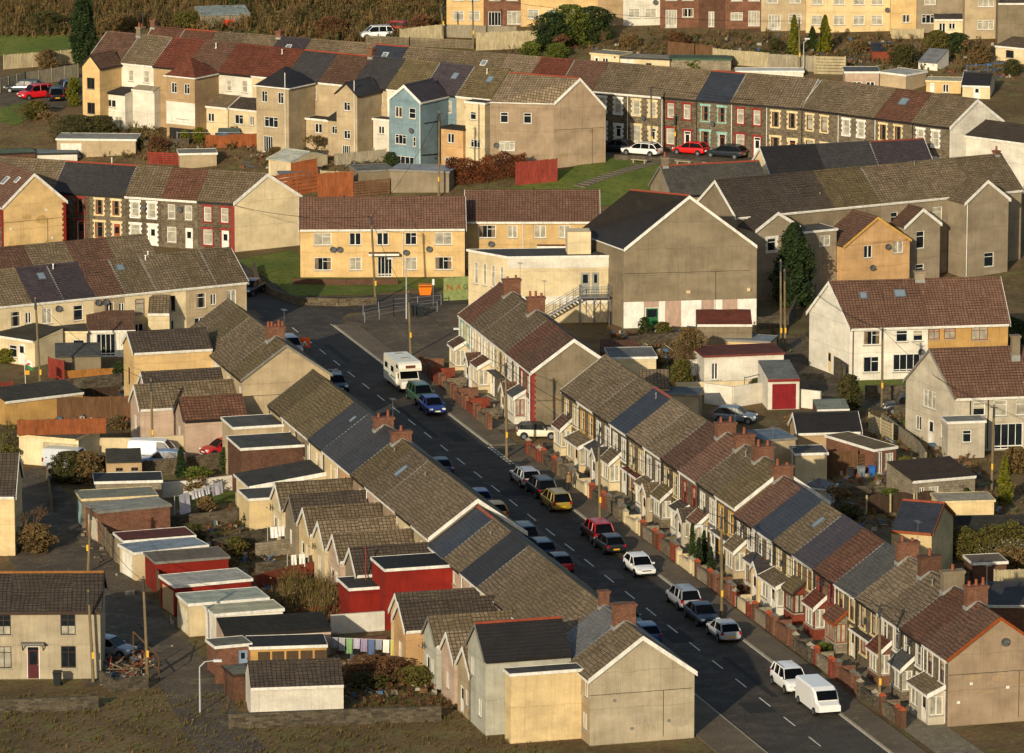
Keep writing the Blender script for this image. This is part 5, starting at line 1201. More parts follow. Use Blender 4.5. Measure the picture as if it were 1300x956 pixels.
top(838.3,887,36,'brick',[(852,.1,1.4,2.2,'patio','net'),(873,1.4,1.4,1.1,'case2','cur')]+U_([852,873]),'red brick house with double doors right of the white house')
top(887.3,919.7,37,'brick2',[(903,.3,.7,1.9,'case2','net')],'recessed dark brick section with white door at the top')
top(920,966,37,'brick',[(935,1.1,1.5,1.0,'tri','net'),(957,.4,1.4,1.9,'patio','net')]+U_([935,957]),'red brick house with large right-hand window at the top')
top(966.3,1022.7,40,'beige',[(983,.2,1.5,1.9,'patio','net'),(1009,1,1.6,1.2,'top2','net')]+U_([980,1009]),'grey-beige house behind the two golden conifers')
o,c=top(1023,1130,42,'lyellow',W1([1037,1065,1090,1113])+U_([1037,1065,1090,1113]),'pale yellow double house at top right with four windows'); dish(o,(10,-.02,2.9))
top(1130.3,1163,43,'yellow',[(1150,1.4,1.0,1.0,'case2','cur')],'yellow side wing with small balcony, top right')
top(1163.3,1224,42,'grey',[(1178,1.2,1.6,1.1,'tri','dark'),(1180,3.5,1.4,1.2,'top2','net')],'grey rendered house behind the cream extension, top right')
top(1224.3,1266,50,'beige',[(1251,1.2,2.0,1.2,'tri','net'),(1251,4.0,2.0,1.2,'tri','net')],'tall tan house with three-part windows at the top right')
top(1266.3,1300,57,'gbrown',[],'plain brown rendered side building at the top right edge')
bldr('extension','cream lean-to extension with slate roof, before the grey house','extension',(1186,24),(1224,24),2.0,3,'cream','slate','lean',3.4,gut='w',zb=T(PG(1200,46).x,PG(1200,46).y),wins={'f':[(1.0,.3,.8,1.2,'case2','w','dark'),(2.2,.7,.8,.8,'case2','w','dark')]})

# ================= walls and fences
def run(name,label,cat,pts,h,matl,kind='board',th=.06,posts=True,group=None,postc=None,zt=None):
    W_=[PG(*p) if not isinstance(p,Vector) else p for p in pts]; o=thing(name,label,cat,W_[0],0,group); O=W_[0]
    m=MB(); pp=[]
    for a,b in zip(W_,W_[1:]):
        L=(b-a).length; u=(b-a); u.z=0; L=u.length; u.normalize(); v=Vector((-u.y,u.x,0))*(th/2)
        stp={'board':.16,'wall':2.0,'slat':1.8,'rail':2.0,'block':2.0}[kind]; n=max(1,int(L/stp))
        for i in range(n):
            p=a+u*(L*i/n); q=a+u*(L*(i+(.94 if kind=='board' else 1))/n); z0=T(p.x,p.y)-O.z; z1=T(q.x,q.y)-O.z
            if kind=='slat':
                hs=[(k*h/6+.03,(k+.93)*h/6) for k in range(6)]
            elif kind=='rail': hs=[(h-.06,h),(h*.5,h*.5+.04)]
            else: hs=[(-.3,h*(1+(random.uniform(-.02,.02) if kind=='board' else 0)))]
            for s0,s1 in hs:
                c=[(p-v,z0),(q-v,z1),(q+v,z1),(p+v,z0)]; k0=len(m.v)
                m.v+=[(w_.x-O.x,w_.y-O.y,z+s) for s in(s0,s1) for w_,z in c]
                for f in ((0,3,2,1),(4,5,6,7),(0,1,5,4),(1,2,6,5),(2,3,7,6),(3,0,4,7)): m.f.append(tuple(k0+i_ for i_ in f)); m.m.append(0)
        if posts:
            n=max(1,int(L/1.9))
            for i in range(n+1):
                p=a+u*(L*i/n); z=T(p.x,p.y)-O.z; x,y=p.x-O.x,p.y-O.y; pp.append((x,y,z))
    part({'wall':'wall','block':'wall','rail':'rail'}.get(kind,'fence_panel'),m,matl,o)
    for x,y,z in pp:
        c=MB(); t=.06 if kind!='rail' else .03; c.box(x-t,x+t,y-t,y+t,z-.2,z+h+.08); part('post',c,postc or matl,o)
    return o
def wood(c): 
    k=('w',c)
    if k in _mc: return _mc[k]
    s=NT('timber_'+c,.9,.1); n=s.noise(s.coord(scale=(1,1,.15)),6,4,.7); n2=s.noise(s.coord(),.8,4)
    col=s.n('ShaderNodeRGB'); col.outputs[0].default_value=(*lin(c),1)
    _mc[k]=s.out(s.mul(s.mul(col.outputs[0],s.mapr(n,.3,.7,.65,1.25)),s.mapr(n2,.3,.7,.8,1.15))); return s.mat
WO={'grey':wood('857c68'),'pale':wood('9c8f70'),'brown':wood('5e4530'),'orange':wood('80492a'),'bright':wood('946432'),'red':wood('78342a'),'dark':wood('3c2f24'),'weath':wood('6b604d')}
F_='fence'; 
for lb,pts,h,mt,kd in [
 ('pale weathered board fence below the hillside field',[(5,88),(95,80)],1.8,'pale','board'),
 ('grey board fence sloping down beside the parked cars',[(0,118),(32,110),(99,99)],1.7,'grey','board'),
 ('tall pale panel fence beside the white car on the hill',[(508,56),(562,50)],1.9,'pale','board'),
 ('upper pale fence behind the yellow top house',[(562,47),(655,50)],1.6,'grey','board'),
 ('long grey board fence before the top hedge',[(605,64),(683,61)],2.2,'pale','board'),
 ('low slatted fence along the hill car terrace',[(465,56),(520,59),(600,62)],1.1,'weath','slat'),
 ('brown panel fence above the low outhouses',[(848,70),(882,73),(905,76)],1.7,'brown','board'),
 ('pale board fence above the long white roof',[(905,80),(975,86)],1.8,'pale','board'),
 ('grey board fence left of the large pale panels',[(976,88),(1034,91)],1.9,'grey','board'),
 ('pale panelled fence before the golden conifers',[(1034,94),(1073,95)],2.2,'pale','slat'),
 ('pale fence under the yellow balcony wing',[(1132,49),(1172,49)],1.2,'pale','board'),
 ('bright red board fence below the big end house',[(655,236),(707,231)],2.6,'red','board'),
 ('orange slatted fence behind the cream gable',[(352,252),(403,244)],2.6,'orange','slat'),
 ('orange board fence enclosing the white shed',[(370,232),(402,226)],2.2,'orange','board'),
 ('orange panel fence beside the red gate',[(404,252),(448,250)],2.8,'orange','board'),
 ('faded pink lattice fence above the yellow flats',[(445,250),(494,246)],1.7,'brown','slat'),
 ('grey board fence beside the round green bush',[(425,210),(490,204)],1.3,'grey','board'),
 ('pale fence above the orange fencing',[(407,230),(448,232)],1.2,'pale','board'),
 ('red fence along the upper left gardens',[(262,188),(330,186)],1.5,'orange','board'),
 ('low salmon fence behind the left stone row',[(188,208),(228,210)],1.4,'red','slat'),
 ('red board fence beside the grey shed',[(62,479),(82,484)],1.9,'red','board'),
 ('bright orange low fence on the stone wall',[(84,484),(150,480)],1.0,'bright','board'),
 ('red fence piece at the left edge by the flag',[(0,502),(16,500)],1.2,'red','slat'),
 ('orange timber frame fence in the middle left yard',[(56,520),(92,519)],.9,'bright','slat'),
 ('brown panel fence across the middle left yards',[(42,533),(174,530)],2.0,'brown','board'),
 ('dark brown fence behind the brown panels',[(90,512),(150,508)],1.3,'dark','board'),
 ('tall dark brown fence in the right-hand yard',[(1022,604),(1088,601)],2.0,'brown','board'),
 ('reddish fence beside the brick garden room',[(1088,603),(1110,600)],1.8,'brown','slat'),
 ('pale leaning fence panels above the garden room',[(1103,548),(1133,562)],1.7,'pale','slat'),
 ('old grey fence beside the white semi and conifer',[(1000,385),(1035,380)],1.5,'weath','slat'),
 ('dark fence behind the bottom right chimneys',[(1180,712),(1236,708)],1.2,'dark','slat'),
 ('pale stub fence at the right edge',[(1262,752),(1310,750)],1.8,'pale','board'),
 ('broken timber fence beside the wrecked car yard',[(60,608),(66,650)],1.3,'weath','slat'),
 ('slatted fence between garages on the back lane',[(128,690),(148,715)],1.8,'weath','slat'),
 ('tall wood gates between the garage and the lane',[(190,735),(205,765)],2.0,'brown','board'),
 ('red picket fence by the red-brown hedge',[(508,206),(527,205)],1.2,'red','board'),
]:
    run('fence',lb,F_,pts,h,WO[mt],kd)
GRAF=flat('7a8450',.7,.25,name='green_hoarding')
g=run('hoarding','green hoarding with orange scrawls beside the annexe',F_,[(563,382),(601,380)],2.35,GRAF,'board',posts=False)
a=PG(563,382);b=PG(601,380);u=(b-a).normalized()
def txt(parent,s,size,col,loc,rz,name='lettering',ex=.004,bold=False):
    me=text_mesh(s,size,ex); me.materials.append(col); o=link(name,me,parent,loc,rz); o.rotation_euler=(math.pi/2,0,rz); return o
rzz=math.atan2(u.y,u.x)
for s,f,c,sz in(('Gift',.82,'3c4430',.7),('N',.2,'b0501c',.9),('A',.5,'b0501c',.8)):
    p=u*((b-a).length*f)+Vector((u.y,-u.x,0))*.06; txt(g,s,sz,pm(c),(p.x,p.y,1.3),rzz,'graffiti')
STW=RUBBLE
for lb,pts,h,mt in [
 ('rough stone wall below the grey shed, middle left',[(50,505),(100,500),(155,494)],1.5,STW),
 ('cream rendered yard wall behind the delivery van',[(96,580),(170,580),(240,576)],1.7,wm('cream')),
 ('white painted garden wall beside the lawn',[(206,632),(250,628),(297,622)],1.3,wm('white')),
 ('old yellow-brown stone wall under the red car',[(178,606),(240,600),(294,592)],1.4,STONE2),
 ('long stone yard wall above the washing line garden',[(215,670),(300,662),(330,655)],1.0,STW),
 ('dark blockwork wall across the middle yards',[(270,705),(340,690),(360,686)],1.3,STW),
 ('pale block wall before the cream rear wings',[(325,708),(392,700)],1.2,BLOCK),
 ('stone wall beside the hanging white laundry',[(325,730),(410,722)],1.0,STW),
 ('red painted garden wall above the bramble patch',[(325,748),(372,735),(416,728)],1.1,BRICKR),
 ('red wall at the foot of the red outhouse',[(374,790),(440,783),(470,785)],1.0,BRICKR),
 ('peeling white and grey wall behind the washing line',[(420,805),(488,800)],1.5,wm('white')),
 ('brick terrace wall under the coloured washing',[(435,822),(490,818)],.7,BRICK2),
 ('brick wall with pillar beside the bottom garages',[(274,868),(330,862)],1.3,BRICK),
 ('rubble retaining wall stepping down to the white semi',[(1020,448),(1048,466),(1072,486)],1.8,STW),
 ('stone front wall below the white semi',[(1098,507),(1135,507),(1172,505)],1.3,STW),
 ('lower stone retaining wall by the dark parked car',[(1135,528),(1172,526)],1.0,STW),
 ('white wall right of the bright red garage door',[(1015,517),(1042,520)],1.7,wm('white')),
 ('long white wall behind the grey parked car',[(895,512),(930,517),(975,510)],1.9,wm('white')),
 ('stained cream retaining wall behind the roofs',[(858,502),(920,500),(965,498)],1.2,wm('cream')),
 ('stone and rubble wall behind the short right terrace',[(800,440),(850,435),(900,432)],1.0,STW),
 ('grey stone side wall right of the big hall',[(962,418),(1000,415),(1010,395)],1.2,STW),
 ('low brown retaining wall around the flats lawn',[(322,342),(328,362),(345,376),(378,387),(430,389),(478,387)],.8,STONE2),
 ('low brick wall under the front of the flats',[(372,361),(440,362),(505,361)],.6,BRICK2),
 ('stone retaining wall beside the upper parked cars',[(780,203),(850,207),(900,212)],.6,STW),
 ('garden wall along the upper left terrace gardens',[(105,186),(180,190),(240,186)],1.0,STW),
 ('block wall in the upper garden left of the hedge',[(460,196),(520,200),(565,205)],.9,BLOCK),
 ('low wall beside the left stone row forecourt',[(76,318),(120,321),(180,328),(250,335),(297,340)],.7,STW),
 ('stone wall between the wrecked car yard and lane',[(128,868),(145,880),(188,874)],1.0,STW),
 ('stone yard wall in the bottom left corner',[(0,905),(60,903),(125,900)],1.0,STW),
 ('grey garden wall between middle yards, near side',[(300,640),(345,630),(352,660)],1.0,BLOCK),
 ('sloping wall beside the grey semi path',[(1120,540),(1165,575),(1175,590)],1.1,BLOCK),
 ('grey wall enclosing the bottom right hedge garden',[(1190,745),(1250,742),(1310,740)],1.1,STW),
 ('rubble wall beside the dark tarmac path',[(1000,640),(1060,632),(1130,628)],.9,STW),
]:
    run('garden_wall',lb,'wall',pts,h,mt,'wall',.24,False)
run('railing','grey steel railing at the junction corner','railing',[(461,401),(500,392),(560,387)],1.0,METAL,'rail',.04)
run('railing','second steel railing on the forecourt edge','railing',[(463,410),(500,402),(555,396)],1.0,METAL,'rail',.04)
run('railing','iron railing on top of the white wall','railing',[(945,512),(975,505)],2.4,DKMETAL,'rail',.04)
run('railing','blue metal railing in the top right garden','railing',[(1227,98),(1280,94)],1.4,flat('2c5a86',.5),'rail',.04)
# garden wooden arches on the right
for i,(x,y) in enumerate(((1115,652),(1145,650),(1178,648))):
    p=PG(x,y); o=thing('arched_gate',f"{['left','middle','right'][i]} arched timber panel of the three in the right yard",'gate',p,.1,'arched panels'); m=MB()
    for k in range(12):
        t=(k+.5)/12*2-1; m.box(t*.95-.075,t*.95+.075,-.03,.03,0,1.2+.5*math.sqrt(max(0,1-t*t)))
    part('panel',m,WO['dark'],o)
    for s in(-1,1): c=MB(); c.box(s-.07,s+.07,-.07,.07,0,1.6); part('post',c,WO['pale'],o)
# orange fence standing on the cream garage
a_=P(22,553,2.6);b_=P(136,550,2.6)
o=thing('fence','bright orange board fence standing on the cream garage roof','fence',a_); m=MB(); u=(b_-a_);L=u.length;u.normalize()
for i in range(int(L/.16)):
    p=u*(i*.16); q=u*(i*.16+.15); v=Vector((-u.y,u.x,0))*.04
    k0=len(m.v); m.v+=[(w_.x,w_.y,z) for z in(.0,1.35+.03*random.random()) for w_ in(p-v,q-v,q+v,p+v)]
    for f in ((0,3,2,1),(4,5,6,7),(0,1,5,4),(1,2,6,5),(2,3,7,6),(3,0,4,7)): m.f.append(tuple(k0+i_ for i_ in f)); m.m.append(0)
part('fence_panel',m,WO['orange'],o)
# ================= vehicles
TYRE=flat('17171a',.85,.1); RIM=flat('8d9094',.35,.1,metal=.7); LAMP=flat('c9ccc8',.15,.05,.6); REDL=flat('8a1010',.25,.05,.6); PLW=flat('cfcdbf',.5,.05); PLY=flat('c79a1c',.5,.05); TRIM=flat('1b1c1e',.6,.1)
def carpaint(c):
    k=('cp',c)
    if k not in _mc:
        m=flat(c,.38,.04,.4,name='car_'+c).copy(); b=m.node_tree.nodes['Principled BSDF']; b.inputs['Coat Weight'].default_value=.2; b.inputs['Coat Roughness'].default_value=.08; _mc[k]=m
    return _mc[k]
def loft(rings,caps=True):
    m=MB(); n=len(rings[0])
    for r in rings: m.v+=r
    for i in range(len(rings)-1):
        for j in range(n):
            k=(j+1)%n; m.f.append((i*n+j,i*n+k,(i+1)*n+k,(i+1)*n+j)); m.m.append(0)
    m.f.append(tuple(range(n))[::-1]); m.f.append(tuple((len(rings)-1)*n+i for i in range(n))); m.m+=[0,0]; return m
SPEC={ # length,width,height, bonnet h, windscreen base x, roof front, roof rear, tail base, rear deck
 'hatch':(4.0,1.72,1.46,.88,.26,.43,.84,.97,.98),'estate':(4.6,1.78,1.48,.88,.27,.42,.86,.97,.98),'mpv':(4.2,1.78,1.64,.98,.20,.36,.90,.985,1.02),'suv':(4.4,1.84,1.7,1.02,.25,.37,.89,.98,1.08),
 'mini':(3.7,1.68,1.42,.9,.27,.40,.86,.97,.97),'saloon':(4.5,1.78,1.43,.88,.27,.43,.72,.86,.95),'van':(4.4,1.84,1.9,1.12,.13,.27,.97,.995,1.15),'coupe':(4.2,1.76,1.38,.84,.28,.45,.76,.93,.93)}
def car(px,py,front,kind,col,label,roofc=None,P0=None,rimc=None,plate='y',group='cars parked along the main street'):
    p=P0 if P0 is not None else PG(px,py)
    a=math.atan2(front.y,front.x) if isinstance(front,Vector) else front
    o=thing('parked_car' if kind!='van' else 'parked_van',label,'car' if kind!='van' else 'van',p,a,group)
    # tilt with slope ignored: plateau streets are level
    L,Wd,H,bh,wx,rf,rr,tb,dk=SPEC[kind]; hw=Wd/2; X=lambda f:L/2-f*L
    st_=[(0,.42,.6,.80),(.012,.3,.68,.90),(.06,.22,bh*.86,.97),(wx*.6,.2,bh*.96,1),(wx,.2,bh+.0,1),(.5,.2,bh+.03,1),(.8,.2,dk-.02,1),(.93,.24,dk,.98),(.985,.3,dk-.05,.93),(1,.4,dk-.22,.86)]
    rings=[]
    for f,zb,zt,ws in st_:
        w=hw*ws; rings.append([(X(f),-w*.93,zb),(X(f),-w,zb+.16),(X(f),-w,zt-.16),(X(f),-w*.93,zt-.02),(X(f),-w*.6,zt+.015),(X(f),w*.6,zt+.015),(X(f),w*.93,zt-.02),(X(f),w,zt-.16),(X(f),w,zb+.16),(X(f),w*.93,zb)])
    P_=carpaint(col); _b=part('body',loft(rings),P_,o,smooth=True); _m=_b.modifiers.new('round','SUBSURF'); _m.levels=1; _m.render_levels=2
    # cabin: dark glass loft, painted roof and pillars
    g=[]
    for f,z,ws in((wx-.01,bh-.02,.86),((wx+rf)/2,(bh+H)/2+.02,.80),(rf,H-.05,.72),((rf+rr)/2,H-.03,.74),(rr,H-.06,.71),((rr+tb)/2,(dk+H)/2,.78),(tb,dk-.03,.84)):
        w=hw*ws; b=bh-.05; wb=hw*.9
        g.append([(X(f),-wb,b),(X(f),-w,z),(X(f),w,z),(X(f),wb,b)])
    part('windows',loft(g),G_CAR,o)
    r=MB(); RC_=carpaint(roofc) if roofc else P_
    def bar(q0,q1,t=.032): r.seg(q0,q1,t,k=4)
    w=hw*.74
    top=[(rf-.02,H-.055,.72),(rf+.06,H-.01,.735),((rf+rr)/2,H+.012,.75),(rr-.04,H-.015,.73),(rr+.015,H-.06,.715)]
    for (f0,z0,s0),(f1,z1,s1) in zip(top,top[1:]):
        for q in(-1,1):
            c=[(X(f0),0,z0+.02),(X(f0),q*hw*s0,z0),(X(f1),q*hw*s1,z1),(X(f1),0,z1+.02)]; r.poly(c if q<0 else c[::-1])
            c=[(X(f0),q*hw*s0,z0),(X(f0),q*hw*(s0+.03),z0-.06),(X(f1),q*hw*(s1+.03),z1-.06),(X(f1),q*hw*s1,z1)]; r.poly(c if q<0 else c[::-1])
    for q in(-1,1):
        bar((X(wx-.01),q*hw*.88,bh),(X(rf),q*hw*.735,H-.05)); bar((X(tb),q*hw*.87,dk),(X(rr),q*hw*.73,H-.05),.055)
        bar((X(.55),q*hw*.905,bh),(X(.55),q*hw*.76,H-.04),.035)
        if kind in('estate','mpv','suv','van'): bar((X(.78),q*hw*.9,dk-.03),(X(.77),q*hw*.76,H-.05),.05)
    if kind=='van':
        for q in(-1,1):
            c=[(X(.42),q*hw*.93,bh-.06),(X(.985),q*hw*.93,bh-.06),(X(.97),q*hw*.79,H-.05),(X(.42),q*hw*.79,H-.05)]; r.poly(c if q<0 else c[::-1])
        r.poly([(X(.999),-hw*.88,bh-.2),(X(.999),hw*.88,bh-.2),(X(.975),hw*.75,H-.05),(X(.975),-hw*.75,H-.05)])
    part('roof',r,RC_,o)
    ws_=.31
    for fx_,nm in((.17,'f'),(.82,'r')):
        for q in(-1,1):
            k='wheel'
            if k not in _wc:
                t=MB(); t.seg((0,-.11,0),(0,.11,0),.31,k=16); rm=MB(); rm.seg((0,-.118,0),(0,.118,0),.19,k=10); ar=MB(); ar.seg((0,-.1,0),(0,.1,0),.36,k=16)
                _wc[k]=(t.mesh('tyre',[TYRE]),rm.mesh('rim',[RIM]),ar.mesh('wheel_arch',[TRIM]))
            t,rm,ar=_wc[k]
            link('wheel_arch',ar,o,(X(fx_),q*(hw-.075),.36)); w_=link('wheel',t,o,(X(fx_),q*(hw-.06),.31)); link('rim',rm,w_)
    for q in(-1,1):
        c=MB(); c.box(X(.055),X(.004),*sorted((q*hw*.5,q*hw*.86)),.58,.73); part('headlight',c,LAMP,o)
        c=MB(); c.box(X(1.003),X(.965),*sorted((q*hw*.7,q*hw*.93)),.72,dk-.08); part('tail_light',c,REDL,o)
        c=MB(); c.box(X(wx+.07),X(wx+.03),*sorted((q*hw*.97,q*(hw+.14))),bh-.0,bh+.12); part('mirror',c,P_,o)
    c=MB(); c.box(X(0)-.0,X(0)+.012,-.26,.26,.42,.53); part('number_plate',c,PLW,o)
    c=MB(); c.box(X(1)-.015,X(1)+.0,-.26,.26,.5 if kind!='saloon' else .6,.61 if kind!='saloon' else .71); part('number_plate',c,PLY,o)
    c=MB(); c.box(X(0)-.02,X(0)+.008,-hw*.45,hw*.45,.58,.66); c.box(X(0)-.02,X(0)+.009,-hw*.6,hw*.6,.3,.4); part('grille',c,TRIM,o)
    if kind in('mpv','estate','suv'):
        c=MB()
        for q in(-1,1): c.seg((X(rf+.04),q*hw*.68,H+.04),(X(rr-.03),q*hw*.68,H+.03),.02,k=4)
        part('roof_rails',c,TRIM,o)
    return o
TO=SU; AW=-SU
def sc_(t,v,*a,**k): return car(0,0,*a,P0=st(t,v,.012),**k)
sc_(41.2,2.9,TO,'hatch','1e2f6e','bright blue hatchback, last of the three behind the motorhome')
sc_(36.4,3.1,TO,'suv','2c4a34','dark green four-by-four between the motorhome and blue hatchback')
sc_(71.9,3.0,AW,'estate','8d8f90','silver estate showing its tail, behind the black car')
sc_(76.4,3.1,AW,'mpv','17181b','black people carrier between the silver estate and gold car')
sc_(81.6,2.9,AW,'mpv','85702a','gold people carrier with yellow rear plate')
sc_(93.4,3.0,AW,'suv','240c0e','red-roofed dark parked car just ahead of the black hatchback',roofc='9c1218')
sc_(97.6,2.8,AW,'hatch','1a1b1d','black hatchback with yellow plate beside the red car')
sc_(105.6,2.9,TO,'hatch','d4d3ce','white small hatchback parked alone mid street',)
sc_(116.9,3.0,AW,'mpv','7f8386','grey hatchback first of the three together near the lamp pole')
sc_(122.0,2.9,TO,'saloon','1b2030','dark navy saloon in the middle of three parked together')
sc_(127.4,2.9,AW,'hatch','96989a','silver small hatchback nearest the tall pole')
sc_(143.0,3.0,TO,'suv','d8d7d2','white four-by-four at the bottom beside a white van')
sc_(11.0,-3.1,TO,'mpv','80868c','silver people carrier beside the orange road works sign')
sc_(29.0,-3.1,TO,'hatch','151a26','near-black hatchback alone below the white road lettering')
sc_(66.0,-3.1,AW,'saloon','1c2640','dark blue saloon behind the slate roofed chimneys')
sc_(78.6,-3.1,AW,'hatch','23407a','blue car top showing beyond the white verge ridge')
sc_(83.6,-3.1,AW,'hatch','b8831c','amber car half hidden by the white-edged gable ridge')
sc_(92.6,-3.1,AW,'mpv','1a2233','dark people carrier first of three beyond the left ridge')
sc_(97.6,-3.1,AW,'estate','182238','navy estate second of three beyond the left ridge')
sc_(102.8,-3.1,AW,'hatch','a01218','red and black hatchback third beyond the left ridge',roofc='17181b')
sc_(121.6,-3.1,TO,'estate','56645f','grey-green estate beyond the bottom gable',)
sc_(126.4,-3.1,AW,'hatch','24406e','blue hatchback with red tail lamps beyond the bottom gable')
EL=Vector((-.97,.2,0))
car(682,556,Vector((1,.02,0)),'mini','cfc7ae','cream small car with black roof side-on in the side road',roofc='141415',group='cars parked around the estate')
g2='cars on the upper street'
uu=U1.u
car(815,197,-uu,'estate','d5d3cb','white estate car before the upper stone row',group=g2)
car(877,196,-uu,'hatch','c01414','bright red hatchback before the upper stone row',group=g2)
car(922,200,-uu,'estate','1b2026','black estate car right of the red hatchback',group=g2)
car(783,193,-uu,'hatch','20242b','dark car half hidden by the big end house',group=g2)
car(478,49,Vector((-.93,-.2,0)),'mpv','d4d4d0','white hatchback parked high on the hillside by bushes',group='cars on the hillside')
car(500,41,Vector((-.9,.3,0)),'hatch','b01818','red car mostly hidden behind the white hillside car',group='cars on the hillside')
g3='cars in the upper left parking court'
car(30,117,Vector((-.9,.1,0)),'estate','2a3336','dark grey estate leftmost in the parking court',group=g3)
car(46,125,Vector((-.8,-.5,0)),'suv','b5151c','red four-by-four in the parking court',group=g3)
car(70,127,Vector((-.2,.9,0)),'mpv','14161a','black people carrier with yellow plate in the parking court',group=g3)
car(86,118,Vector((-.3,.9,0)),'mpv','1c2c46','dark blue car behind the black one, parking court',group=g3)
car(318,373,Vector((-.35,-.9,0)),'hatch','1d232c','dark car nosing round the corner by the left row',group='cars parked around the estate')
car(933,536,Vector((.97,-.2,0)),'hatch','59646c','grey-blue hatchback parked behind the brick chimneys',group='cars parked around the estate')
car(1152,524,Vector((-.99,-.05,0)),'suv','1a1f27','dark four-by-four below the white semi-detached house',group='cars parked around the estate')
car(283,577,Vector((-.8,-.5,0)),'hatch','a31a20','dark red car nose behind the pink outhouse',group='cars parked around the estate')
vb=car(196,585,Vector((.98,-.15,0)),'van','d9d8d2','white delivery van with red lettering behind a blue car',group='cars parked around the estate')
me=text_mesh('e-on',.62,.004); me.materials.append(flat('c0161a',.5,.02)); t=link('lettering',me,vb,(-.9,-.80,1.22)); t.rotation_euler=(math.pi/2-.12,0,0)
car(206,592,Vector((-.98,.1,0)),'hatch','6f86a3','pale blue car in front of the lettered white van',group='cars parked around the estate')
car(88,596,Vector((.95,-.3,0)),'van','a9adb0','silver van with dark windows beside the big bush',group='cars parked around the estate')
car(139,832,Vector((.9,-.4,0)),'hatch','7b7f84','derelict silver car in the shaded scrap yard',group='cars parked around the estate')
# white van beside the white four-by-four, just its roof
o=thing('parked_van','plain white van roof at the very bottom, beside a white four-by-four','van',st(149.0,3.1,.012),SRZ)
m=loft([[(x,-w,zb),(x,-w,zt-.1),(x,-w+.12,zt),(x,w-.12,zt),(x,w,zt-.1),(x,w,zb)] for x,w,zb,zt in((-2.5,.86,.4,1.8),(-2.4,.9,.3,1.95),(1.1,.9,.3,1.95),(1.65,.88,.3,1.75),(2.1,.88,.35,1.1),(2.7,.82,.45,.95))]); part('body',m,carpaint('d6d5d0'),o)
c=MB(); c.poly([(1.76,-.76,1.79),(2.16,-.74,1.2),(2.16,.74,1.2),(1.76,.76,1.79)]); part('windscreen',c,G_CAR,o)
for x in(-1.7,1.75):
    for q in(-1,1): 
        t,rm,ar=_wc['wheel']; w_=link('wheel',t,o,(x,q*.85,.31)); link('rim',rm,w_)
# motorhome
o=thing('motorhome','white coachbuilt motorhome with over-cab bed parked in the street','motorhome',st(29.2,3.3,.012),SRZ)
CR=carpaint('cfc9b8')
m=MB(); prof=[(-3.0,.35),(-3.0,2.55),(-2.8,2.7),(2.2,2.75),(2.55,2.6),(2.75,2.2),(2.7,1.95),(1.75,1.85),(1.5,1.7),(1.5,.35)]
def ext(m,prof,w,y0=0):
    n=len(prof); k=len(m.v); m.v+=[(x,y0-w,z) for x,z in prof]+[(x,y0+w,z) for x,z in prof]
    m.f.append(tuple(k+i for i in range(n))); m.f.append(tuple(k+n+i for i in range(n))[::-1]); m.m+=[0,0]
    for i in range(n): j=(i+1)%n; m.f.append((k+j,k+i,k+n+i,k+n+j)); m.m.append(0)
ext(m,prof,1.08); part('body',m,CR,o)
m=MB(); ext(m,[(1.45,.4),(1.45,1.75),(1.9,1.78),(2.35,1.15),(2.95,1.0),(3.05,.75),(3.05,.4)],.92); part('cab',m,CR,o)
m=MB(); m.poly([(1.95,-.8,1.76),(2.36,-.84,1.17),(2.36,.84,1.17),(1.95,.8,1.76)][::-1]); m.box(1.55,2.1,-.925,-.922,1.15,1.65);m.box(1.55,2.1,.922,.925,1.15,1.65)
for v in m.v[:4]: pass
m.v[:4]=[(x+.02,y,z+.015) for x,y,z in m.v[:4]]; part('windscreen',m,G_CAR,o)
m=MB(); m.box(2.745,2.765,-.45,.45,2.22,2.5); part('over_cab_window',m,flat('5d3a22',.4),o)
for x0,x1,z0,z1 in((-2.5,-1.5,1.5,2.0),(-.3,.7,1.5,2.0),(1.6,2.3,2.15,2.45)): 
    m=MB(); m.box(x0,x1,-1.095,-1.082,z0,z1); part('side_window',m,G_CAR,o)
m=MB(); m.box(-1.2,-.5,-1.1,-1.085,.45,2.2); part('side_door',m,pm('w'),o)
m=MB(); m.box(-2.95,1.45,-1.09,-1.083,1.0,1.12);m.box(-2.95,1.45,1.083,1.09,1.0,1.12); part('stripe',m,flat('3a5a48',.5),o)
m=MB(); m.box(-1.9,-1.2,-.35,.35,2.73,2.82); m.box(.4,1.1,-.35,.35,2.75,2.84); part('roof_vent',m,flat('9a9a92',.5),o)
for x in(-1.9,2.3):
    for q in(-1,1): t,rm,ar=_wc['wheel']; w_=link('wheel',t,o,(x,q*.9,.31)); link('rim',rm,w_)
for q in(-1,1): c=MB(); c.box(3.03,3.07,*sorted((q*.5,q*.85)),.72,.9); part('headlight',c,LAMP,o)
c=MB(); c.box(3.04,3.08,-.26,.26,.45,.56); part('number_plate',c,PLW,o)
c=MB(); c.box(3.04,3.075,-.45,.45,.72,.88); part('grille',c,TRIM,o)

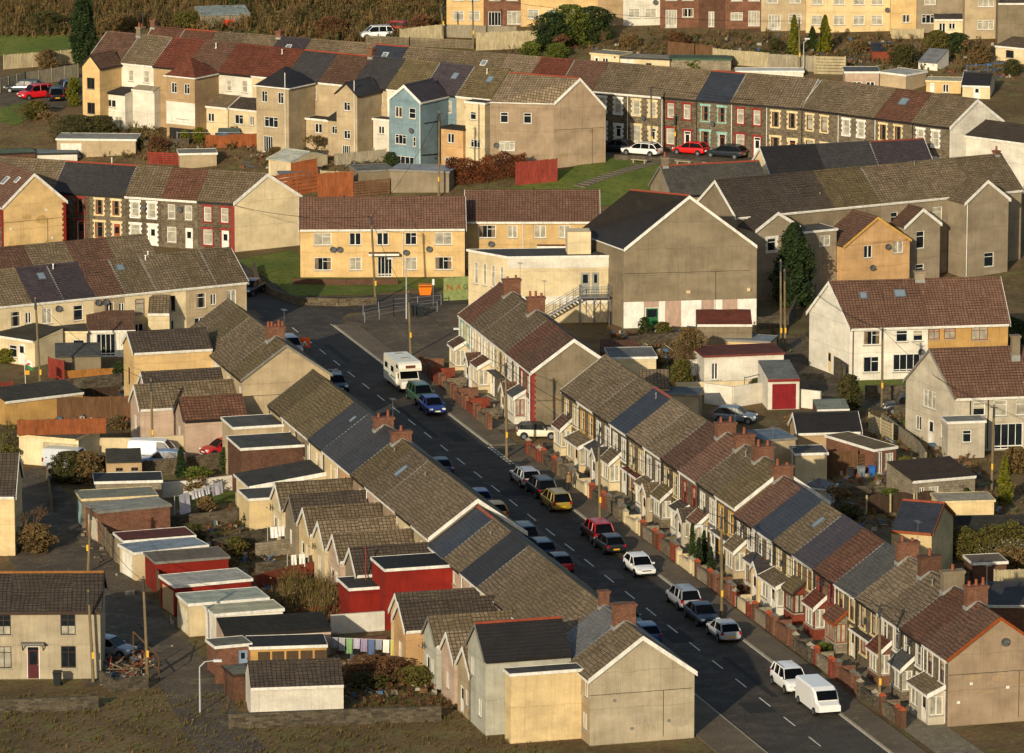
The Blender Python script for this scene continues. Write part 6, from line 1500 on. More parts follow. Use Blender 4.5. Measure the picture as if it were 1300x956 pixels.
# ================= poles, wires, lamps, signs
POLE=wood('6e6148'); POLES={}
def pole(key,px,py,pxt,pyt,label,r=.13,mat=None,box=True,steel=False,cross=False):
    b=PG(px,py); s=F_PX/ (b-cam.location).length; h=(py-pyt)/s/math.cos(PITCH)
    o=thing('steel_post' if steel else 'utility_pole',label,'pole',b); lean=(pxt-px)/s
    m=MB(); m.seg((0,0,-.3),(lean,0,h),r if not steel else .05,r*.7 if not steel else .04,8); part('shaft',m,mat or POLE,o)
    if not steel:
        m=MB(); m.box(lean-.09,lean+.09,-.25,-.02,h-1.1,h-.2); m.seg((lean,0,h-.25),(lean+.35,-.1,h-.25),.03,k=4);m.seg((lean,0,h-.25),(lean-.35,.1,h-.25),.03,k=4); part('fittings',m,DKMETAL,o)
        m=MB(); m.box(-.08,.08,-.135,-.125,1.8,2.3); part('warning_plate',m,PLY,o)
    POLES[key]=b+Vector((lean,0,h-.25)); return o
pole('b1',557,251,558,142,'tall wooden pole between the blue house garden and flats')
o=pole('fl',477,385,471.7,272.5,'wooden pole in front of the flats lawn')
pole('sq',521.5,452,519,369,'wooden pole behind the motorhome')
pole('sd',643.5,581,642,461,'wooden pole at the side road corner by the dark car')
pole('r2',762,665,759.6,550,'wooden pole beside the gold car on right pavement')
pole('r3',916.5,786,915,652,'wooden pole by the silver car trio on right pavement')
pole('r4',1117,900,1114.6,764,'wooden pole before the bottom right bay windows')
pole('g1',188,864,183.6,731,'wooden pole beside the back lane at the bottom left')
pole('g2',111.6,727,116.7,642,'wooden pole beside the upper back lane garages')
pole('m',118.6,866,114,748,'mossy wooden pole in front of the plain grey house')
pole('d1',52,500,47,378,'wooden pole with dishes behind it, cream extensions left')
pole('e1',194,578,193,481,'wooden pole rising behind the delivery van')
pole('h1',991.6,446,990,330,'wooden pole left of the tall conifer')
pole('h2',997,446,995,342,'shorter wooden pole touching the tall conifer side')
pole('j1',1119.7,517,1119,415,'wooden pole in front of the white semi')
pole('k1',1259,622,1260,514,'wooden pole before the grey semi at right edge')
pole('a1',827.7,199,826,109,'wooden pole before the first stone fronts of upper row')
pole('a2',857,193,856,146,'thin dark pole before the upper red-trimmed house',r=.07)
pole('w1',1228,202,1226,130,'left of twin wooden poles by the white gable')
pole('w2',1232,200,1231,126,'right of twin wooden poles by the white gable')
pole('t1',1015,91,1014,25,'wooden pole before the left golden conifer')
pole('t2',601,62,600,-6,'wooden pole before the top yellow and brick houses')
pole('t3',563,50,560.5,6,'short pole at the left end of the top houses')
pole('v1',137,250,139,230,'short pole in front of the slate-roofed stone pair',r=.1)
pole('bb',468,187,467,142,'leaning dark pole in the garden of blue house',r=.09,mat=DKMETAL)
def lamp(px,py,h,d,label,arm=1.3):
    b=PG(px,py); o=thing('street_lamp',label,'street lamp',b); m=MB(); m.seg((0,0,-.2),(0,0,h-.4),.08,.05); m.seg((0,0,h-.4),(d.x*.4,d.y*.4,h),.05); m.seg((d.x*.4,d.y*.4,h),(d.x*arm,d.y*arm,h+.1),.04); part('column',m,flat('9a9c98',.5,.1),o)
    m=MB(); x,y=d.x*arm,d.y*arm; m.box(x-.3,x+.3,y-.14,y+.14,h,h+.16); part('lamp_head',m,flat('b9bab4',.4,.1),o); return o
lamp(588,466,3.6,Vector((-1,0,0)),'grey street lamp near the short right terrace end',.6)
lamp(254,905,3.8,Vector((1,0,0)),'pale swan-neck street lamp by the back lane at the bottom')
_p=POLES['r3']; _o=thing('street_lamp','street lamp arm fixed to the pole by the silver car trio','street lamp',_p-Vector((0,0,.9))); m=MB(); m.seg((0,0,0),-SV*1.6+Vector((0,0,.3)),.035); part('arm',m,METAL,_o); m=MB(); q=-SV*1.8; m.box(q.x-.3,q.x+.3,q.y-.14,q.y+.14,.25,.4); part('lamp_head',m,flat('b9bab4',.4,.1),_o)
lamp(1020,92,4.0,Vector((1,0,0)),'thin grey lamp column beside the golden conifers',.4)
lamp(516,405,6.0,Vector((-1,0,0)),'grey street lamp at the junction beside steel railings',1.6)
WIRE=flat('15150f',.8,0)
def wire(a,b,label,sag=.6):
    m=MB(); N=14; pts=[]
    for i in range(N+1):
        t=i/N; p=a.lerp(b,t)-Vector((0,0,sag*4*t*(1-t))); pts.append(p-a)
    for p,q in zip(pts,pts[1:]): m.seg(p,q,.022,k=4)
    o=part('overhead_wire',m,WIRE,None); o.location=a; tag(o,label,'wire','overhead wires'); 
for a,b,l in (('sq','sd','wire from the motorhome pole to the side road corner pole'),('sd','r2','wire between the side road pole and the gold car pole'),('r2','r3','wire from the gold car pole to the silver trio pole'),('r3','r4','wire running to the bottom right bay window pole'),('fl','sq','wire from the flats pole to the motorhome pole'),('g1','g2','wire along the back lane between its two poles'),('b1','fl','wire from garden pole down to the flats pole'),('j1','k1','wire between the poles of the two right semis'),('h1','j1','wire from the conifer pole to the white semi pole'),('d1','e1','wire crossing the middle left yards'),('w1','a1','wire along the upper stone row'),('t1','t2','wire strung along the top estate')):
    wire(POLES[a],POLES[b],l,.9)
wire(POLES['fl'],RC.at(RC.L,0,5),'wire from the flats pole to the cream gable',.6)
for k,(a,t) in enumerate((('r3',12),('r3',14),('r4',17),('r4',18),('r2',6),('sd',1))): wire(POLES[a],RF.at((t+.6)*pw,0,5.0),['thin house wire from silver trio pole, upper strand','thin house wire from silver trio pole, lower strand','thin house wire left of the bottom right pole','thin house wire right of the bottom right pole','thin house wire from the gold car pole','thin house wire from side road corner pole'][k],.4)
# road works sign
b=PG(387,452); b=st(14,-4.6,0); o=thing('road_works_sign','square orange road works sign with white triangle on the left kerb','sign',P(387,446,.12))
m=MB(); m.box(-.5,.5,-.02,.02,.35,1.35); part('panel',m,flat('c9541a',.5,.05),o)
m=MB(); m.poly([(-.4,-.03,.5),(.4,-.03,.5),(0,-.03,1.22)]); part('triangle',m,flat('b01818',.5),o)
m=MB(); m.poly([(-.29,-.04,.56),(.29,-.04,.56),(0,-.04,1.08)]); part('triangle_face',m,pm('w'),o)
m=MB(); m.box(-.05,.04,-.052,-.045,.6,.8); m.box(-.12,.0,-.052,-.045,.72,.77); m.box(.05,.16,-.052,-.045,.585,.66); part('digging_figure',m,pm('k'),o)
m=MB(); m.seg((-.45,.0,.36),(-.55,.5,0),.02);m.seg((.45,0,.36),(.55,.5,0),.02);m.seg((-.45,0,.36),(-.5,-.1,0),.02);m.seg((.45,0,.36),(.5,-.1,0),.02); part('stand',m,DKMETAL,o)
b=PG(550,388); o=thing('street_sign','narrow white sign on a grey post by the forecourt','sign',b); m=MB(); m.seg((0,0,0),(0,0,2.7),.035); part('post',m,METAL,o); m=MB(); m.box(-.12,.12,-.06,-.04,2.1,2.7); part('plate',m,pm('w'),o)
# flags in the yard
b=PG(33,500)
o=thing('flag','green white and red flag above a yellow one in the yard','flag',b); m=MB(); m.seg((0,0,0),(-.1,0,3.4),.03); part('flagpole',m,pm('w'),o)
m=MB(); 
for i in range(6):
    x0,x1=i*.12,(i+1)*.12; y0,y1=.08*math.sin(i),.08*math.sin(i+1); dz=-.06*i
    m.poly([(x0,y0,2.8+dz),(x1,y1,2.8+dz-.06),(x1,y1,3.3+dz-.06),(x0,y0,3.3+dz)],0); m.poly([(x0,y0,2.45+dz),(x1,y1,2.45+dz-.06),(x1,y1,2.8+dz-.06),(x0,y0,2.8+dz)],1)
part('flag_cloth',m,[pm('w'),flat('2f6a3a',.7)],o)
m=MB(); m.box(.15,.5,-.03,.03,2.72,2.88); m.box(.4,.55,-.035,.035,2.66,2.8); part('red_emblem',m,flat('a8201c',.7),o)
m=MB(); m.box(-.1,.35,-.02,.02,1.8,2.2); part('yellow_flag',m,flat('c08a20',.7),o)
# skip and bins
def bin_(px,py,label,c='16181a',s=1.0,P0=None):
    b=P0 or PG(px,py); o=thing('wheelie_bin',label,'bin',b,random.uniform(-.4,.4))
    m=loft([[(-.24*s,-.24*s,0.05),(.24*s,-.24*s,.05),(.24*s,.24*s,.05),(-.24*s,.24*s,.05)],[(-.3*s,-.3*s,.95*s),(.3*s,-.3*s,.95*s),(.3*s,.33*s,1.0*s),(-.3*s,.33*s,1.0*s)]]); part('body',m,flat(c,.5,.1),o)
    m=MB(); m.box(-.32*s,.32*s,-.34*s,.36*s,1.0*s,1.07*s); part('lid',m,flat(c,.5,.1),o); m=MB(); m.seg((-.3*s,.28*s,.1),(.3*s,.28*s,.1),.1); part('wheels',m,TYRE,o)
b=PG(540,374); o=thing('grit_bin','bright orange grit bin on the pavement before the flats','bin',b)
m=loft([[(-.55,-.35,0),(.55,-.35,0),(.55,.35,0),(-.55,.35,0)],[(-.68,-.45,.8),(.68,-.45,.8),(.68,.45,.95),(-.68,.45,.95)]]); part('body',m,flat('c46a10',.5,.08),o); m=MB(); m.box(-.7,.7,-.47,.47,.96,1.05); part('lid',m,flat('c46a10',.5,.08),o)
bin_(526,400,'black bin beside the junction railings'); bin_(534,402,'second dark bin right of the junction railings bin','24282a')
bin_(787,636,'green bin in a front garden by a porch','1e4a2a',1,RF.at(5.5*pw,-2.4,.05)); bin_(73,870,'black bin with yellow label outside the grey house','15171a')
bin_(68,524,'dark green bin behind the brown yard fence','1c3a2a'); bin_(1107,605,'blue lidded bin in the right-hand yard','2258a0',.9); bin_(1093,606,'grey bin in the right-hand yard','7a7f82',.9); bin_(1080,608,'black bin left of the grey one','18191c',.9)
b=PG(501,400); 
# picnic-like concrete benches on the upper street edge
for i,(x,y) in enumerate(((812,208),(868,210),(903,212))):
    b=PG(x,y); o=thing('stone_bench',f"{['left','middle','right'][i]} weathered bench on the bank below the upper street",'bench',b,U1.rz,'benches below the upper street')
    m=MB(); m.box(-1,1,-.25,.25,.42,.52); part('seat',m,flat('8a7f68',.9),o)
    for x_ in(-.7,.7): m=MB(); m.box(x_-.08,x_+.08,-.2,.2,0,.419); part('leg',m,flat('8a7f68',.9),o)
# ================= laundry
def line(a,b,h,items,label,postc='9a9a92',axis_=None):
    O=a.copy(); o=thing('washing_line',label,'washing line',O); u=(b-a);L=u.length;u.normalize(); 
    m=MB(); m.seg((0,0,h),u*L+Vector((0,0,h)),.012,k=4); part('line',m,pm('w'),o)
    for k,q in enumerate((Vector((0,0,0)),u*L)): m=MB(); m.seg(q,q+Vector((0,0,h+.1)),.035); part('post',m,flat(postc,.6),o)
    rz=math.atan2(u.y,u.x)
    for k,(x,w,d_,c,nm,lb) in enumerate(items):
        m=MB(); N=6
        for i in range(N):
            x0,x1=w*i/N,w*(i+1)/N; y=lambda i_,z:.06*math.sin(i_*1.9+k)*(z)
            for j in range(3):
                z0,z1=j/3,(j+1)/3
                m.poly([(x0,y(i,z1)-z1*.12,-d_*z1),(x1,y(i+1,z1)-z1*.12,-d_*z1),(x1,y(i+1,z0)-z0*.12,-d_*z0),(x0,y(i,z0)-z0*.12,-d_*z0)])
        c_=part(nm,m,flat(c,.9,.12),None,rz=rz,smooth=True); c_.location=O+u*x+Vector((0,0,h)); tag(c_,lb,'laundry','laundry drying in the yards')
a=PG(416,838);b=PG(508,842)
its=[(0,'7c7f86','grey towel at the left end of the coloured washing'),(1,'8e8c90','pale grey shirt second on the coloured washing line'),(2,'6c8a5c','green patterned top on the coloured washing line'),(3,'9a94a4','lilac shirt on the coloured washing line'),(4,'7e748c','purple top on the coloured washing line'),(5,'4a5878','dark blue jeans on the coloured washing line'),(6,'7a7c86','grey trousers on the coloured washing line'),(7,'c9c5ba','white shirt on the coloured washing line'),(8,'a8a25a','yellow-green stripe towel near the turquoise sheet'),(9,'3a5a78','slim blue towel beside the turquoise sheet')]
line(a,b,1.75,[(.3+i*.56,.48,.75+.2*(i%3),c,'garment',l) for i,c,l in its],'washing line strung across the bottom middle garden')
line(PG(509,840),PG(531,838),2.0,[(.2,1.0,1.5,'3aa0a8','sheet','turquoise sheet hanging at the right end')],'short line holding the turquoise sheet')
a=PG(222,662);b=PG(312,632)
line(a,b,2.1,[(.6,1.5,1.7,'b9b6be','sheet','left big white sheet by the lawn'),(2.4,.8,.7,'c6c3c6','garment','white shirt after the big sheet'),(3.4,.8,.7,'c9c6c8','garment','second white shirt along the lawn line'),(4.4,.7,.7,'bdbabf','garment','third white shirt along the lawn line'),(5.3,1.6,1.0,'b7b4bd','sheet','pale towels at the right end by the extension')],'washing line with white sheets beside the lawn')
line(PG(340,700),PG(366,698),2.0,[(.2,.6,.9,'cfccc6','garment','white garment hanging by the satellite pole'),(.9,.5,.8,'c8c5c0','garment','second white garment by the satellite pole')],'short line by the first cream rear wing')
line(PG(365,735),PG(412,730),1.9,[(.3,.45,1.1,'d0ccc2','garment','white cloth left on the dark wall line'),(1.0,.5,1.0,'d3cfc6','garment','white cloth right on the dark wall line'),(2.5,.6,.8,'cbc7bd','garment','lone white cloth near the cream wing')],'washing line in front of the dark stone wall')
line(PG(872,484),PG(896,482),2.0,[(.3,.9,1.5,'c5bfb3','sheet','pale sheet drying beside whitewashed outhouse'),(1.4,.5,1.4,'3a78a8','garment','blue towel beside the whitewashed outhouse')],'line beside the dilapidated whitewashed outhouse')
line(PG(225,178+8),PG(330,186),1.6,[(4.5,.6,.8,'2a3550','garment','navy garment among upper garden washing'),(5.3,.6,.8,'2b56a0','garment','blue garment among upper garden washing'),(6.1,.5,.7,'22262e','garment','black garment among upper garden washing')],'washing line in the upper garden by the orange shed')
# ================= person by the dark cars
pb=st(76.2,5.6,.12); o=thing('person','person in a brown coat and dark trousers standing on the pavement','person',pb,SRZ)
def skin(name,pts,edges,rad,mat,parent):
    me=bpy.data.meshes.new(name); me.from_pydata(pts,edges,[]); ob=link(name,me,parent)
    ob.modifiers.new('s','SKIN')
    for i,r in enumerate(rad): me.skin_vertices[0].data[i].radius=r if isinstance(r,tuple) else (r,r)
    me.skin_vertices[0].data[0].use_root=True; s=ob.modifiers.new('u','SUBSURF'); s.levels=1; s.render_levels=1
    me.materials.append(mat); return ob
pts=[(0,0,.95),(0,0,1.2),(0,0,1.42),(0,0,1.52),(.02,0,1.6),(.02,0,1.72), (0,.18,1.4),(0,.24,1.12),(.08,.22,.9),(0,-.18,1.4),(-.02,-.25,1.12),(.06,-.23,.9), (0,.1,.88),(.03,.11,.48),(0,.12,.08),(.14,.13,.04),(0,-.1,.88),(-.05,-.11,.48),(-.08,-.12,.08),(.06,-.13,.04)]
ed=[(0,1),(1,2),(2,3),(3,4),(4,5),(2,6),(6,7),(7,8),(2,9),(9,10),(10,11),(0,12),(12,13),(13,14),(14,15),(0,16),(16,17),(17,18),(18,19)]
rad=[(.13,.17),(.12,.16),(.12,.17),.05,.085,.095,.07,.05,.04,.07,.05,.04,.09,.065,.045,.04,.09,.065,.045,.04]
skin('body',pts,ed,rad,flat('2a2622',.9),o)
coat=MB(); N=10
rg=[[(math.cos(2*math.pi*i/N)*a,math.sin(2*math.pi*i/N)*b,z) for i in range(N)] for z,a,b in((.8,.2,.26),(1.1,.17,.22),(1.35,.17,.25),(1.46,.1,.14))]
for r_ in rg: coat.v+=r_
for i in range(3):
    for j in range(N): k=(j+1)%N; coat.f.append((i*N+j,i*N+k,(i+1)*N+k,(i+1)*N+j)); coat.m.append(0)
part('coat',coat,flat('7a6140',.9),o,smooth=True)
m=MB()
for k in range(5):
    z0,z1=1.5+k*.052,1.5+(k+1)*.052; r0,r1=[.06,.09,.1,.1,.085,.03][k:k+2]; m.seg((.02,0,z0),(.02,0,z1),r0,r1,10)
m.seg((.1,0,1.62),(.14,0,1.61),.02,.012,5)
for q in(-1,1): m.seg((.02,q*.09,1.6),(.02,q*.11,1.63),.025,k=5)
part('head',m,flat('9a6c50',.7),o,smooth=True)
m=MB(); m.seg((.0,0,1.68),(0,0,1.77),.108,.07,10); part('hair',m,flat('2b1d14',.9),o,smooth=True)
# ================= vegetation
def leafmat(name,c1,c2,sc=.6):
    s=NT(name,.75,.2); n=s.noise(s.coord(),sc,4); n2=s.noise(s.coord(),6,2); col=s.mix(s.mapr(n,.35,.65,0,1),lin(c1),lin(c2)); col=s.mul(col,s.mapr(n2,.3,.7,.6,1.35)); s.b.inputs['Transmission Weight'].default_value=0; return s.out(col)
LM={'conifer':leafmat('leaf_conifer','1c2a14','2e3c18'),'gold':leafmat('leaf_gold','6a6414','4c5014'),'ever':leafmat('leaf_evergreen','37431c','232d12'),'brown':leafmat('leaf_beech','6d3a1a','4b2713'),'mix':leafmat('leaf_mixed','4d4522','2f3418'),'dry':leafmat('leaf_dry','6e5833','54452a'),'rust':leafmat('leaf_rust','64422a','4d3820'),'bright':leafmat('leaf_bright','5d6420','3b4418'),'olive':leafmat('leaf_olive','4a4a1c','5a4f24')}
BARK=flat('3f3326',.95,.3); TWIG=flat('5a452e',.95,.3)
def leaf(m,p,s,up=.3):
    a=random.uniform(0,6.283); t=random.uniform(-.9,.9); u=Vector((math.cos(a),math.sin(a),t*.5)).normalized(); v=Vector((random.gauss(0,1),random.gauss(0,1),random.gauss(up,1))).cross(u).normalized()
    m.poly([p-u*s,p-v*s*.7,p+u*s,p+v*s*.7])
def crown(shape,n,s,seed):
    random.seed(seed); m=MB(); 
    cl=[(random.random(),random.random()*6.283,random.random()) for _ in range(26)]
    for i in range(n):
        t=random.random(); a=random.uniform(0,6.283); R_,z=shape(t,a)
        # clumps: push in and out
        k=.78+.24*math.sin(a*3+t*9+seed)+.16*math.sin(a*7-t*17+seed*2); r=R_*k*(1-random.random()**2*.45)*(1.22 if random.random()<.07 else 1)
        leaf(m,Vector((math.cos(a)*r,math.sin(a)*r,z)),s*random.uniform(.6,1.3))
    return m
def bush(px,py,w,h,mt,label,name='bush',n=None,P0=None,cat='bush',group=None,s=.11):
    b=P0 or PG(px,py); o=thing(name,label,cat,b,0,group); s*=.78; n=n or int(900*w*h)
    sh=lambda t,a:(w/2*math.sqrt(max(0,1-(2*t-1)**2*.95 if t>.5 else 1-(1-2*t)**2*.45)),.05+t*h)
    part('crown',crown(sh,min(n,8000),s,int(px*7+py)),LM[mt],o)
    m=MB(); m.seg((0,0,-.2),(0,0,h*.45),.08,.04)
    for k in range(5): a=k*1.26; m.seg((0,0,h*.15),(math.cos(a)*w*.3,math.sin(a)*w*.3,h*.7),.035,.015,5)
    part('stem',m,BARK,o); return o
def conifer(px,py,w,h,mt,label,blunt=.0,name='conifer'):
    b=PG(px,py); o=thing(name,label,'tree',b); sh=(lambda t,a:(w/2*min(1,(1-t)**.5*1.25)*(.75+.25*min(1,t*4)),.1+t*h)) if blunt==2 else (lambda t,a:(w/2*((1-t)**(.62 if blunt else .8))*(1 if t>.08 else .85),.1+t*h))
    part('crown',crown(sh,min(14000,int(560*w*h)),.15,int(px)),LM[mt],o); m=MB(); m.seg((0,0,-.2),(0,0,h*.9),.16,.03); part('trunk',m,BARK,o); return o
def bare(px,py,h,label,seed=1,mt=None,name='bare_tree',spread=.5,n=3,dep=5):
    random.seed(seed); b=PG(px,py); o=thing(name,label,'tree',b); m=MB(); m2=MB()
    def br(p,d,L,r,k):
        q=p+d*L; (m if k>dep-2 else m2).seg(p,q,r,r*.65,5 if k>2 else 3)
        if k==0:return
        for i in range(n if k>1 else 4):
            e=(d+Vector((random.gauss(0,spread),random.gauss(0,spread),random.gauss(.15,.25)))).normalized(); br(q,e,L*random.uniform(.62,.85),r*.6,k-1)
    br(Vector((0,0,-.1)),Vector((random.uniform(-.1,.1),0,1)),h*.24,h*.022,dep)
    part('trunk',m,BARK,o); part('branches',m2,TWIG,o)
    if mt:
        c=MB()
        for v in m2.v[::5]: 
            if v[2]>h*.25: leaf(c,Vector(v)+Vector((random.gauss(0,.15),random.gauss(0,.15),0)),.12)
        part('crown',c,LM[mt],o)
    return o
def hedge(a,b,w,h,mt,label,n=None,s=.1):
    a,b=(PG(*a),PG(*b)); o=thing('hedge',label,'hedge',a); u=b-a; m=MB(); L=u.length; v=Vector((-u.y,u.x,0)).normalized(); random.seed(int(L*10)); n=n or int(L*h*230)
    for i in range(n):
        t=random.random(); p=u*t; z=random.random(); q=random.choice((-1,1))*w/2*(1-random.random()**2*.6); zz=h*(z**.7)*(1+.1*math.sin(t*L*1.3)+.06*math.sin(t*L*3.1)); 
        if z>.85: q*=random.random()
        p=p+v*(q+.1*math.sin(t*L*2.1+z*5)); g=T(a.x+p.x,a.y+p.y)-a.z; leaf(m,Vector((p.x,p.y,g+zz)),s*random.uniform(.7,1.3))
    part('foliage',m,LM[mt],o); c=MB()
    for i in range(int(L/.7)): p=u*(i*.7/L); g=T(a.x+p.x,a.y+p.y)-a.z; c.seg((p.x,p.y,g-.1),(p.x+random.gauss(0,.1),p.y,g+h*.8),.04,.02,5)
    part('stems',c,BARK,o); return o
conifer(107,80,4.4,10.5,'conifer','tall dark green conical tree at upper left',1)
conifer(1008,388,4.3,8.3,'conifer','large dark columnar conifer beside the grey row',2)
conifer(1008,72,1.8,5.0,'gold','left golden conifer before the estate houses',1); conifer(1047,66,2.0,4.4,'gold','right golden conifer before the estate houses',1)
conifer(1031,64,1.5,2.8,'ever','dark green conifer between the two golden ones',1)
conifer(230,607,1.0,2.6,'conifer','small dark pointed conifer beside the delivery van',1)
conifer(1275,640,1.5,4.0,'gold','yellow-green conifer in the garden of grey semi',1)
for i,(t,v) in enumerate(((9.35,-2.6),(9.6,-2.0),(9.9,-2.9),(10.15,-2.3))):
    p=RF.at(t*pw,v); b=p; o=thing('conifer',f"{['first','second','third','fourth'][i]} of four slim conifers crowding a right-hand front garden",'tree',b,0,'slim front garden conifers'); hh=[3.6,3.2,3.0,2.5][i]
    part('crown',crown(lambda t_,a,hh=hh:(.42*(1-t_)**.5,.1+t_*hh),1500,.09,40+i),LM['conifer'],o); m=MB(); m.seg((0,0,0),(0,0,hh*.8),.05,.02); part('trunk',m,BARK,o)
bush(97,180,6.5,3.0,'mix','large green-brown bush below the white back extensions','bush',cat='bush'); bush(128,176,4.5,2.6,'mix','round bush right of the large one, upper left')
bush(45,150,3.4,2.0,'olive','bush above the lawn in the upper left gardens'); bush(93,135,1.6,3.4,'gold','yellow-green upright bush by the tan end house')
bush(60,88,2.8,2.4,'dry','dry shrub against the pale hillside fence'); bush(235,181,1.2,1.4,'gold','small yellow conifer bush left of two near undercroft'); bush(252,181,1.6,1.7,'gold','small yellow conifer bush right of two near undercroft')
bush(498,214,2.0,1.8,'ever','round dark green bush below the blue house'); bush(540,208,2.4,1.3,'ever','low green bush right of the blue house patio')
bush(700,62,5.0,4.4,'conifer','dark left end of the big hedge at the top',s=.16); bush(724,56,6.0,4.8,'bright','bright green middle of the big top hedge',s=.16); bush(752,52,5.6,4.2,'ever','right end of the big top hedge',s=.16)
bush(673,72,2.6,1.8,'bright','small green bush below the top fence, left'); bush(708,74,3.0,1.8,'bright','small green bush below the big top hedge')
bush(881,88,2.6,1.3,'bright','green bush behind the upper row by the green roof'); bush(1148,84,3.4,2.6,'mix','leafy shrub beside the red timber shed'); bush(1190,66,3.4,2.6,'olive','olive hedge left of two before cream extension'); bush(1214,66,3.4,2.3,'ever','green hedge right of two before cream extension')
bush(876,486-8,3.4,4.6,'dry','tall brown-green tree between outhouses and hall',name='small_tree',cat='tree'); bush(865,492,2.2,2.6,'olive','olive shrub below the tall brown-green tree')
bush(842,425,1.6,1.2,'olive','small shrub in the rubble below the hall wall'); bush(818,424,1.2,1.6,'ever','small green shrub by the hall green door')
bush(1078,526,2.3,3.6,'mix','dark yellow-green bush below the stepped wall'); bush(1281,440,4.2,2.8,'ever','dense dark bush beside the ochre semi')
bush(88,612,3.6,2.6,'mix','large left bush in front of the silver van'); bush(110,612,3.2,2.6,'dry','right-hand brownish bush near the timber shed'); bush(132,606,2.2,1.8,'mix','smaller bush next to the two-window shed')
bush(286,600,1.0,2.2,'ever','slim green shrub by the yellow stone wall'); bush(252,608,2.6,1.0,'bright','low green plants beside the lawn wall')
bush(153,490,1.6,2.2,'ever','green shrub against the yellow wing wall'); bush(10,460,2.2,1.3,'gold','yellow-green shrub by the left lean-to'); bush(131,452,1.2,1.2,'gold','little golden bush by the patio doors')
bush(46,700,3.2,2.2,'dry','brown shrub under the bare tree, left'); bush(370,850,1.6,1.5,'bright','green shrub in front of the timber shed')
bush(480,862,6.0,1.5,'rust','rusty bramble patch under the washing line'); bush(470,872,3.6,1.1,'mix','green low plants at the bottom garden'); bush(530,868,3.5,1.2,'olive','olive plants under the turquoise sheet')
bush(1076,660,2.5,1.2,'mix','low garden shrub left of the timber arches'); bush(1285,720,3,1.6,'dry','bramble bush at the right edge'); bush(1266,800-60,1.2,1.2,'ever','small bush behind the bottom right wall')
bush(1040,756,1.5,.9,'bright','green plants in a front garden, lower right',P0=RF.at(15.5*pw,-1.8,.05)); bush(905,716,1.6,.9,'rust','orange shrub in a front garden',P0=RF.at(11.5*pw,-2.0,.05))
hedge((566,236),(668,224),1.4,2.7,'brown','long russet beech hedge above the grass bank',11000,.085)
hedge((1188,712),(1320,706),2.2,2.6,'olive','long clipped olive hedge at the lower right',11000,.085)
hedge((955,80),(1000,78),1.2,1.4,'mix','low dark hedge left of the golden conifers')
bare(45,700,5.2,'bare tree with pale branches beside the cream edge house',3)
bare(862,486,4.2,'thin bare tree behind the whitewashed outhouse',6); bare(455,190,4.5,'bare leafy shrub tree in the beige house garden',8,'dry')
bare(1205,640,3.2,'bare shrub by the sagging cream garage',11); bare(65,170,4.0,'bare tree at the upper left gardens',13,'dry'); bare(1235,80,4.2,'bare tree with pale stakes in the top right garden',17,'dry')
bare(280,720,2.6,'small bare tree by the long stone yard wall',19); bare(210,600,2.2,'bare shrub before the timber shed',23); bare(1280,770,3.0,'bare tree behind the bottom right hedge',29); bare(715,70,3.5,'russet bare tree right of the top hedge',31,'rust')
def stuff(name,poly,n,h,mt,size=.12,seed=1,lf=True):
    """ragged ground cover: many small upright blades and leaves"""
    random.seed(seed); pts=[PG(*p) for p in poly]; x0=min(p.x for p in pts);x1=max(p.x for p in pts);y0=min(p.y for p in pts);y1=max(p.y for p in pts); m=MB(); c=0
    def ins(x,y):
        r=False
        for a,b in zip(pts,pts[1:]+pts[:1]):
            if (a.y>y)!=(b.y>y) and x<(b.x-a.x)*(y-a.y)/(b.y-a.y)+a.x: r=not r
        return r
    while c<n:
        x,y=random.uniform(x0,x1),random.uniform(y0,y1); c+=1
        if not ins(x,y): continue
        z=T(x,y); hh=h*random.uniform(.4,1.2)*(.6+.6*math.sin(x*.7+2*math.sin(y*.4))**2); k=random.choice((0,0,1))
        for j in range(9):
            a=random.uniform(0,6.283); d=Vector((math.cos(a),math.sin(a),0)); l=hh*random.uniform(.5,1); e=Vector((x,y,z-.05)); q=e+d*l*.45+Vector((0,0,l)); w=Vector((-d.y,d.x,0))*size*.28
            m.poly([e-w,e+w,q+w*.3,q-w*.3],k)
            if j%2 and lf: leaf(m,e.lerp(q,random.uniform(.4,1)),size*random.uniform(.7,1.4)); m.m[-1]=k
    o=part(name,m,[LM[mt[0]],LM[mt[1]]],None); o['kind']='stuff'
stuff('hillside_scrub',[(-5,5),(560,5),(560,48),(420,56),(300,42),(200,36),(120,48),(-5,48)],4600,1.9,('dry','mix'),.16,2)
stuff('hilltop_scrub',[(-5,-60),(570,-60),(560,10),(-5,10)],3600,2.8,('dry','rust'),.2,3)
stuff('brambles',[(100,150),(240,150),(330,186),(200,205),(90,200)],900,.9,('dry','mix'),.13,4)
stuff('garden_weeds',[(560,70),(760,60),(840,40),(1000,45),(1200,48),(1290,100),(1140,90),(900,78),(750,66)],1900,1.0,('dry','mix'),.14,5)
stuff('yard_weeds',[(215,665),(325,660),(325,745),(290,740)],500,.5,('mix','dry'),.1,6)
stuff('bramble_patch',[(330,782),(372,745),(430,742),(436,780),(400,800)],520,2.1,('dry','olive'),.12,7)
stuff('back_yard_weeds',[(770,430),(980,410),(1000,470),(960,500),(860,500),(800,470)],800,.8,('dry','mix'),.12,8)
stuff('right_yard_weeds',[(980,560),(1160,520),(1300,620),(1300,690),(1100,670),(1000,610)],1000,.7,('dry','olive'),.11,9)
stuff('verge_weeds',[(320,345),(370,335),(380,352),(345,372)],120,.25,('bright','olive'),.08,10)
stuff('garden_plants',[(400,845),(560,840),(640,900),(400,900)],700,.6,('rust','mix'),.1,12)
stuff('upper_garden_weeds',[(300,185),(560,200),(560,225),(330,215)],600,.6,('dry','mix'),.12,13)
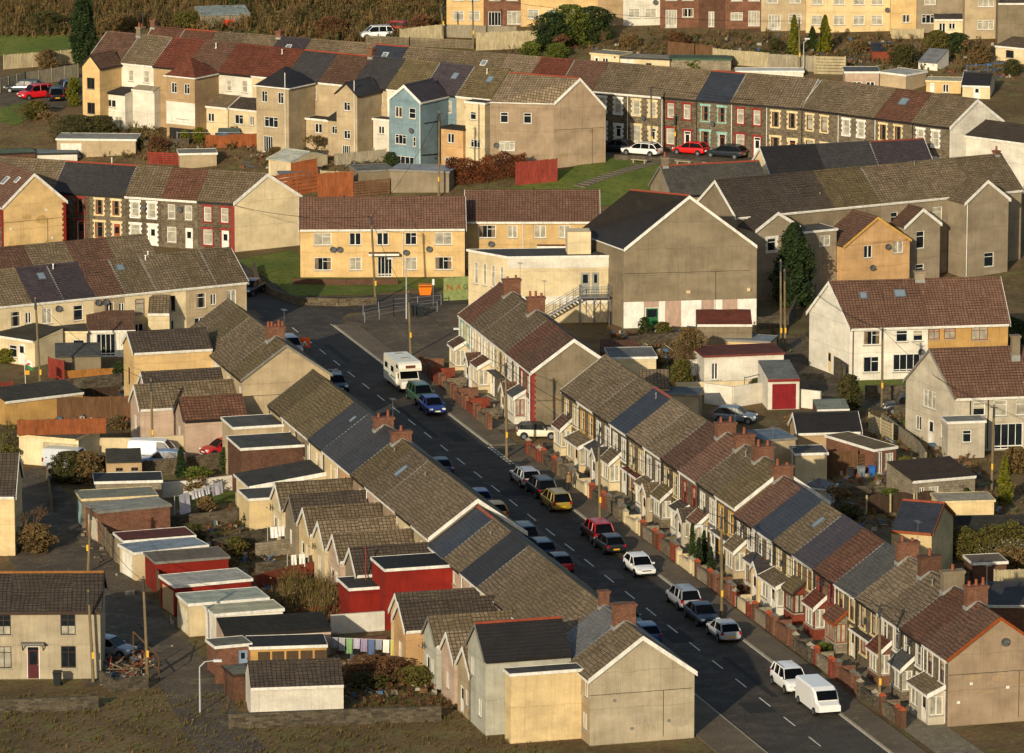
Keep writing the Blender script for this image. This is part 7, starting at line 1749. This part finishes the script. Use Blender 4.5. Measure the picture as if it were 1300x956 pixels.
stuff('lane_side_weeds',[(0,500),(30,540),(20,600),(0,600)],200,.7,('olive','mix'),.1,14)
# rubble heap in the scrap yard, timber lengths
o=thing('scrap_heap','heap of broken timber and scrap beside the shaded lane wall','scrap heap',PG(155,852)); 
for i in range(26):
    random.seed(100+i); m=MB(); a=Vector((random.uniform(-1.6,1.6),random.uniform(-1.5,1.5),random.uniform(0,.5))); b=a+Vector((random.gauss(0,.9),random.gauss(0,.6),random.gauss(.4,.3))); m.seg(a,b,.05,k=4); part('timber_length',m,[WO['pale'],WO['brown'],WO['red'],WO['weath']][i%4],o)
o=thing('timber_frame','tall leaning timber frame beside the back lane pole','frame',PG(170,862)); m=MB()
for a,b in(((0,0,0),(0,0,3.6)),((0,0,3.6),(1.9,-.6,1.8)),((1.9,-.6,0),(1.9,-.6,1.8)),((.9,-.3,0),(.9,-.3,2.7)),((0,0,1.8),(1.9,-.6,.9))): m.seg(a,b,.05,k=4)
part('frame',m,WO['brown'],o)
# satellite dish post and patio things
o=thing('plant_pot_group' if 0 else 'chiminea','terracotta statue-like garden ornament below the white semi','ornament',PG(1155.5,480)); m=MB(); m.seg((0,0,0),(0,0,.5),.2,.12,8); m.seg((0,0,.5),(0,0,.8),.2,.2,8); m.seg((0,0,.8),(0,0,1.0),.12,.08,8); part('body',m,TERRA,o)

def debris(name,poly,n,seed,mats):
    """loose stones, planks and scraps too many to count"""
    random.seed(seed); pts=[PG(*p) for p in poly]; x0=min(p.x for p in pts);x1=max(p.x for p in pts);y0=min(p.y for p in pts);y1=max(p.y for p in pts); m=MB()
    for _ in range(n):
        x,y=random.uniform(x0,x1),random.uniform(y0,y1); r=False
        for a,b in zip(pts,pts[1:]+pts[:1]):
            if (a.y>y)!=(b.y>y) and x<(b.x-a.x)*(y-a.y)/(b.y-a.y)+a.x: r=not r
        if not r: continue
        z=T(x,y); k=random.randrange(len(mats)); 
        if random.random()<.3:
            a=random.uniform(0,3.14); l=random.uniform(.4,1.3); m.seg((x,y,z+.05),(x+math.cos(a)*l,y+math.sin(a)*l,z+random.uniform(.05,.5)),.05,k=4,m=k)
        else:
            s=random.uniform(.06,.28); h=random.uniform(.05,.35); k0=len(m.v); c=[(x+random.uniform(-s,s)*.4+dx*s,y+dy*s) for dx,dy in((-1,-1),(1,-1),(1,1),(-1,1))]
            m.v+=[(*q,z-.05) for q in c]+[(x+(q[0]-x)*.8,y+(q[1]-y)*.8,z+h) for q in c]
            for f in ((4,5,6,7),(0,1,5,4),(1,2,6,5),(2,3,7,6),(3,0,4,7)): m.f.append(tuple(k0+i for i in f)); m.m.append(k)
    o=part(name,m,mats,None); o['kind']='stuff'
DM=[flat('6d6454',.9,.4),flat('4a4036',.9,.4),flat('8a8272',.9,.3),flat('6b3a28',.9,.3),WO['brown'],flat('35506a',.7,.2)]
debris('yard_rubble',[(215,650),(330,640),(350,760),(300,770)],420,1,DM)
debris('yard_rubble',[(60,490),(160,490),(165,545),(60,545)],260,2,DM)
debris('yard_rubble',[(770,425),(900,410),(980,470),(950,505),(860,500)],500,3,DM)
debris('yard_rubble',[(1000,560),(1180,530),(1290,640),(1290,700),(1090,670)],800,4,DM)
debris('yard_rubble',[(230,180),(560,195),(560,230),(330,225)],520,5,DM)
debris('yard_rubble',[(120,640),(150,700),(250,830),(230,840),(100,690)],150,6,DM[:3])
debris('yard_rubble',[(400,800),(560,830),(620,880),(400,890)],350,7,DM)
debris('yard_rubble',[(720,60),(1000,45),(1260,55),(1290,105),(1130,95),(900,80)],700,8,DM)
debris('garden_clutter',[(574,430),(600,470),(690,545),(672,556),(575,480)],260,9,DM)
debris('yard_rubble',[(325,690),(440,690),(470,790),(330,750)],320,10,DM)
debris('yard_rubble',[(125,825),(185,822),(188,868),(130,872)],200,11,DM)
stuff('lane_grass',[(125,700),(150,760),(225,850),(300,880),(290,905),(215,870),(120,720)],260,.3,('bright','mix'),.08,21,False)
stuff('rough_grass',[(-10,880),(700,880),(720,960),(-10,960)],2600,.35,('olive','dry'),.1,22,False)
stuff('rough_grass',[(0,470),(320,470),(330,600),(0,610)],700,.35,('olive','mix'),.09,23,False)
stuff('hillside_grass',[(0,160),(110,150),(330,190),(560,195),(560,240),(330,225),(0,205)],1500,.4,('olive','dry'),.1,24,False)
stuff('rough_grass',[(980,430),(1110,500),(1300,520),(1300,560),(1180,540),(1000,520)],500,.4,('olive','bright'),.1,25,False)

for k,(x,y,w,h,mt,lb) in enumerate([
 (300,8,7,3.6,'conifer','dark evergreen clump on the hilltop behind the open stable'),(590,2,5,3,'ever','evergreen clump on the skyline left of the top houses'),
 (150,40,4,2.2,'dry','scrubby bush above the upper left roofs'),(420,46,4.5,2.4,'rust','russet bush left of the white hillside car'),(60,40,5,2.6,'mix','dark scrub bush above the hillside grass field'),(240,34,4,2,'olive','olive gorse beside the open hillside stable'),(535,44,3.6,2.4,'rust','russet shrub behind the tall pale panel fence'),
 (245,690,2.2,1.6,'mix','shrub in the middle yard above the dark wall'),(262,652,1.6,1.4,'dry','dry shrub under the white washing'),(300,705,1.8,1.5,'olive','olive shrub beside the dark blockwork wall'),(318,668,1.3,1.2,'ever','green shrub near the first cream rear wing'),
 (430,770,2.2,1.8,'dry','tall dry shrub left of the red outhouse'),(352,795,1.6,1.3,'mix','shrub behind the pink outhouse'),
 (20,530,2.4,1.8,'mix','overgrown shrub at the left edge by the yard fence'),(12,590,2.2,1.6,'olive','bramble clump beside the cream edge house'),(150,545,1.6,1.2,'dry','dry shrub in the rubble yard'),
 (905,470,2.0,1.8,'olive','shrub against the whitewashed outhouse'),(830,470,2.2,1.4,'dry','dry bramble behind the short right terrace'),(960,500,1.6,1.4,'mix','shrub on the cream retaining wall'),(1010,545,2.0,1.4,'dry','dry shrub before the white-edged dark roof'),
 (1150,600,1.8,1.4,'olive','shrub between the garden room and stone outbuilding'),(1180,665,2.4,1.6,'mix','shrub beside the right timber arch'),(1240,700,2.0,1.6,'dry','dry bush behind the long black shed'),(1130,640,1.8,1.3,'bright','fresh green shrub between the timber arches'),(1290,600,2.4,2.2,'dry','dry shrub at the right edge below the patio doors'),(1225,640,1.4,1.4,'ever','small evergreen by the pale sagging garage'),
 (350,205,2.0,1.6,'dry','dry shrub beside the corrugated garage'),(300,178,1.6,1.8,'rust','russet shrub by the orange playhouse'),(200,192,2.6,1.6,'rust','russet bush behind the slate pair'),(640,206,1.8,1.6,'ever','evergreen behind the russet hedge'),(175,190,1.8,1.4,'mix','shrub beside the long beige garage'),
 (800,60,2.4,1.6,'dry','dry shrub in front of the white top house'),(860,60,3.0,1.8,'rust','russet brambles below the red brick houses'),(985,64,2.2,1.5,'mix','dark shrub left of the golden pair'),(1090,66,2.4,1.4,'dry','dry brush below the pale yellow double house'),(1245,80,3.0,2.0,'dry','tangled dry bush under the tall tan house'),(1285,95,2.4,1.8,'mix','green bush at the top right edge'),
]):
    bush(x,y,w,h,mt,lb)
for k,(x,y,h,lb) in enumerate([(255,640,3.0,'thin bare sapling by the white laundry'),(315,770,3.0,'bare sapling at the bramble patch edge'),(850,470,3.6,'bare sapling behind the flat cream extension'),(1060,650,2.8,'bare sapling beside the left timber arch'),(1250,655,3.4,'bare tree right of the sagging garage'),(30,160,3.2,'bare sapling on the upper left lawn edge'),(400,198,3.2,'bare sapling by the grey board fence'),(770,66,3.6,'bare tree in front of the plain tan gable'),(905,66,3.4,'bare tree before the recessed brick section'),(1130,80,3.4,'bare tree beside the red timber shed'),(370,40,4.5,'bare hillside tree above the grey roofs'),(90,30,4.5,'bare hillside tree behind the tall conifer')]):
    bare(x,y,h,lb,50+k,'dry' if k%3==0 else None)
run('garden_wall','long stone wall crossing the very bottom of the gardens','wall',[(290,925),(420,920),(560,915)],1.1,STW,'wall',.3,False)
